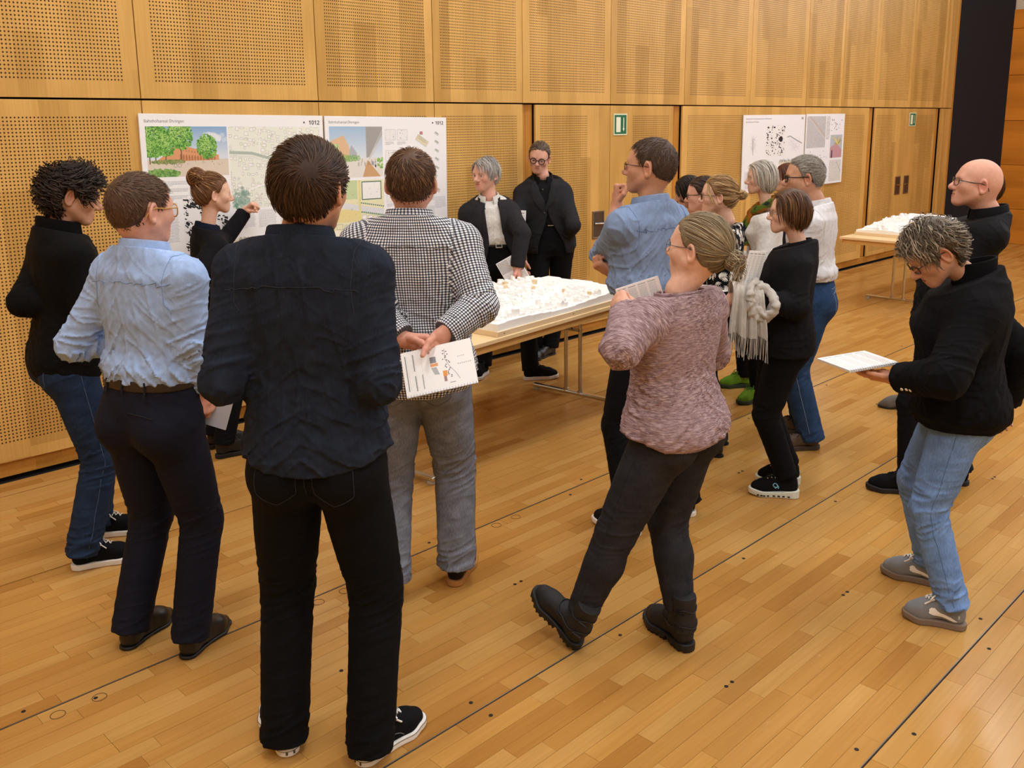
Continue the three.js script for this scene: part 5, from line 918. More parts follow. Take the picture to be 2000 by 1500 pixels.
// collar round the neck. profile of [out, up] pairs from inside to outside; gap = half opening in front
function collar(J, F, o) {
  const c = add(add(F.j.nk, [0, 1, 0], (o.y ?? 0.0) - 0.012), F.front, o.z ?? -0.006), rx = (o.rx ?? 0.066) * F.q, rz = (o.rz ?? 0.07) * F.q, gap = o.gap ?? 0.25, n = 48, tilt = (o.tilt ?? 0.32) * 0.62, prof = o.profile, pos = [], idx = [], uv = [], m = prof.length;
  for (let i = 0; i <= n; i++) {
    const a = lerp(-Math.PI + gap, Math.PI - gap, i / n), ff = smooth(1.2, 2.9, Math.abs(a)), fr = -Math.cos(a), d = add(mul(F.left, Math.sin(a)), F.front, fr);
    prof.forEach(([out, h, pt = 0], k) => {
      const e = [c[0] + F.left[0] * Math.sin(a) * (rx + out) + F.front[0] * fr * (rz + out), 0, c[2] + F.left[2] * Math.sin(a) * (rx + out) + F.front[2] * fr * (rz + out)];
      e[1] = c[1] + h * (1 - (o.frontDrop ?? 0) * ff) - tilt * (fr + 1) * rz * 0.9 - pt * ff;
      pos.push(...e); uv.push(a * 0.07, h);
    });
  }
  for (let i = 0; i < n; i++) for (let k = 0; k < m; k++) { const a = i * m + k, b = i * m + ((k + 1) % m); idx.push(a, a + m, b + m, a, b + m, b); }
  for (const s of [0, n]) for (let k = 1; k < m - 1; k++) idx.push(s * m, s * m + k, s * m + k + 1);
  const g = new THREE.BufferGeometry(); g.setAttribute('position', new THREE.Float32BufferAttribute(pos, 3)); g.setAttribute('uv', new THREE.Float32BufferAttribute(uv, 2)); g.setIndex(idx); g.computeVertexNormals(); return g;
}
const COLLARS = {
  shirt: [[-0.001, -0.02], [-0.003, 0.012], [-0.002, 0.034], [0.003, 0.038], [0.008, 0.034], [0.014, 0.012, 0.008], [0.018, -0.004, 0.02], [0.015, -0.005, 0.02], [0.009, 0.01, 0.006], [0.004, -0.02]],
  band: [[-0.002, -0.025], [-0.004, 0.02], [-0.003, 0.036], [0.001, 0.038], [0.005, 0.034], [0.008, -0.025]],
  tall: [[0.002, -0.03], [-0.004, 0.02], [-0.004, 0.052], [0.001, 0.056], [0.006, 0.05], [0.012, -0.03]],
  rib: [[0.0, -0.012], [-0.002, 0.004], [0.001, 0.01], [0.006, 0.008], [0.008, -0.012]],
  lapel: [[0.004, -0.02], [0.0, 0.012], [0.001, 0.03], [0.006, 0.034], [0.012, 0.028], [0.022, -0.006], [0.026, -0.024], [0.02, -0.025], [0.01, -0.02]],
};
// ---- hands: wrist w, direction d of the fingers, palm normal n; curl per finger, thumb
function handField(w, d, n, side, o = {}) {
  const q = o.q ?? 1, s = mul(cross(d, n), side === 'R' ? 1 : -1), list = [], at = (a, b, c) => add(add(add(w, d, a * q), s, b * q), n, c * q);
  const K = [[0.088, 0.03, 0], [0.092, 0.009, -0.003], [0.088, -0.012, -0.002], [0.08, -0.031, 0.002]], LEN = [0.072, 0.08, 0.074, 0.058], RAD = [0.0092, 0.0095, 0.009, 0.008], curl = o.curl ?? [0.35, 0.4, 0.45, 0.5], spread = o.spread ?? 0.08;
  list.push(cone(at(-0.03, 0, 0), at(0.012, 0, 0), 0.026 * q, 0.025 * q));
  K.forEach((k, i) => {
    const kn = at(...k); list.push(cone(at(0.012, k[1] * 0.55, 0), kn, 0.0165 * q, 0.0128 * q));
    let dir = unit(add(d, s, (1.3 - i) * spread)), p = kn, nn = n;
    [0.45, 0.31, 0.24].forEach((f, m) => { const a = curl[i] * [1.15, 1.45, 0.95][m]; const nd = unit(add(mul(dir, Math.cos(a)), nn, Math.sin(a))); nn = unit(add(mul(nn, Math.cos(a)), dir, -Math.sin(a))); dir = nd; const e = add(p, dir, LEN[i] * f * q); list.push(cone(p, e, RAD[i] * q * (1 - m * 0.1), RAD[i] * q * (0.93 - m * 0.11))); p = e; });
  });
  list.push(ellipsoid(at(0.05, 0.0, 0.004), [0.03 * q, 0.03 * q, 0.03 * q]));
  const t = o.thumb ?? [0.55, 0.35, 0.3], b0 = at(0.018, 0.02, 0.006), d1 = unit(add(add(mul(d, 0.75), s, 0.8 - t[0] * 0.5), n, 0.25 + t[0] * 0.5)), b1 = add(b0, d1, 0.044 * q), d2 = unit(add(add(d1, d, 0.5), s, -t[1])), b2 = add(b1, d2, 0.034 * q), d3 = unit(add(add(d2, s, -t[2]), n, t[2] * 0.3)), b3 = add(b2, d3, 0.027 * q);
  list.push(cone(b0, b1, 0.0155 * q, 0.0125 * q), cone(b1, b2, 0.0115 * q, 0.0105 * q), cone(b2, b3, 0.0105 * q, 0.0088 * q));
  const palm = union(list.filter((_, i) => i === 0 || i === 1 || i === 5 || i === 9 || i === 13), 0.02);
  return (x, y, z) => { let v = 1e9; for (let i = 0; i < list.length; i++) v = smin(v, list[i](x, y, z), 0.006); return smin(v, palm(x, y, z), 0.004); };
}
// ---- shoes, heel at the origin, toe along +z, sole on y = 0
function shoeParts(kind, L, w) {
  const chain2 = (pts) => { const c = pts.map((p) => p); return (x, z) => { let v = 1e9; for (let i = 0; i < c.length - 1; i++) { const a = c[i], b = c[i + 1], dx = b[0] - a[0], dz = b[1] - a[1], t = clamp(((x - a[0]) * dx + (z - a[1]) * dz) / (dx * dx + dz * dz), 0, 1); v = smin(v, Math.hypot(x - a[0] - dx * t, z - a[1] - dz * t) - lerp(a[2], b[2], t), 0.01); } return v; }; };
  const K = { sneaker: { sole: 0.028, out: 0.004, toe: 0.034, toeY: 0.036, ank: 0.05 }, dress: { sole: 0.014, out: 0.002, toe: 0.026, toeY: 0.027, ank: 0.045 }, boot: { sole: 0.034, out: 0.006, toe: 0.036, toeY: 0.04, ank: 0.05 }, runner: { sole: 0.032, out: 0.006, toe: 0.034, toeY: 0.036, ank: 0.048 } }[kind];
  const out = chain2([[0, 0.034, 0.031 * w], [0.002, 0.11, 0.03 * w], [0.004, L * 0.7, 0.043 * w], [0.002, L - K.toe - 0.004, K.toe * w]]);
  const soleTop = (z) => K.sole + (kind === 'runner' ? 0.014 * smooth(0.12, 0.0, z) : 0) + 0.008 * smooth(L * 0.7, L, z) * (kind === 'dress' ? 0.6 : 1);
  const up0 = kind === 'dress' ? (z) => 0.006 * smooth(L * 0.65, L, z) + (z > 0.075 && z < 0.14 ? 0.005 * smooth(0.075, 0.09, z) * smooth(0.14, 0.12, z) : 0) : (z) => 0.009 * smooth(L * 0.7, L, z);
  const tread = kind === 'boot' ? (x, z) => ((z * 46) % 1 > 0.45 && Math.abs(x) > 0.012 ? 0.008 : 0) + (z > 0.085 && z < 0.115 ? 0.014 : 0) : () => 0;
  const sole = (x, y, z) => { const o = out(x, z) - K.out; return smax(o, Math.max(y - soleTop(z), up0(z) + tread(x, z) - y), 0.006); };
  const A = [0, K.sole + 0.06, 0.045], parts = [
    cone([0, K.sole + 0.028, 0.04], [0, K.sole + 0.066, 0.05], 0.033 * w, 0.037 * w), cone([0, K.sole + 0.03, 0.05], [0, K.sole + 0.036, 0.13], 0.034 * w, 0.034 * w), cone([0, K.sole + 0.066, 0.06], [0, K.sole + 0.04, 0.13], 0.033 * w, 0.028 * w),
    cone([0.001, K.sole + 0.034, 0.13], [0.003, K.sole + 0.018, L * 0.7], 0.034 * w, 0.036 * w), cone([0.003, K.sole + 0.016, L * 0.7], [0.002, K.sole + K.toeY * 0.3, L - K.toe - 0.006], 0.039 * w, K.toe * 0.86 * w)];
  if (kind === 'boot') parts.push(cone([0, 0.08, 0.05], [0, 0.2, 0.048], 0.043, 0.047));
  const raw = union(parts, 0.03), topY = kind === 'boot' ? 0.215 : K.sole + 0.075;
  const upper = (x, y, z) => Math.max(smax(raw(x, y, z), out(x, z) - 0.0005, kind === 'boot' && y > 0.07 ? 0.0001 : 0.01) * 1, Math.max(soleTop(z) - 0.006 - y, y - topY));
  const upperB = kind === 'boot' ? (x, y, z) => Math.max(y > 0.075 ? raw(x, y, z) : smax(raw(x, y, z), out(x, z) - 0.0005, 0.01), Math.max(soleTop(z) - 0.006 - y, y - topY)) : upper;
  return { sole, upper: upperB, L, topY, soleTop, out };
}
const SHOES = {};
function shoeGeometry(kind, L, w) {
  const key = kind + L.toFixed(2) + w;
  if (!SHOES[key]) { const p = shoeParts(kind, L, w), lo = [-0.07, -0.02, -0.025], hi = [0.07, 0.235, L + 0.03]; SHOES[key] = { p, sole: fieldGeometry(p.sole, lo, [0.07, 0.07, L + 0.03], 0.004), upper: fieldGeometry(p.upper, lo, hi, 0.0045) }; }
  return SHOES[key];
}
function laceGeometry(p, n, r, bow) {
  const g = [], U = (x, z, o = 0.002) => onto((a, b, c) => p.upper(a, b, c), [x, 0.12, z], o, 10);
  for (let i = 0; i < n; i++) { const z = lerp(0.1, p.L * 0.66, (i + 0.5) / n), a = U(-0.02, z), m = U(0, z + 0.003, 0.004), b = U(0.02, z + 0.008); g.push(tube([a, m, b], r, 5)); if (i < n - 1) g.push(tube([U(0.02, z + 0.004), U(0, z + 0.012, 0.004), U(-0.02, z + 0.02)], r, 5)); }
  if (bow) { const c = U(0, 0.104, 0.006); g.push(tube([c, add(c, [0.025, 0.02, 0.012]), add(c, [0.045, 0.004, 0.03]), add(c, [0.02, 0.0, 0.012]), c], r, 5), tube([c, add(c, [-0.025, 0.02, 0.01]), add(c, [-0.042, 0.0, 0.026]), add(c, [-0.018, -0.002, 0.01]), c], r, 5), tube([c, add(c, [0.03, 0.002, 0.02]), add(c, [0.045, -0.016, 0.05])], r, 5), tube([c, add(c, [-0.03, 0.0, 0.02]), add(c, [-0.04, -0.02, 0.045])], r, 5)); }
  return mergeGeometries(g);
}
// ---------------------------------------------------------------- cloth
const repeatOf = (t, m) => { const c = t.clone(); c.repeat.set(1 / m, 1 / m); c.needsUpdate = true; return c; };
const weaveBump = dataTexture(256, 256, (x, y) => 128 + 60 * Math.sin((x + y) * 0.785) * 0.5 + tileNoise(x / 256, y / 256, 30, 30, 5) * 40, false);
const clothMap = dataTexture(512, 512, (x, y) => { const u = x / 512, v = y / 512, g = 228 + tileNoise(u, v, 50, 50, 2) * 14 + tileNoise(u, v, 7, 7, 3) * 12; return [g, g, g]; });
const denimMap = dataTexture(512, 512, (x, y) => { const u = x / 512, v = y / 512, g = 205 + ((x + y * 2) % 4 < 2 ? -14 : 10) + tileNoise(u, v, 90, 12, 2) * 26 + tileNoise(u, v, 5, 4, 3) * 26 + tileNoise(u, v, 150, 150, 7) * 14; return [g, g, g + 4]; });
const melangeMap = dataTexture(512, 512, (x, y) => { const u = x / 512, v = y / 512, s = tileNoise(u, v, 9, 95, 2) + 0.7 * tileNoise(u, v, 22, 150, 4) + 0.5 * tileNoise(u, v, 6, 30, 6), k = clamp(0.5 + s * 0.55, 0, 1); return [lerp(104, 206, k), lerp(80, 184, k), lerp(86, 186, k)]; });
const checkMap = dataTexture(64, 64, (x, y) => { const a = x < 30 ? 1 : 0, b = y < 30 ? 1 : 0, edge = n2(x * 0.7, y * 0.7) * 8, k = a && b ? 34 : a || b ? 128 : 244; return [k + edge, k + edge + (k < 200 ? 3 : 0), k + edge + (k < 200 ? 14 : -3)]; });
const floralMap = canvasTexture(512, 512, (c) => {
  const r = seeded(4); c.fillStyle = '#0e0e12'; c.fillRect(0, 0, 512, 512);
  for (let i = 0; i < 64; i++) { const x = r() * 512, y = r() * 512, a = r() * 6.28; for (const [ox, oy] of [[0, 0], [512, 0], [-512, 0], [0, 512], [0, -512]]) { c.save(); c.translate(x + ox, y + oy); c.rotate(a); c.fillStyle = ['#e9e4da', '#cfcac2', '#b7a9a0', '#f2efe8'][i % 4]; for (let k = -2; k <= 2; k++) { c.save(); c.rotate(k * 0.42); c.beginPath(); c.ellipse(0, 24, 5, 20, 0, 0, 6.28); c.fill(); c.restore(); } c.restore(); } }
}, true);
function cloth(hex, o = {}) {
  const m = phys({ color: hex, roughness: o.rough ?? 0.88, specularIntensity: o.spec ?? 0.3, sheen: o.sheen ?? 0, sheenColor: new THREE.Color(o.sheenColor ?? hex), sheenRoughness: 0.5, side: THREE.DoubleSide });
  m.map = repeatOf(o.map ?? clothMap, o.size ?? 0.22); m.bumpMap = repeatOf(weaveBump, 0.05); m.bumpScale = o.bump ?? 0.0004;
  return m;
}
const leatherBlack = phys({ color: 0x0b0b0b, roughness: 0.42, clearcoat: 0.12, clearcoatRoughness: 0.3 });
const beltBrown = phys({ color: 0x2b1d14, roughness: 0.45 });

// ---------------------------------------------------------------- one person from joints and a wardrobe
function person(id, label, o) {
  const J = JOINTS[id], F = bodyFrame(J, o), j = J.j, q = F.q, g = thing('person', label, 'person', J.at);
  const cell = o.cell ?? 0.011, H = o.head ?? {}, hs = (H.s ?? (H.fem ? 0.94 : 1)) * (0.4 + 0.6 * q);
  const toWorld = new THREE.Matrix4().compose(new THREE.Vector3(...j.hd), new THREE.Quaternion().setFromEuler(new THREE.Euler((H.pitch ?? 0) * D2R, J.yh * D2R, (H.roll ?? 0) * D2R, 'YXZ')), new THREE.Vector3(hs, hs, hs)).multiply(new THREE.Matrix4().makeTranslation(0, -0.01, 0));
  const toHead = toWorld.clone().invert(), nkL = new THREE.Vector3(...add(j.nk, F.front, -0.005)).applyMatrix4(toHead).toArray();
  // body: head and neck, hands, and the rest of the figure inside the clothes
  const face = headField(H), neck = cone([0, -0.05, -0.02], nkL, (H.fem ? 0.045 : 0.054) + (H.fat ?? 0) * 0.008, (H.fem ? 0.044 : 0.05) + (H.fat ?? 0) * 0.006), nape = ellipsoid([0, -0.03, -0.035], [0.05, 0.05, 0.05]);
  const headAll = (x, y, z) => smin(face(x, y, z), smin(neck(x, y, z), nape(x, y, z), 0.03), 0.022);
  const tone = skinColour(H), hc = o.headCell ?? 0.0036;
  const headGeo = fieldGeometry(headAll, [-0.115, Math.min(-0.16, nkL[1] - 0.07), Math.min(-0.14, nkL[2] - 0.08)], [0.115, 0.14, 0.135], hc, { colour: tone }); headGeo.applyMatrix4(toWorld);
  const skin = SKIN[H.skin ?? 'fair'], handTone = (x, y, z) => { const m = 1 + 0.06 * n3(x * 40, y * 40, z * 40); return [skin[0] * m * 0.97, skin[1] * m * 0.88, skin[2] * m * 0.86]; };
  const geos = [headGeo];
  const fr = (v) => unit(add(add(mul(F.front, v[0]), F.left, v[1]), [0, 1, 0], v[2]));
  for (const s of ['L', 'R']) {
    const w = j['w' + s], ho = o.hands?.[s] ?? {}, fd = unit(sub(w, j['e' + s])), d = ho.d ? fr(ho.d) : fd;
    let n = ho.n ? fr(ho.n) : unit(add(mul(F.left, s === 'L' ? -1 : 1), F.front, -0.2)); n = unit(add(n, d, -dot(n, d)));
    const hf = handField(w, d, n, s, { ...ho, q: (H.fem ? 0.9 : 1) * (0.5 + 0.5 * q) }), arm = cone(j['e' + s], w, 0.04 * q, 0.0275 * q), end = add(w, fd, -0.13);
    const both = (x, y, z) => smin(hf(x, y, z), Math.max(arm(x, y, z), dot(sub([x, y, z], end), mul(fd, -1))), 0.012), c = add(w, d, 0.07), [lo, hi] = bounds([add(w, fd, -0.15), c, add(c, d, 0.11), add(c, n, 0.06)], 0.075);
    geos.push(fieldGeometry(both, lo, hi, o.handCell ?? 0.0036, { colour: handTone }));
  }
  {
    const tor = torsoField(F, ROWS[H.fem ? 'woman' : 'man'], -0.02), up = ['L', 'R'].map((s) => cone(j['s' + s], j['e' + s], 0.045 * q, 0.036 * q)), fo = ['L', 'R'].map((s) => cone(j['e' + s], j['w' + s], 0.036 * q, 0.024 * q)), th = ['L', 'R'].map((s) => cone(j['h' + s], j['k' + s], 0.072 * q, 0.046 * q)), sh = ['L', 'R'].map((s) => cone(j['k' + s], add(j['a' + s], [0, -1, 0], 0.03), 0.046 * q, 0.03 * q));
    const f = (x, y, z) => { let v = Math.max(tor(x, y, z), y - j.nk[1] + 0.05); for (let i = 0; i < 2; i++) { v = smin(v, up[i](x, y, z), 0.03); v = Math.min(v, fo[i](x, y, z)); v = smin(v, th[i](x, y, z), 0.03); v = smin(v, sh[i](x, y, z), 0.01); } return v; };
    const [lo, hi] = bounds(Object.values(j), 0.2); lo[1] = -0.01;
    geos.push(fieldGeometry(f, lo, hi, 0.02, { colour: handTone }));
  }
  mesh('body', mergeGeometries(geos.map((k) => k.index ? k.toNonIndexed() : k)), phys({ vertexColors: true, roughness: 0.5, specularIntensity: 0.35, sheen: 0.15, sheenColor: new THREE.Color(0.9, 0.5, 0.4) }), g);
  const place = (geo) => { geo.applyMatrix4(toWorld); return geo; };
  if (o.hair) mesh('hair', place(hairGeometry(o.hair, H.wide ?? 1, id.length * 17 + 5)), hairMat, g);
  if (o.eyes) { for (const s of [1, -1]) { const e = eyeGeometry(o.eyes); const look = o.look ?? [0, 0]; e.rotateX(look[1]); e.rotateY(look[0]); e.translate(s * 0.032, 0.001, 0.0745); mesh('eye', place(e), eyeMat, g); } }
  if (o.brow) mesh('eyebrows', place(browStrands(o.brow, 3, H.fem)), hairMat, g);
  if (o.glasses) { const p = glassesParts(o.glasses, H.wide ?? 1); const m = mesh('glasses', place(p.frame), phys({ color: o.glasses.color ?? 0x14120f, metalness: o.glasses.metal ?? 0, roughness: 0.3 }), g); for (const l of p.lenses) { const lm = mesh('lens', place(l), lensMat, m); lm.castShadow = false; } }
  // clothes
  const uv = clothesUV(F, J), ctx = { J, F, j, q, g, fr, toWorld, place };
  const all = bounds(['pel', 'nk', 'sL', 'sR', 'eL', 'eR', 'wL', 'wR'].map((k) => j[k]), 0.26), low = bounds(['pel', 'hL', 'hR', 'kL', 'kR', 'aL', 'aR'].map((k) => j[k]), 0.24);
  all[0][1] = Math.min(all[0][1], j.pel[1] - 0.32);
  for (const t of o.tops ?? []) {
    const f = topField(J, F, { rows: ROWS[H.fem ? 'woman' : 'man'], ...t }); ctx[t.name] = f;
    const m = mesh(t.name, fieldGeometry(f, all[0], all[1], t.cell ?? cell, { uv }), t.mat, g);
    if (t.label) m.userData.label = t.label;
    if (t.collar) mesh('collar', collar(J, F, { ...t.collar, profile: COLLARS[t.collar.kind] }), t.collar.mat ?? t.mat, m);
    if (t.parts) t.parts(ctx, f, m);
  }
  if (o.bottom) {
    const b = o.bottom, f = legsField(J, F, { rows: ROWS[H.fem ? 'woman' : 'man'], ...b }); ctx.legs = f;
    const m = mesh(b.name ?? 'trousers', fieldGeometry(f, low[0], low[1], b.cell ?? cell, { uv }), b.mat, g);
    if (b.belt) { const y = j.pel[1] + F.LA * ((b.waist ?? 0.2)) - 0.02; const bm = mesh('belt', band(f, j.pel, y, 0.036, 0.0035, 0.004, J.yp), b.belt, g); if (b.buckle) { const p = onto(f, add(add(j.pel, F.fp, 0.16), [0, 1, 0], y - j.pel[1]), 0.008); const bg = mergeGeometries([box(0.05, 0.006, 0.006, 0, 0.018, 0), box(0.05, 0.006, 0.006, 0, -0.018, 0), box(0.006, 0.036, 0.006, 0.022, 0, 0), box(0.006, 0.036, 0.006, -0.022, 0, 0)]); bg.rotateY(J.yp * D2R); bg.translate(...p); mesh('buckle', bg, b.buckle, bm); } }
    if (b.parts) b.parts(ctx, f, m);
  }
  const S = o.shoes;
  for (const s of ['L', 'R']) {
    const h = j['f' + s], t = j['t' + s], z = unit(sub(t, h)), x = unit(cross([0, 1, 0], z)), y = cross(z, x), L = len(sub(t, h));
    const geo = shoeGeometry(S.kind, Math.round(L * 50) / 50, S.w ?? (H.fem ? 0.92 : 1.04)), M = new THREE.Matrix4().makeBasis(new THREE.Vector3(...x), new THREE.Vector3(...y), new THREE.Vector3(...z)).setPosition(...h);
    const put = (m) => { m.applyMatrix4(M); return m; };
    const up = put(mesh('shoe', geo.upper, S.upper, g));
    put(mesh('sole', geo.sole, S.sole, g));
    const sub_ = (name, gg, mat) => mesh(name, gg, mat, up);
    if (S.laces) sub_('laces', laceGeometry(geo.p, S.laces.n ?? 4, S.laces.r ?? 0.0026, S.laces.bow ?? true), S.laces.mat);
    if (S.more) S.more(sub_, geo.p, s);
  }
  o.extra?.(ctx);
  return ctx;
}
const put3 = (v) => new THREE.Vector3(...v);
// seams shared by several garments
const yokeSeam = (ctx, f, m, mat, drop = 0.14, half = 0.17) => { const { j, F } = ctx, pts = []; for (let i = -4; i <= 4; i++) pts.push(add(add(add(j.nk, F.left, (i / 4) * half), F.front, -0.14), [0, 1, 0], -drop + 0.012 * Math.cos(i * 0.4))); mesh('yoke_seam', seamTube(f, pts), mat, m); };
const sleeveSeams = (ctx, f, m, mat) => { const { j, F } = ctx; for (const [s, k] of [['L', 1], ['R', -1]]) { const c = add(add(j['s' + s], F.left, -0.022 * k), [0, 1, 0], -0.03), pts = []; for (let i = 0; i <= 6; i++) { const a = -0.4 + (i / 6) * 2.9; pts.push(add(add(c, [0, 1, 0], Math.cos(a) * 0.1), F.front, -Math.sin(a) * 0.1)); } mesh('sleeve_seam', seamTube(f, pts, 0.0012), mat, m); } };
const jeansParts = (thread, pockets = true, label) => (ctx, f, m) => {
  const { j, F } = ctx, b = mul(F.fp, -1), P0 = add(j.pel, b, 0.14);
  if (pockets) for (const s of [1, -1]) { const c = add(add(P0, F.lp, s * 0.085), [0, 1, 0], -0.035), pt = (u, v) => add(add(c, F.lp, u), [0, 1, 0], v); mesh('back_pocket', mergeGeometries([seamTube(f, [pt(-0.062, 0.075), pt(-0.06, -0.05), pt(0, -0.085), pt(0.06, -0.05), pt(0.062, 0.075)], 0.0013), seamTube(f, [pt(-0.062, 0.075), pt(0.062, 0.075)], 0.0016)]), thread, m); }
  mesh('seat_seam', mergeGeometries([seamTube(f, [add(P0, [0, 1, 0], 0.11), add(P0, [0, 1, 0], 0.0), add(P0, [0, 1, 0], -0.09)], 0.0013), seamTube(f, [-1, -0.5, 0, 0.5, 1].map((u) => add(add(P0, F.lp, u * 0.15), [0, 1, 0], 0.075 - 0.03 * (1 - Math.abs(u)))), 0.0013)]), thread, m);
  const side = []; for (const [s, k] of [['L', 1], ['R', -1]]) { const a = add(j['h' + s], F.lp, k * 0.1), c = add(j['k' + s], F.lp, k * 0.1), d = add(j['a' + s], F.lp, k * 0.09); side.push(seamTube(f, [a, mix3(a, c, 0.5), c, mix3(c, d, 0.5), mix3(c, d, 0.93)], 0.0012)); } mesh('side_seam', mergeGeometries(side), thread, m);
};
const cuffBand = (ctx, f, m, mat, s, at = 0.9) => { const { j } = ctx, a = j['e' + s], b = j['w' + s], d = unit(sub(b, a)), c = mix3(a, b, at), u = unit(cross(d, [0.31, 0.9, 0.2])), v = cross(d, u), pts = []; for (let i = 0; i < 14; i++) { const t = (i / 14) * 6.283; pts.push(onto(f, add(add(c, u, Math.cos(t) * 0.045), v, Math.sin(t) * 0.045), 0.0006)); } mesh('cuff_seam', new THREE.TubeGeometry(new THREE.CatmullRomCurve3(pts.map(put3), true), 42, 0.0015, 4, true), mat, m); };
const buttons = (f, pts, r, mat, m) => { for (const p of pts) { const q = onto(f, p, 0.001), e = 0.003, n = unit([f(q[0] + e, q[1], q[2]) - f(q[0] - e, q[1], q[2]), f(q[0], q[1] + e, q[2]) - f(q[0], q[1] - e, q[2]), f(q[0], q[1], q[2] + e) - f(q[0], q[1], q[2] - e)]); mesh('button', rod(q, add(q, n, 0.0025), r, 14, r * 0.85), mat, m); } };
// ---------------------------------------------------------------- the people
const black = cloth(0x16151a, { sheen: 0.25 }), blackKnit = cloth(0x121217, { rough: 0.95 }), threadDark = std({ color: 0x0b0d12, roughness: 0.9 });
const short = (c1, c2, W, o = {}) => ({ ear: 1, n: 2600, len: (p) => lerp(0.01, 0.04, smooth(-0.06, 0.09, p[1])), r: 0.0021, flow: FLOW.crown(W, 0.4, 0.8, 0.3), lift: 0.18, rough: 0.3, thick: 0.009, c1, c2, ...o });

const curly = person('curly', 'man with dark curly hair in a black velvet jacket and blue jeans', {
  cell: 0.009, head: { skin: 'tan', pitch: 14, s: 1.02, nose: 1.1 }, brow: '#2a201a', eyes: 0x3a2a1c,
  hair: { ear: 1, n: 1700, len: (p) => 0.085 * (1 - 0.6 * smooth(0.02, 0.075, p[2])) * (1 - 0.3 * smooth(-0.03, -0.08, p[1])) * (1 - 0.8 * smooth(-0.01, 0.04, p[2]) * smooth(0.06, 0.0, p[1])), r: 0.003, seg: 14, tip: 0.5, flow: FLOW.crown([0.0, 0.12, -0.06], 0.5, 0.5), curl: 0.0115, turns: 2.3, lift: 0.12, rough: 0.35, thick: 0.022, loose: 0.02, c1: '#2b211c', c2: '#4b3d33', streak: 0.25, table: 'man' },
  tops: [{ name: 'jacket', mat: cloth(0x0d0c0d, { sheen: 0.5, sheenColor: 0x3a3432 }), ease: 0.03, flare: 0.006, hem: -0.27, sleeve: [0.02, 0.022, 0.022], fold: 0.003, neckUp: 0.03, collar: { kind: 'tall', rx: 0.08, rz: 0.082, gap: 0.5, tilt: 0.42, y: 0.004 }, pow: 2.6 }],
  bottom: { name: 'jeans', mat: cloth(0x2b3f5c, { map: denimMap, size: 0.28 }), leg: [0.1, 0.075, 0.07], fold: 0.008, bunch: 1.6, hemUp: -0.02, parts: jeansParts(std({ color: 0x53627a, roughness: 0.9 })) },
  shoes: { kind: 'sneaker', upper: cloth(0x15171c, { map: denimMap }), sole: std({ color: 0xe4e1db, roughness: 0.7 }), laces: { mat: std({ color: 0xe4e1db }) } },
});
const shirtBlue = cloth(0xb2d0ff, { rough: 0.75 }), threadBlue = std({ color: 0x7f9cc6, roughness: 0.9 });
const lightblue = person('lightblue', 'man in a light blue shirt and navy suit trousers standing with his back turned', {
  cell: 0.008, head: { skin: 'pink', s: 1.03, wide: 1.06, fat: 0.5, pitch: 2 }, brow: '#5a4332', eyes: 0x4a3a2a, glasses: { color: 0xc79a4a, r: 0.0022, rw: 0.026, rh: 0.021 },
  hair: short('#5b4434', '#7a614c', [0.01, 0.1, -0.085], { n: 4200, len: (p) => lerp(0.006, 0.03, smooth(-0.05, 0.1, p[1])), thick: 0.008, r: 0.0017 }),
  tops: [{ name: 'shirt', mat: shirtBlue, ease: 0.022, blouse: 0.018, hem: 0.2, sleeve: [0.016, 0.02, 0.018], cuffR: 0.97, fold: 0.0095, diag: 1.8, drape: 0.7, neckUp: 0.03, collar: { kind: 'shirt', rx: 0.07, rz: 0.073, tilt: 0.36, y: 0.002 }, parts: (c, f, m) => { yokeSeam(c, f, m, threadBlue, 0.13, 0.19); sleeveSeams(c, f, m, threadBlue); cuffBand(c, f, m, threadBlue, 'R', 0.78); } }],
  bottom: { mat: cloth(0x1b1d2c, { rough: 0.8 }), waist: 0.235, leg: [0.1, 0.075, 0.068], fold: 0.005, bunch: 0.8, hemUp: -0.022, ease: 0.016, seat: 0.096, belt: beltBrown, parts: (c, f, m) => { const { j, F } = c, b = mul(F.fp, -1), P0 = add(add(j.pel, b, 0.15), [0, 1, 0], 0.03); const pts = [-1, 0, 1].map((u) => add(add(P0, F.lp, -0.085 + u * 0.06), [0, 1, 0], u * 0.002)); mesh('welt_pocket', seamTube(f, pts, 0.003), threadDark, m); for (const u of [-0.11, 0.0, 0.1]) { const a = add(add(j.pel, b, 0.16), F.lp, u); mesh('belt_loop', seamTube((x, y, z) => f(x, y, z) - 0.008, [add(a, [0, 1, 0], 0.148), add(a, [0, 1, 0], 0.098)], 0.004), threadDark, m); } } },
  hands: { R: { d: [0.2, 0.0, -1], n: [0, 1, 0], curl: [0.5, 0.55, 0.6, 0.6] } },
  shoes: { kind: 'dress', w: 1.1, upper: leatherBlack, sole: std({ color: 0x0c0b0b, roughness: 0.5 }) },
});
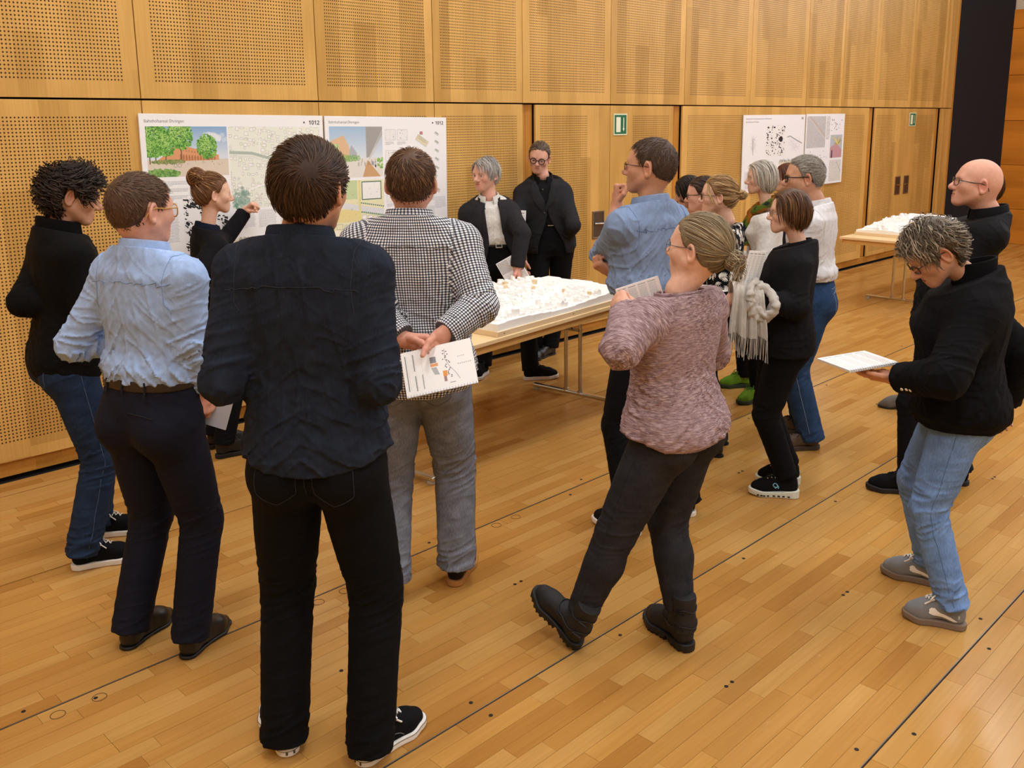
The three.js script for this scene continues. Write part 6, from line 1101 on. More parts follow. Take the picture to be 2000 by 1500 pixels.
const bun = person('bun', 'woman with a loose auburn bun in black, pointing a pen at the plaza board', {
  head: { skin: 'fair', fem: 1, pitch: 2 }, brow: '#6b4a30', eyes: 0x4a3a2a,
  hair: { n: 2000, len: 0.15, seg: 8, r: 0.0023, flow: FLOW.to([0, 0.085, -0.115], -0.1), lift: 0.1, rough: 0.2, thick: 0.013, table: 'woman', c1: '#6f4a2c', c2: '#b98a58', streak: 0.25, extra: (st, rnd, pick) => { bunStrands([0, 0.1, -0.1], 0.064, 460, 0.0036, [1.1, 1, 0.9])(st, rnd, pick); } },
  tops: [{ name: 'cardigan', mat: black, ease: 0.014, flare: 0.02, hem: -0.12, sleeve: [0.014, 0.014, 0.016], cuffL: 0.96, fold: 0.003, neckUp: 0.03, collar: { kind: 'shirt', rx: 0.058, rz: 0.062, gap: 0.5, tilt: 0.5, y: 0.004, mat: cloth(0x181d30) } }],
  bottom: { mat: blackKnit, leg: [0.085, 0.066, 0.062], hemUp: 0.0 },
  hands: { L: { d: [0.55, -0.6, 0.5], n: [0.3, -0.6, -0.6], curl: [0.75, 0.95, 1.05, 1.1], thumb: [0.9, 0.5, 0.5] } },
  shoes: { kind: 'sneaker', upper: std({ color: 0x141414, roughness: 0.6 }), sole: std({ color: 0x0e0e0e, roughness: 0.7 }), laces: { mat: std({ color: 0x222222 }), n: 3 } },
});
const denimBlack = cloth(0x29313f, { map: denimMap, size: 0.3, rough: 0.85 }), threadDenim = std({ color: 0x262c36, roughness: 0.9 });
const denim = person('denim', 'tall man with short brown hair in a black denim shirt, seen from behind', {
  cell: 0.0075, headCell: 0.0032, head: { skin: 'tan', s: 1.06, wide: 1.02 },
  hair: { n: 6200, len: (p) => lerp(0.03, 0.062, smooth(-0.03, 0.1, p[1])), r: 0.0016, seg: 7, flow: FLOW.crown([-0.045, 0.05, -0.1], 0.5, 0.55, 0.2), lift: 0.16, rough: 0.28, thick: 0.014, loose: 0.006, c1: '#3d2c22', c2: '#573f2f', streak: 0.3, extra: (st, rnd, pick, S, grad) => { for (let i = 0; i < 520; i++) { const W = [-0.045, 0.05, -0.1], a = rnd() * 6.283, d = Math.sqrt(rnd()) * 0.03, n0 = grad(W), u = unit(cross(n0, [0.3, 1, 0])), v = cross(n0, u); let p = onto(S, add(add(W, u, Math.cos(a) * d), v, Math.sin(a) * d), 0.003, 6), dir = unit(add(add(mul(u, Math.cos(a + 0.5)), v, Math.sin(a + 0.5)), n0, 0.25)); const pts = [p], ns = [n0]; for (let k = 0; k < 5; k++) { p = onto(S, add(p, dir, 0.008), 0.006 + k * 0.0022, 4); pts.push(p); ns.push(grad(p)); } st.lock(pts, ns, 0.002, pick()); } for (let i = 0; i < 90; i++) { const x = (rnd() - 0.5) * 0.03, p = [x, -0.072 - rnd() * 0.01, -0.079 + Math.abs(x) * 0.4], e = add(p, [-x * 0.6, -0.032 - rnd() * 0.01, 0.008]); st.lock([p, mix3(p, e, 0.5), e], [[0, 0, -1], [0, 0, -1], [0, 0, -1]], 0.0022, pick()); } } },
  tops: [{ name: 'denim_shirt', mat: denimBlack, ease: 0.026, flare: 0.012, hem: -0.04, tail: 0.045, sleeve: [0.018, 0.02, 0.018], fold: 0.0065, drape: 0.8, neckUp: 0.03, pow: 2.5, collar: { kind: 'shirt', rx: 0.078, rz: 0.078, tilt: 0.34, y: 0.006, gap: 0.3 }, parts: (c, f, m) => { yokeSeam(c, f, m, threadDenim, 0.15, 0.2); sleeveSeams(c, f, m, threadDenim); } }],
  bottom: { name: 'jeans', mat: cloth(0x101114, { map: denimMap, size: 0.3 }), leg: [0.098, 0.077, 0.068], fold: 0.006, bunch: 1.2, hemUp: -0.05, seat: 0.09, parts: (c, f, m) => { jeansParts(std({ color: 0x22252c, roughness: 0.9 }))(c, f, m); const { j, F } = c; const p = onto(f, add(add(add(j.pel, F.fp, -0.16), F.lp, -0.012), [0, 1, 0], 0.028), 0.002); const t = rbox(0.009, 0.017, 0.002, 0.0008); t.rotateZ(0.35); t.rotateY(c.J.yp * D2R); t.translate(...p); mesh('red_tab', t, std({ color: 0xb3231f, roughness: 0.7 }), m); } },
  shoes: { kind: 'sneaker', w: 1.08, upper: cloth(0x15161a, { rough: 0.9 }), sole: std({ color: 0xeceae6, roughness: 0.65 }), laces: { n: 5, r: 0.0034, mat: std({ color: 0xf1efe9, roughness: 0.85 }) }, more: (sub_, p, s) => {
    const st = std({ color: 0x6d7076, roughness: 0.8 }), U = (x, y, z) => onto(p.upper, [x, y, z], 0.0008, 10);
    for (const k of [1, -1]) sub_('side_stripe', tube([U(k * 0.06, 0.05, 0.045), U(k * 0.06, 0.05, 0.075), U(k * 0.06, 0.058, 0.11), U(k * 0.06, 0.05, 0.14), U(k * 0.06, 0.035, 0.155)], 0.0016, 5), st);
    const line = []; for (let i = 0; i <= 40; i++) { const a = (i / 40) * 6.283; const z = p.L * 0.5 + Math.cos(a) * p.L * 0.5, side = Math.sin(a) >= 0 ? 1 : -1; line.push(onto((x, y, zz) => p.sole(x, 0.02, zz), [side * 0.07 * Math.abs(Math.sin(a)) + 0.0001, 0.02, z], 0.0006, 12)); }
    for (const q of line) q[1] = p.soleTop(q[2]) - 0.007; sub_('foxing_line', new THREE.TubeGeometry(new THREE.CatmullRomCurve3(line.map(put3), true), 120, 0.0009, 4, true), std({ color: 0x1b1b1d, roughness: 0.8 }));
    const h = rbox(0.03, 0.012, 0.002, 0.0006); h.translate(0, 0.015, -0.0015); sub_('heel_patch', h, std({ color: 0x4c4c50, roughness: 0.7 }));
  } },
});
const checkCloth = cloth(0xffffff, { map: checkMap, size: 0.0104, rough: 0.8 }), greyJeans = cloth(0x99a0ad, { map: denimMap, size: 0.26 }), threadGrey = std({ color: 0x5d5d5e, roughness: 0.9 });
const checked = person('checked', 'heavy man in a small-checked shirt and grey jeans, hands clasped behind his back', {
  cell: 0.0075, handCell: 0.003, head: { skin: 'pink', s: 1.02, wide: 1.08, fat: 1, pitch: -4 },
  hair: short('#573f2e', '#8a6a4c', [0.0, 0.115, -0.06], { n: 4200, len: (p) => lerp(0.008, 0.042, smooth(-0.06, 0.09, p[1])), r: 0.0018, rough: 0.5, lift: 0.3, thick: 0.011, streak: 0.3 }),
  tops: [{ name: 'shirt', mat: checkCloth, ease: 0.04, flare: 0.022, hem: -0.14, tail: 0.03, sleeve: [0.018, 0.024, 0.02], cuffAt: 0.93, arm: 1.12, fold: 0.006, drape: 0.9, neckUp: 0.035, pow: 2.5, collar: { kind: 'shirt', rx: 0.08, rz: 0.08, tilt: 0.3, y: 0.01 }, parts: (c, f, m) => { yokeSeam(c, f, m, threadGrey, 0.12, 0.2); sleeveSeams(c, f, m, threadGrey); cuffBand(c, f, m, threadGrey, 'R', 0.72); cuffBand(c, f, m, threadGrey, 'L', 0.72); } }],
  bottom: { name: 'jeans', mat: greyJeans, leg: [0.108, 0.083, 0.076], fold: 0.008, bunch: 1.6, hemUp: -0.014, seat: 0.098, ease: 0.02, parts: jeansParts(threadGrey) },
  hands: { L: { d: [-0.1, -1, -0.12], n: [-0.7, 0.1, -0.4], curl: [0.55, 0.6, 0.65, 0.7], thumb: [0.6, 0.4, 0.3] }, R: { d: [-0.12, 0.62, -0.75], n: [-1, 0, 0.1], curl: [0.12, 0.12, 0.15, 0.2], thumb: [1.5, 0.3, 0.1] } },
  shoes: { kind: 'sneaker', w: 1.08, upper: cloth(0x2a201d), sole: std({ color: 0xb27a3c, roughness: 0.75 }), more: (sub_, p) => { const U = (x, y, z) => onto(p.upper, [x, y, z], 0.001, 10); for (const k of [1, -1]) sub_('side_panel', tube([U(k * 0.06, 0.045, 0.06), U(k * 0.06, 0.06, 0.1), U(k * 0.06, 0.05, 0.15)], 0.006, 6), std({ color: 0x9a4a24, roughness: 0.8 })); } },
});
const charcoal = cloth(0x2f2e32, { rough: 0.85 }), buttonWhite = std({ color: 0xe8e4da, roughness: 0.4 }), buttonDark = std({ color: 0x3a3836, roughness: 0.35 });
const lapels = (mat, top = 0.03, low = -0.27, spread = 0.055, spreadLow = 0.006) => (c, f, m) => {
  const { j, F } = c;
  for (const s of [1, -1]) { const grid = []; for (let r = 0; r <= 10; r++) { const t = r / 10, y = lerp(top, low, t), inner = lerp(spread, spreadLow, t ** 0.85), w = 0.062 * Math.sin(Math.PI * clamp(0.16 + t * 0.84, 0, 1)) ** 0.7 + 0.004, row = []; for (let k = 0; k <= 3; k++) row.push(add(add(add(j.nk, F.left, s * (inner + 0.004 + (w * k) / 3)), F.front, 0.16), [0, 1, 0], y - 0.02 * (k / 3) * (1 - t))); grid.push(row); } mesh('lapel', patch(f, grid, 0.006, 0.004), mat, m); }
};
const openFront = (F, j, w0, w1, yTop, yBtn, lowOpen = 0.09) => (t, y, dx) => { const h = y - (j.nk[1] + yBtn); const w = h > 0 ? lerp(0.004, w0, clamp(h / (yTop - yBtn), 0, 1)) : w1 + lowOpen * smooth(0, -0.28, h); return w - Math.abs(dx); };
const greysuit = person('greysuit', 'silver-haired man in a dark jacket over an open white shirt, behind the model table', {
  head: { skin: 'pink', s: 1.03, pitch: 2, nose: 1.2 }, brow: '#8b857c', eyes: 0x3b4650, look: [0.3, 0.05],
  hair: { n: 1800, len: 0.085, seg: 7, r: 0.0024, flow: FLOW.part(-0.03, 0.9, 0.7, 0.25), lift: 0.14, rough: 0.25, thick: 0.017, loose: 0.006, c1: '#a09c97', c2: '#d8d5d0', streak: 0.45 },
  tops: [{ name: 'shirt', mat: cloth(0xf2f0ea, { rough: 0.7 }), ease: 0.012, blouse: 0.012, hem: 0.3, cuffAt: 0.9, sleeve: [0.004, 0.004, 0.004], neckUp: 0.05, trap: -0.04, neckTilt: 32, collar: { kind: 'shirt', gap: 0.42, tilt: 0.55, rx: 0.067, rz: 0.069, y: 0.014 }, fold: 0.004, parts: (c, f, m) => buttons(f, [-0.12, -0.21, -0.3, -0.38].map((y) => add(add(c.j.nk, c.F.front, 0.18), [0, 1, 0], y)), 0.0055, buttonWhite, m) },
    { name: 'jacket', mat: charcoal, ease: 0.03, flare: 0.016, hem: -0.16, sleeve: [0.026, 0.022, 0.022], cuffAt: 0.97, fold: 0.003, neckUp: 0.035, neckTilt: 20, pow: 2.5, collar: { kind: 'lapel', rx: 0.072, rz: 0.07, gap: 0.95, tilt: 0.45, y: -0.008 }, open: (t, y, dx) => 0.055 + 0.05 * smooth(0.4, 0, t) - 0.02 * smooth(0.8, 1, t) - Math.abs(dx - 0.01), parts: (c, f, m) => lapels(charcoal, 0.0, -0.28, 0.05, 0.062)(c, f, m) }],
  bottom: { mat: cloth(0x121214), leg: [0.092, 0.07, 0.066], waist: 0.34, hemUp: -0.01, belt: leatherBlack, buckle: steel },
  hands: { L: { d: [0.25, 0.1, -1], n: [0.1, -1, 0], curl: [0.9, 1.0, 1.0, 1.0] } },
  shoes: { kind: 'sneaker', upper: cloth(0x17171a), sole: std({ color: 0xdedad4, roughness: 0.7 }), laces: { mat: std({ color: 0x1a1a1a }) } },
});
const blacksuit = person('blacksuit', 'man with round black glasses in a buttoned black suit, back to the door', {
  head: { skin: 'pink', s: 1.0, pitch: 12, roll: -7 }, brow: '#4a3c30', eyes: 0x3b4650, look: [0, 0.25], glasses: { r: 0.003, rw: 0.023, rh: 0.021, pow: 2.1, color: 0x0b0a0a },
  hair: short('#5a4b3e', '#8c7c6c', [0, 0.11, -0.07], { n: 2400, len: (p) => lerp(0.014, 0.04, smooth(0, 0.1, p[1])), flow: FLOW.crown([0, 0.1, 0.12], 0.2, 0.3), lift: 0.5, streak: 0.35 }),
  tops: [{ name: 'shirt', mat: cloth(0x0d0d10, { rough: 0.7 }), ease: 0.01, hem: 0.3, cuffAt: 0.9, sleeve: [0.004, 0.004, 0.004], neckUp: 0.05, trap: -0.04, neckTilt: 32, collar: { kind: 'shirt', gap: 0.4, tilt: 0.6, rx: 0.067, rz: 0.069, y: 0.012 }, parts: (c, f, m) => buttons(f, [-0.1, -0.18, -0.25].map((y) => add(add(c.j.nk, c.F.front, 0.18), [0, 1, 0], y)), 0.006, std({ color: 0x6b655c, roughness: 0.4 }), m) },
    { name: 'jacket', mat: charcoal, ease: 0.026, flare: 0.012, hem: -0.13, sleeve: [0.024, 0.02, 0.02], cuffAt: 0.96, fold: 0.003, neckUp: 0.035, neckTilt: 20, pow: 2.5, collar: { kind: 'lapel', rx: 0.07, rz: 0.07, gap: 1.0, tilt: 0.45, y: -0.008 }, open: (t, y, dx) => { const b = 0.52; return (t > b ? lerp(0.002, 0.068, smooth(b, 0.98, t)) : 0.002 + 0.11 * smooth(b, -0.1, t)) - Math.abs(dx); }, parts: (c, f, m) => { lapels(charcoal, 0.0, -0.27, 0.064)(c, f, m); buttons(f, [add(add(add(c.j.nk, c.F.front, 0.18), [0, 1, 0], -0.29), c.F.left, 0.006)], 0.009, buttonDark, m); for (const s of [1, -1]) mesh('pocket_flap', patch(f, [0, 1].map((r) => [0, 1, 2, 3].map((k) => add(add(add(c.j.pel, c.F.front, 0.15), c.F.left, s * (0.07 + k * 0.03)), [0, 1, 0], 0.13 - r * 0.035))), 0.005, 0.004), charcoal, m); } }],
  bottom: { mat: cloth(0x141417), leg: [0.092, 0.07, 0.066], waist: 0.36, hemUp: -0.02, belt: leatherBlack, buckle: steel },
  hands: { L: { d: [-0.2, -0.55, -0.8], curl: [0.3, 0.3, 0.3, 0.3] } },
  shoes: { kind: 'dress', w: 1.05, upper: leatherBlack, sole: std({ color: 0x0c0b0b, roughness: 0.5 }), laces: { mat: std({ color: 0x0c0c0c }), n: 3, bow: false } },
});
const steelBlue = cloth(0x90a8cf, { rough: 0.72 }), threadSteel = std({ color: 0x5f7ba6, roughness: 0.9 });
const blueshirt = person('blueshirt', 'man in a steel blue shirt with a fist at his chin, beside the model table', {
  cell: 0.009, handCell: 0.003, head: { skin: 'tan', s: 1.04, pitch: -5, beard: 0.35, nose: 1.1 }, brow: '#4a382c', eyes: 0x3a3026, glasses: { r: 0.0013, rw: 0.025, rh: 0.016, color: 0x2a2420, metal: 0.5 },
  hair: short('#4d3d33', '#6d5a4c', [0.0, 0.11, -0.075], { n: 3400, len: (p) => lerp(0.007, 0.02, smooth(-0.02, 0.1, p[1])), thick: 0.0055, lift: 0.35, flow: FLOW.crown([0, 0.11, -0.075], 0.3, 0.6, 0.5) }),
  tops: [{ name: 'shirt', mat: steelBlue, ease: 0.02, blouse: 0.02, hem: 0.28, sleeve: [0.016, 0.02, 0.018], cuffL: 0.3, cuffR: 0.7, fold: 0.01, diag: 2, drape: 0.4, neckUp: 0.03, collar: { kind: 'shirt', rx: 0.07, rz: 0.074, tilt: 0.36, y: 0.004 }, parts: (c, f, m) => { yokeSeam(c, f, m, threadSteel, 0.14, 0.18); sleeveSeams(c, f, m, threadSteel); } }],
  bottom: { mat: cloth(0x15161c), waist: 0.315, leg: [0.092, 0.07, 0.066], hemUp: -0.02, ease: 0.012, belt: beltBrown },
  hands: { L: { d: [0.15, -0.2, 1], n: [-0.75, -0.5, 0], curl: [1.25, 1.3, 1.3, 1.3], thumb: [0.9, 0.6, 0.4] }, R: { d: [0.6, 0.62, 0.45], n: [0.2, -0.3, 0.8], curl: [0.75, 0.8, 0.85, 0.9], thumb: [0.2, 0.2, 0.2] } },
  shoes: { kind: 'sneaker', upper: cloth(0x17181d), sole: std({ color: 0xebe7df, roughness: 0.7 }) },
});
person('darkhair', 'woman with long dark hair, mostly hidden between the blue-shirted man and the blonde woman', {
  cell: 0.013, headCell: 0.0042, handCell: 0.006, head: { skin: 'tan', fem: 1, pitch: 16 }, brow: '#241a14', eyes: 0x2a201a, look: [0, 0.3],
  hair: { n: 1200, len: 0.26, seg: 10, r: 0.0032, flow: FLOW.part(0, 0.5, 1, -0.3), hug: 0.7, drop: 1, lift: 0.03, rough: 0.12, thick: 0.012, loose: 0.012, table: 'woman', c1: '#1f1815', c2: '#3a2c26' },
  tops: [{ name: 'jumper', mat: black, ease: 0.016, hem: -0.1, neckUp: 0.015 }], bottom: { mat: blackKnit, leg: [0.085, 0.064, 0.055] },
  shoes: { kind: 'dress', upper: leatherBlack, sole: std({ color: 0x0c0b0b }) },
});
person('cream', 'woman with dark-framed glasses in a cream top, half hidden behind the blonde woman', {
  cell: 0.013, headCell: 0.0042, handCell: 0.006, head: { skin: 'pink', fem: 1, pitch: 4 }, brow: '#3a2a20', eyes: 0x3a3026, glasses: { r: 0.0022, rw: 0.025, rh: 0.02, color: 0x231a1c },
  hair: { n: 1000, len: 0.1, seg: 7, r: 0.003, flow: FLOW.to([0, -0.03, -0.13], 0.1), lift: 0.05, rough: 0.15, thick: 0.012, table: 'woman', c1: '#3a2a22', c2: '#5c4636' },
  tops: [{ name: 'blouse', mat: cloth(0xe3cdb2), ease: 0.016, hem: -0.1, neckUp: 0.012 }], bottom: { mat: blackKnit, leg: [0.085, 0.064, 0.055] },
  shoes: { kind: 'sneaker', upper: cloth(0x17181d), sole: std({ color: 0xebe7df, roughness: 0.7 }) },
});
person('blonde', 'blonde woman with glasses and a low bun in a black and white leaf-print blouse', {
  cell: 0.011, head: { skin: 'fair', fem: 1, pitch: -1 }, brow: '#7a5c40', eyes: 0x4a5a5e, glasses: { r: 0.0015, rw: 0.026, rh: 0.021, color: 0x4a3828 },
  hair: { n: 1500, len: 0.12, seg: 8, r: 0.0026, flow: FLOW.to([0, 0.015, -0.13], 0), lift: 0.08, rough: 0.16, thick: 0.013, table: 'woman', c1: '#8d6b45', c2: '#d6b27c', streak: 0.4, extra: (st, rnd, pick) => { bunStrands([0, 0.01, -0.145], 0.034, 220, 0.003, [1, 0.9, 1.1])(st, rnd, pick); for (const s of [1, -1]) for (let i = 0; i < 46; i++) { const a = [s * (0.02 + rnd() * 0.03), 0.085, 0.062], b = [s * (0.07 + rnd() * 0.008), 0.03, 0.05 + rnd() * 0.012], c = [s * (0.08 + rnd() * 0.008), -0.035 - rnd() * 0.02, 0.03 - rnd() * 0.02]; st.lock([a, mix3(a, b, 0.55), b, mix3(b, c, 0.5), c].map((p) => add(p, [(rnd() - 0.5) * 0.008, 0, (rnd() - 0.5) * 0.008])), [1, 1, 1, 1, 1].map(() => [s * 0.8, 0.2, 0.5]), 0.0026, pick()); } } },
  tops: [{ name: 'blouse', mat: cloth(0xffffff, { map: floralMap, size: 0.3 }), ease: 0.016, hem: -0.08, sleeve: [0.016, 0.018, 0.016], neckUp: 0.016, fold: 0.003 }], bottom: { mat: blackKnit, leg: [0.088, 0.066, 0.06], hemUp: 0.02 },
  shoes: { kind: 'dress', upper: leatherBlack, sole: std({ color: 0x0c0b0b }) },
});
person('scarf', 'woman with chin-length silver hair, white cardigan and bright green shoes', {
  cell: 0.012, head: { skin: 'fair', fem: 1, pitch: 1, nose: 1.05 }, brow: '#8a7c6c', eyes: 0x4a5a5e,
  hair: { n: 1500, len: 0.2, seg: 9, r: 0.003, flow: FLOW.part(-0.015, 0.75, 0.95, -0.55), hug: 0.85, drop: 0.5, lift: 0.08, rough: 0.14, thick: 0.018, loose: 0.01, table: 'woman', c1: '#a8a297', c2: '#e6e2d8', streak: 0.5 },
  tops: [{ name: 'jumper', mat: cloth(0xc7b9a2), ease: 0.014, hem: -0.05, neckUp: 0.016, cuffAt: 0.9, sleeve: [0.004, 0.004, 0.004] }, { name: 'cardigan', mat: cloth(0xf6f5f2), ease: 0.03, flare: 0.02, hem: -0.3, sleeve: [0.02, 0.02, 0.02], neckUp: 0.016, open: (t, y, dx) => 0.06 - Math.abs(dx) }],
  bottom: { mat: blackKnit, leg: [0.085, 0.064, 0.055] },
  shoes: { kind: 'sneaker', upper: cloth(0x6d9a2a), sole: std({ color: 0x26301a, roughness: 0.8 }), laces: { mat: std({ color: 0x4e7a1e }) } },
  extra: (c) => {
    const { j, F, g } = c, at = (f, l, u) => add(add(add(j.nk, F.front, f), F.left, l), [0, 1, 0], u);
    const t = (pts, r) => { const geo = new THREE.TubeGeometry(new THREE.CatmullRomCurve3(pts.map(put3)), 60, r, 12); const p = geo.attributes.position, col = new Float32Array(p.count * 3), A = lin('#5d7328'), B = lin('#a8641e'), C = lin('#242a2c'); for (let i = 0; i < p.count; i++) { const n = n3(p.getX(i) * 9, p.getY(i) * 9, p.getZ(i) * 9); const k = n > 0.25 ? B : n < -0.35 ? C : A; col.set(k, i * 3); const w = n3(p.getX(i) * 30, p.getY(i) * 30, p.getZ(i) * 30) * 0.006; p.setY(i, p.getY(i) + w); } geo.setAttribute('color', new THREE.BufferAttribute(col, 3)); return geo; };
    mesh('neck_scarf', mergeGeometries([t([at(-0.07, 0, 0.05), at(-0.02, 0.075, 0.03), at(0.06, 0.06, -0.02), at(0.1, 0.0, -0.05), at(0.06, -0.06, -0.02), at(-0.02, -0.075, 0.03), at(-0.07, -0.005, 0.052)], 0.026), t([at(0.09, 0.03, -0.04), at(0.125, 0.035, -0.12), at(0.13, 0.05, -0.2), at(0.13, 0.055, -0.27)], 0.024), t([at(0.09, -0.01, -0.05), at(0.13, -0.01, -0.13), at(0.135, -0.02, -0.2)], 0.026)]), cloth(0xffffff, { rough: 0.95 }), g).material.vertexColors = true;
  },
});
const whiteCloth = cloth(0xf8f8fb, { rough: 0.75 });
person('whiteshirt', 'grey-haired man with black glasses in a loose white shirt and blue jeans', {
  cell: 0.01, head: { skin: 'tan', s: 1.03, pitch: 1, nose: 1.2, fat: 0.6, flush: 1.3 }, brow: '#6b655c', eyes: 0x3b4650, glasses: { r: 0.0026, rw: 0.026, rh: 0.019, color: 0x14100f },
  hair: short('#8a857c', '#b5b0a6', [0, 0.11, -0.08], { n: 2800, len: (p) => lerp(0.012, 0.04, smooth(-0.02, 0.1, p[1])), flow: FLOW.to([0, 0.05, -0.14], 0.1), lift: 0.15, streak: 0.4, thick: 0.009 }),
  tops: [{ name: 'shirt', mat: whiteCloth, ease: 0.026, blouse: 0.02, hem: 0.17, sleeve: [0.018, 0.022, 0.02], fold: 0.006, neckUp: 0.03, collar: { kind: 'shirt', rx: 0.07, rz: 0.074, tilt: 0.36, y: 0.004 }, parts: (c, f, m) => sleeveSeams(c, f, m, std({ color: 0xcfccc2 })) }],
  bottom: { name: 'jeans', mat: cloth(0x3c5a85, { map: denimMap, size: 0.28 }), leg: [0.1, 0.078, 0.074], fold: 0.006, hemUp: -0.03, parts: jeansParts(std({ color: 0x9aa6b5, roughness: 0.9 })) },
  shoes: { kind: 'sneaker', w: 1.06, upper: std({ color: 0x574637, roughness: 0.65 }), sole: std({ color: 0x4a3c30, roughness: 0.8 }), laces: { mat: std({ color: 0x241d17 }) } },
});
const brownbob = person('brownbob', 'woman with a streaked brown bob in a black blazer, a pale scarf over her arm', {
  cell: 0.009, head: { skin: 'fair', fem: 1, pitch: -1, fat: 0.4, flush: 1.2 }, brow: '#5a4030', eyes: 0x3a3026, glasses: { r: 0.0011, rw: 0.024, rh: 0.017, color: 0x8a7a6a, metal: 0.7 },
  hair: { n: 1700, len: (p) => lerp(0.1, 0.17, smooth(0.02, 0.12, p[1])), seg: 9, r: 0.003, flow: FLOW.part(0.012, 0.7, 1.0, -0.35), hug: 0.85, drop: 0.35, lift: 0.12, rough: 0.1, thick: 0.024, loose: 0.006, table: 'woman', c1: '#573c2b', c2: '#86623f', streak: 0.35 },
  tops: [{ name: 'blouse', mat: cloth(0xb89a84, { map: floralMap, size: 0.2 }), ease: 0.008, hem: 0.05, cuffAt: 0.9, sleeve: [0.002, 0.002, 0.002], neckUp: 0.02 },
    { name: 'blazer', mat: cloth(0x17161a, { rough: 0.85 }), rows: [[-0.17, 0.17, 0.11, 0.125], [0.04, 0.172, 0.11, 0.122], [0.4, 0.158, 0.112, 0.1], [0.62, 0.158, 0.124, 0.1], [0.8, 0.15, 0.09, 0.096], [0.92, 0.108, 0.066, 0.08], [1.02, 0.064, 0.054, 0.06]], ease: 0.042, flare: 0.01, hem: -0.16, sleeve: [0.026, 0.024, 0.024], cuffAt: 0.93, fold: 0.003, neckUp: 0.034, collar: { kind: 'lapel', rx: 0.062, rz: 0.064, gap: 0.9, tilt: 0.5, y: -0.004 }, open: (t, y, dx) => 0.035 * smooth(0.3, 0.9, t) - Math.abs(dx), parts: (c, f, m) => { buttons(f, [add(mix3(c.j.eL, c.j.wL, 0.85), c.F.left, 0.06)], 0.008, buttonDark, m); } }],
  bottom: { mat: cloth(0x121216), leg: [0.1, 0.072, 0.06], fold: 0.005, hemUp: 0.03 },
  hands: { L: { d: [1, -0.25, -0.25], n: [-0.1, -0.6, -0.8], curl: [0.4, 0.45, 0.5, 0.55] }, R: { d: [0.5, 0.8, -0.2], curl: [0.4, 0.4, 0.4, 0.4] } },
  shoes: { kind: 'runner', w: 0.98, upper: cloth(0x17181c, { rough: 0.9 }), sole: std({ color: 0xdde3d8, roughness: 0.6 }), laces: { mat: std({ color: 0x2a2b2e }), n: 5, bow: false }, more: (sub_, p, s) => {
    const U = (x, y, z, o = 0.001) => onto(p.upper, [x, y, z], o, 10), mk = std({ color: 0x8fe0ff, roughness: 0.4 });
    for (const k of [1, -1]) { sub_('side_mark', mergeGeometries([tube([U(k * 0.07, 0.078, 0.112), U(k * 0.07, 0.082, 0.12), U(k * 0.07, 0.072, 0.128), U(k * 0.07, 0.06, 0.122), U(k * 0.07, 0.056, 0.112), U(k * 0.07, 0.066, 0.106)], 0.0021, 6, true), tube([U(k * 0.07, 0.07, 0.11), U(k * 0.07, 0.06, 0.1), U(k * 0.07, 0.05, 0.104)], 0.0021, 6), tube([U(k * 0.07, 0.062, 0.112), U(k * 0.07, 0.05, 0.118)], 0.0021, 6)]), mk); for (let i = 0; i < 4; i++) sub_('eyelet', tube([U(k * 0.026, 0.12, 0.1 + i * 0.022), U(k * 0.03, 0.12, 0.104 + i * 0.022)], 0.003, 6), std({ color: 0xe6dcae, roughness: 0.5 }));
      for (let i = 0; i < 8; i++) { const z = 0.05 + i * 0.024, c = onto((x, y, zz) => p.sole(x, 0.018, zz), [k * 0.08, 0.018, z], 0.0, 10); const b = rbox(0.004, 0.007, 0.013, 0.001, c[0], 0.012, c[2]); sub_('sole_slot', b, std({ color: 0x1a1b1d })); } }
    sub_('heel_tab', rbox(0.012, 0.014, 0.003, 0.001, 0, 0.07, 0.004), mk);
  } },
});
const mauveKnit = cloth(0xffffff, { map: melangeMap, size: 0.26, rough: 0.95, bump: 0.0008 }), greyDenim = cloth(0x3a3a3e, { map: denimMap, size: 0.26 });
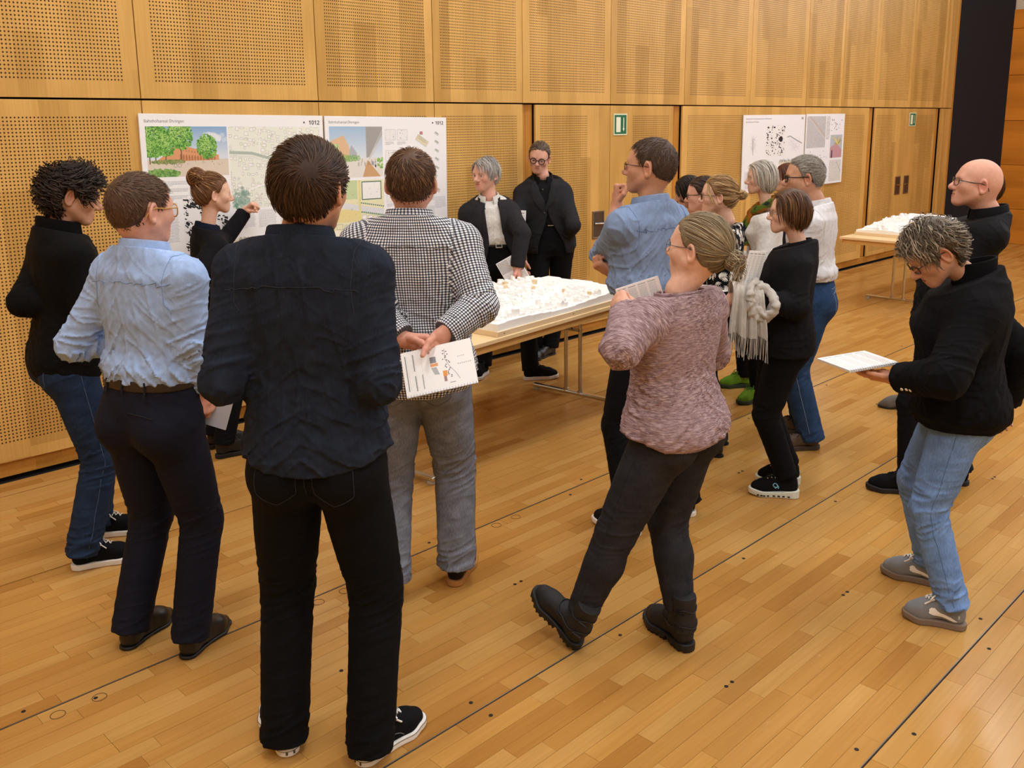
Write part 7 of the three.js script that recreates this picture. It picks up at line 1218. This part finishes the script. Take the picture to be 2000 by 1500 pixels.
const mauve = person('mauve', 'woman with an ash-blonde bun in a mauve melange jumper, grey jeans and black boots', {
  cell: 0.0075, headCell: 0.0032, head: { skin: 'fair', fem: 1, s: 1.0, pitch: -6, fat: 1.2, wide: 1.05 }, brow: '#8a6f52', eyes: 0x4a5a5e, glasses: { r: 0.0011, rw: 0.026, rh: 0.022, color: 0x55606a, metal: 0.7 },
  hair: { n: 3600, len: 0.17, seg: 9, r: 0.0016, flow: FLOW.to([0, 0.0, -0.128], 0), lift: 0.05, rough: 0.1, thick: 0.01, table: 'woman', c1: '#85755d', c2: '#b5a482', streak: 0.45, extra: (st, rnd, pick) => { bunStrands([0, -0.018, -0.145], 0.042, 300, 0.0028, [1, 0.95, 0.9])(st, rnd, pick); for (let i = 0; i < 120; i++) { const a = rnd() * 6.283, p = [Math.cos(a) * 0.03, -0.03 + Math.sin(a) * 0.03, -0.16], e = add(p, [Math.cos(a) * 0.03 + (rnd() - 0.5) * 0.03, -0.03 - rnd() * 0.045, (rnd() - 0.6) * 0.03]); st.lock([p, add(mix3(p, e, 0.5), [(rnd() - 0.5) * 0.02, 0.012, -0.012]), e], [[0, 0, -1], [0, 0, -1], [0, 0, -1]], 0.0017, pick()); } } },
  tops: [{ name: 'jumper', mat: mauveKnit, ease: 0.042, flare: 0.03, hem: 0.07, sleeve: [0.016, 0.02, 0.018], arm: 1.15, fold: 0.006, drape: 0.4, diag: 1.5, neckUp: 0.03, neckTilt: 10, pow: 2.3, hemFn: (dx, dz) => -0.25 * dx - 0.55 * Math.max(0, -dz - 0.03) , collar: { kind: 'rib', rx: 0.088, rz: 0.088, gap: 0.01, tilt: 0.25, y: 0.012 } }],
  bottom: { name: 'jeans', mat: greyDenim, leg: [0.108, 0.078, 0.056], calf: 0.004, fold: 0.0045, bunch: 0.7, hemUp: 0.06, ease: 0.012, seat: 0.1, waist: 0.24, parts: jeansParts(std({ color: 0x1d1d20, roughness: 0.9 })) },
  hands: { L: { d: [0.8, -0.35, 0.35], n: [0, -0.8, -0.4], curl: [0.9, 1.0, 1.1, 1.1], thumb: [0.9, 0.5, 0.4] } },
  shoes: { kind: 'boot', w: 1.06, upper: phys({ color: 0x17171a, roughness: 0.7 }), sole: std({ color: 0x101012, roughness: 0.6 }), more: (sub_, p, s) => {
    const m = phys({ color: 0x141416, roughness: 0.55 }), R = (a, y, o = 0.002) => onto(p.upper, [Math.sin(a) * 0.1, y, 0.048 + Math.cos(a) * 0.1], o, 12);
    for (const y of [0.105, 0.165]) { const pts = []; for (let i = 0; i < 20; i++) pts.push(R((i / 20) * 6.283, y + 0.006 * Math.sin(i))); sub_('strap', new THREE.TubeGeometry(new THREE.CatmullRomCurve3(pts.map(put3), true), 60, 0.0028, 5, true), m); const b = R(1.9, y, 0.007), e = R(2.5, y, 0.02); sub_('buckle', mergeGeometries([rod(add(b, [0, 0.012, 0]), add(b, [0, -0.012, 0]), 0.0025, 6), tube([b, mix3(b, e, 0.5), e], 0.004, 5)]), std({ color: 0x2a2a2c, metalness: 0.6, roughness: 0.4 })); }
  } },
});
person('bald', 'bald man with glasses and arms folded, in a black shirt, near the dark corner', {
  cell: 0.009, head: { skin: 'pink', s: 1.05, pitch: -10, nose: 1.1, fat: 0.6, flush: 1.8, wide: 1.03 }, brow: '#9a8472', eyes: 0x3b4650, glasses: { r: 0.0017, rw: 0.025, rh: 0.017, color: 0x1a1512 },
  tops: [{ name: 'shirt', mat: cloth(0x101014, { rough: 0.75 }), ease: 0.044, bow: 0.045, flare: 0.01, hem: -0.06, sleeve: [0.018, 0.022, 0.02], fold: 0.005, neckUp: 0.032, arm: 1.1, collar: { kind: 'shirt', rx: 0.074, rz: 0.08, tilt: 0.34, y: 0.014, gap: 0.22 }, parts: (c, f, m) => sleeveSeams(c, f, m, threadDark) }],
  bottom: { mat: cloth(0x131318), leg: [0.1, 0.076, 0.07], hemUp: -0.01 },
  shoes: { kind: 'sneaker', w: 1.05, upper: cloth(0x141416), sole: std({ color: 0x19191b, roughness: 0.7 }), laces: { mat: std({ color: 0x0c0c0c }), n: 4 } },
});
const greyhair = person('greyhair', 'grey-haired woman in a black jumper and light blue jeans, head bent over a booklet', {
  cell: 0.008, headCell: 0.0032, handCell: 0.003, head: { skin: 'tan', fem: 1, s: 1.02, pitch: 38, nose: 1.2, fat: 0.3, flush: 1.2 }, brow: '#7a6a58', eyes: 0x3a3a36, look: [0, 0.3], glasses: { r: 0.002, rw: 0.026, rh: 0.018, color: 0x241f1e },
  hair: { n: 2000, ear: 1, len: (p) => lerp(0.045, 0.085, smooth(-0.02, 0.1, p[1])) * (1 - 0.4 * smooth(0.03, 0.08, p[2])), seg: 10, r: 0.0025, flow: FLOW.crown([0.02, 0.11, -0.09], 0.9, 0.25, 0.1), curl: 0.007, turns: 1.1, lift: 0.15, rough: 0.34, tip: 0.2, thick: 0.022, loose: 0.01, table: 'man', c1: '#5d5346', c2: '#a99c86', streak: 0.4 },
  tops: [{ name: 'jumper', mat: cloth(0x0f0f13, { rough: 0.95, bump: 0.0008 }), ease: 0.075, flare: 0.012, hem: -0.2, sleeve: [0.03, 0.034, 0.024], cuffL: 0.9, arm: 1.1, fold: 0.005, diag: 1.4, neckUp: 0.075, neckTilt: 26, trap: 0.03, pow: 2.4, collar: { kind: 'tall', rx: 0.07, rz: 0.074, gap: 0.3, tilt: 0.5, y: 0.055 }, parts: (c, f, m) => buttons(f, [0.62, 0.72, 0.82].map((t) => add(add(mix3(c.j.eL, c.j.wL, t), c.F.left, 0.06), [0, 1, 0], -0.02)), 0.0065, buttonWhite, m) }],
  bottom: { name: 'jeans', mat: cloth(0x8ab2ec, { map: denimMap, size: 0.28 }), leg: [0.1, 0.073, 0.062], fold: 0.008, bunch: 1.7, hemUp: 0.0, seat: 0.098, parts: jeansParts(std({ color: 0x4a6488, roughness: 0.9 })) },
  hands: { L: { d: [1, -0.15, 0.02], n: [-0.05, 0.1, 1], curl: [0.12, 0.14, 0.16, 0.2], thumb: [0.15, 0.1, 0.1] } },
  shoes: { kind: 'sneaker', w: 0.98, upper: cloth(0x92969c, { rough: 0.9 }), sole: std({ color: 0x7b6a5c, roughness: 0.7 }), laces: { mat: std({ color: 0xe9e2d6, roughness: 0.9 }), n: 4, r: 0.0032 }, more: (sub_, p, s) => {
    const w = std({ color: 0xf4f2ee, roughness: 0.6 }), U = (x, y, z) => onto(p.upper, [x, y, z], 0.0, 10);
    for (const k of [1, -1]) { const top = [[0.128, 0.072], [0.122, 0.08], [0.112, 0.08], [0.104, 0.068], [0.092, 0.062], [0.076, 0.058], [0.056, 0.05], [0.03, 0.036]], low = [[0.126, 0.064], [0.128, 0.06], [0.126, 0.054], [0.116, 0.048], [0.1, 0.046], [0.084, 0.044], [0.066, 0.038], [0.046, 0.032]]; sub_('wave_mark', patch(p.upper, [top.map(([z, y]) => [k * 0.07, y, z]), low.map(([z, y]) => [k * 0.07, y, z])], 0.0016, 0.002), w); const a = U(k * 0.06, 0.062, 0.02), t = (y, z) => U(k * 0.06, y, z); sub_('heel_mark', mergeGeometries([tube([t(0.05, 0.018), t(0.064, 0.018)], 0.001, 4), tube([t(0.064, 0.018), t(0.064, 0.026), t(0.058, 0.026), t(0.057, 0.019)], 0.001, 4), tube([t(0.057, 0.021), t(0.05, 0.027)], 0.001, 4)]), w); }
  } },
});
person('ponytail', 'woman with long brown hair and grey shoes, almost hidden behind the bald man', {
  cell: 0.013, headCell: 0.0045, handCell: 0.006, head: { skin: 'fair', fem: 1 },
  hair: { n: 900, len: 0.24, seg: 8, r: 0.0034, flow: FLOW.part(0, 0.5, 1, -0.5), hug: 0.7, drop: 1, lift: 0.03, rough: 0.12, thick: 0.012, table: 'woman', c1: '#5a3d2a', c2: '#86623f' },
  tops: [{ name: 'jumper', mat: black, ease: 0.016, hem: -0.1, neckUp: 0.015 }], bottom: { mat: blackKnit, leg: [0.088, 0.066, 0.056] },
  shoes: { kind: 'dress', upper: std({ color: 0x6a6560, roughness: 0.7 }), sole: std({ color: 0x2a2622 }) },
});
person('hidden', 'woman with reddish-brown hair, glimpsed between the silver-haired woman and white-shirted man', {
  cell: 0.014, headCell: 0.0045, handCell: 0.007, head: { skin: 'fair', fem: 1 },
  hair: { n: 700, len: 0.16, seg: 7, r: 0.0036, flow: FLOW.part(0, 0.6, 1, -0.4), hug: 0.8, lift: 0.03, rough: 0.12, thick: 0.012, table: 'woman', c1: '#5a3424', c2: '#7a4e34' },
  tops: [{ name: 'jumper', mat: cloth(0x2a2630), ease: 0.014, hem: -0.1, neckUp: 0.015 }], bottom: { mat: blackKnit, leg: [0.085, 0.064, 0.055] },
  shoes: { kind: 'dress', upper: leatherBlack, sole: std({ color: 0x0c0b0b }) },
});
// ---------------------------------------------------------------- what people hold
const pageText = canvasTexture(512, 360, (c, w, h) => { const r = seeded(31); c.fillStyle = '#fcfcfb'; c.fillRect(0, 0, w, h); for (let i = 0; i < 4; i++) { c.fillStyle = '#8d9496'; c.fillRect(24 + i * 118, 26, 90, 9); P.text(c, 24 + i * 118, 50, 96, 22, 13, r, '#b3b7b9'); } });
const pageMap = canvasTexture(768, 512, (c, w, h) => {
  const r = seeded(32); c.fillStyle = '#fdfdfc'; c.fillRect(0, 0, w, h);
  c.fillStyle = '#98a09c'; c.fillRect(34, 46, 12, 400); c.fillRect(118, 46, 12, 190); c.fillRect(118, 290, 12, 170); c.fillRect(196, 290, 9, 160);
  for (let i = 0; i < 26; i++) { c.fillStyle = '#d5d8d6'; c.fillRect(60 + (i % 3) * 74, 60 + Math.floor(i / 3) * 42, 3, 34); }
  c.fillStyle = '#8d8d96'; c.fillRect(300, 120, 66, 70); c.fillStyle = '#e9a56e'; c.fillRect(300, 196, 80, 34); c.fillStyle = '#b9bdbb'; c.beginPath(); c.moveTo(300, 236); c.lineTo(360, 240); c.lineTo(385, 330); c.lineTo(330, 320); c.fill();
  P.line(c, [[470, 60], [462, 170], [500, 260], [560, 350], [590, 420]], '#6d7276', 4);
  c.fillStyle = '#4e5054'; for (let i = 0; i < 20; i++) c.fillRect(420 + r() * 70 + i * 2, 70 + i * 16, 14, 10);
  c.fillStyle = '#eda04f'; c.fillRect(420, 300, 46, 60); c.fillStyle = '#a98a8c'; c.fillRect(424, 360, 30, 60);
  c.fillStyle = '#6d7276'; for (let i = 0; i < 7; i++) { c.fillRect(590 + i * 22, 250 + (i % 2) * 3, 11, 7); if (i < 4) c.fillRect(600 + i * 20, 170, 9, 6); } c.fillRect(480, 440, 60, 6);
});
const paper = std({ color: 0xf4f4f2, roughness: 0.8 }), spiralMat = std({ color: 0x9fb6d8, roughness: 0.35, metalness: 0.3 });
// u to the right and v up along the sheet; spiral on 'bottom', 'right' or none
function booklet(label, c, u, v, w, h, tex, spiral, thick = 0.006) {
  u = unit(u); v = unit(sub(v, mul(u, dot(u, v)))); const n = cross(u, v), t = thing('booklet', label, 'booklet', c);
  t.quaternion.setFromRotationMatrix(new THREE.Matrix4().makeBasis(put3(u), put3(v), put3(n)));
  const leaf = (k) => box(w - k * 0.0006, h - k * 0.0006, thick / 6 - 0.0002, k * 0.0005 * (k % 2 ? 1 : -1), 0, -thick / 2 + (k + 0.5) * (thick / 6));
  mesh('pages', mergeGeometries([0, 1, 2, 3, 4].map(leaf)), paper, t);
  mesh('top_sheet', box(w, h, thick / 8, 0, 0, thick / 2 - thick / 12), std({ map: tex, roughness: 0.7 }), t);
  if (spiral) { const rings = [], L = spiral === 'right' ? h : w, N = Math.floor(L / 0.011); for (let i = 0; i < N; i++) { const g = new THREE.TorusGeometry(thick * 0.75, 0.0008, 5, 12); const s = -L / 2 + (i + 0.5) * (L / N); if (spiral === 'right') { g.rotateX(Math.PI / 2); g.translate(w / 2 - 0.003, s, 0); } else { g.rotateY(Math.PI / 2); g.translate(s, -h / 2 + 0.003, 0); } rings.push(g); } mesh('spiral_binding', mergeGeometries(rings), spiralMat, t); }
  return t;
}
booklet('spiral booklet with a printed plan held behind the back of the checked shirt', [2.135, 1.055, -2.59], [0.681, 0.223, 0.697], [0.252, 0.822, -0.51], 0.27, 0.178, pageMap, 'bottom', 0.009);
booklet('booklet hanging from the hand of the silver-haired man in the dark jacket', [4.647, 0.884, -4.766], [0.608, 0.493, 0.622], [-0.267, 0.865, -0.425], 0.17, 0.21, posterD, null);
booklet('white booklet tucked under the arm of the man in the buttoned black suit', [5.09, 1.141, -5.17], [0.698, -0.048, 0.714], [0.034, 0.999, 0.035], 0.13, 0.25, pageText, null);
{ const u = unit([0.484, -0.218, 0.848]), v = unit([0.136, 0.976, 0.173]), n = cross(u, v), uu = add(mul(u, 0.5), n, -0.86); booklet('upright spiral booklet held by the woman with the brown bob', add([3.976, 1.239, -2.383], uu, -0.0), uu, v, 0.16, 0.17, pageText, 'right'); }
booklet('open booklet lying flat on the hand of the head-bent woman', [3.37, 1.032, -1.545], [0.923, 0.03, 0.384], [0.384, 0.02, -0.923], 0.235, 0.185, pageText, 'bottom', 0.009);
booklet('blue-grey booklet at the hip of the man in the loose white shirt', [5.35, 0.72, -2.72], [0.62, -0.5, 0.6], [0.3, 0.86, 0.3], 0.1, 0.15, clothPage(), null);
booklet('grey booklet hanging beside the navy trousers of the light-blue-shirted man', [1.525, 0.925, -3.135], [0.663, -0.316, 0.679], [0.221, 0.949, 0.226], 0.1, 0.15, clothPage(), null);
booklet('notebook in the hands of the woman in the mauve jumper', [2.62, 1.335, -2.03], [0.666, 0.304, 0.681], [-0.45, 0.8, -0.4], 0.16, 0.1, pageText, null);
booklet('white sheet held against the folded arms of the bald man', [4.72, 0.985, -1.8], [0.699, -0.006, 0.715], [0.004, 1, 0.004], 0.08, 0.13, pageText, null);
function clothPage() { return canvasTexture(64, 64, (c) => { c.fillStyle = '#c3cbdc'; c.fillRect(0, 0, 64, 64); c.fillStyle = '#d5dbe6'; c.fillRect(8, 8, 48, 10); }); }
function pen(label, a, b, color, clip) {
  const t = thing('pen', label, 'pen', a), d = sub(b, a);
  mesh('barrel', rod([0, 0, 0], mul(d, 0.86), 0.0042, 12), std({ color, roughness: 0.35 }), t);
  mesh('tip', rod(mul(d, 0.86), d, 0.0042, 12, 0.001), std({ color: clip, roughness: 0.35, metalness: 0.5 }), t);
}
pen('pen in the raised hand of the woman pointing at the plaza board', [2.985, 1.46, -5.428], [3.075, 1.504, -5.46], 0xcfc9c0, 0x8a8a8a);
pen('bright blue pen in the fist of the woman in the mauve jumper', [2.53, 1.335, -2.0], [2.45, 1.298, -2.02], 0x1d8fe0, 0x1670b4);
pen('silver pen clipped into the breast pocket of the black suit', [5.458, 1.402, -5.135], [5.444, 1.345, -5.14], 0xd8d8d8, 0xbdbdbd);

// pale scarf over the forearm of the woman with the bob
{
  const { j, F } = brownbob, B = JOINTS.brownbob.at, eL = add(j.eL, B), wL = add(j.wL, B), a = unit(sub(wL, eL)), t = thing('scarf', 'pale grey fringed scarf looped over the forearm of the woman with the bob', 'scarf', B);
  const out = unit(sub(F.left, mul(a, dot(F.left, a)))), P0 = add(mix3(j.eL, j.wL, 0.92), [0, 0, 0]), woolMap = cloth(0xd6d0c6, { rough: 0.95 });
  const path = [[-0.075, -0.13], [-0.072, -0.03], [-0.05, 0.045], [0, 0.068], [0.05, 0.05], [0.072, -0.02], [0.078, -0.08], [0.082, -0.13], [0.084, -0.175]], C = new THREE.CatmullRomCurve3(path.map((p) => new THREE.Vector3(p[0], p[1], 0)));
  const NX = 40, NY = 46, at = (s, q) => { const p = C.getPointAt(q), low = smooth(0.55, 1, q), w = 0.155 * (1 + 0.25 * low), fold = (0.012 * Math.sin(s * 21 + 0.6) + 0.008 * Math.sin(s * 47)) * (0.35 + low); return add(add(add(P0, a, (s - 0.45) * w), out, p.x + fold), [0, 1, 0], p.y + 0.01 * Math.sin(s * 9) * low); };
  const pos = [], idx = [], uv = [];
  for (let side = 0; side < 2; side++) for (let q = 0; q <= NY; q++) for (let s = 0; s <= NX; s++) { const p = at(s / NX, q / NY); pos.push(...add(p, out, side ? -0.006 : 0)); uv.push(s / NX * 0.2, q / NY * 0.5); }
  const o = (NX + 1) * (NY + 1); for (let q = 0; q < NY; q++) for (let s = 0; s < NX; s++) { const b = q * (NX + 1) + s; idx.push(b, b + 1, b + NX + 2, b, b + NX + 2, b + NX + 1, o + b, o + b + NX + 2, o + b + 1, o + b, o + b + NX + 1, o + b + NX + 2); }
  const g = new THREE.BufferGeometry(); g.setAttribute('position', new THREE.Float32BufferAttribute(pos, 3)); g.setAttribute('uv', new THREE.Float32BufferAttribute(uv, 2)); g.setIndex(idx); g.computeVertexNormals();
  mesh('draped_length', g, woolMap, t);
  const fr = [], r = seeded(9); for (let i = 0; i < 44; i++) { const p = at((i + 0.5) / 44, 1), e = add(add(p, a, (r() - 0.5) * 0.02), [0, 1, 0], -0.085 - r() * 0.03); fr.push(tube([p, add(mix3(p, e, 0.5), out, (r() - 0.5) * 0.012), e], 0.0017, 4)); }
  mesh('fringe', mergeGeometries(fr), woolMap, t).userData.kind = 'stuff';
  const loops = [];
  for (const [k, R, rr, o, dy, tw] of [[0.72, 0.068, 0.0215, 0.062, -0.012, 0.15], [0.66, 0.06, 0.02, 0.076, 0.01, -0.35], [0.78, 0.052, 0.019, 0.05, 0.03, 0.5]]) {
    const c = add(add(mix3(j.eL, j.wL, k), out, o), [0, 1, 0], dy), pts = [];
    for (let i = 0; i < 26; i++) { const th = (i / 26) * 6.283; pts.push(add(add(add(c, a, Math.cos(th) * R * 0.82), [0, 1, 0], Math.sin(th) * R), out, (Math.cos(th) * tw - Math.max(0, Math.sin(th)) * 0.9) * R)); }
    const lg = new THREE.TubeGeometry(new THREE.CatmullRomCurve3(pts.map(put3), true), 90, rr, 14, true), p = lg.attributes.position, nn = lg.attributes.normal;
    for (let i = 0; i < p.count; i++) { const w = 0.006 * n3(p.getX(i) * 30, p.getY(i) * 30, p.getZ(i) * 30) + 0.003 * Math.sin((i % 15) * 2.5); p.setXYZ(i, p.getX(i) + nn.getX(i) * w, p.getY(i) + nn.getY(i) * w, p.getZ(i) + nn.getZ(i) * w); }
    lg.computeVertexNormals(); loops.push(lg);
  }
  mesh('knot', mergeGeometries(loops), woolMap, t);
}
renderer.render(scene, camera);
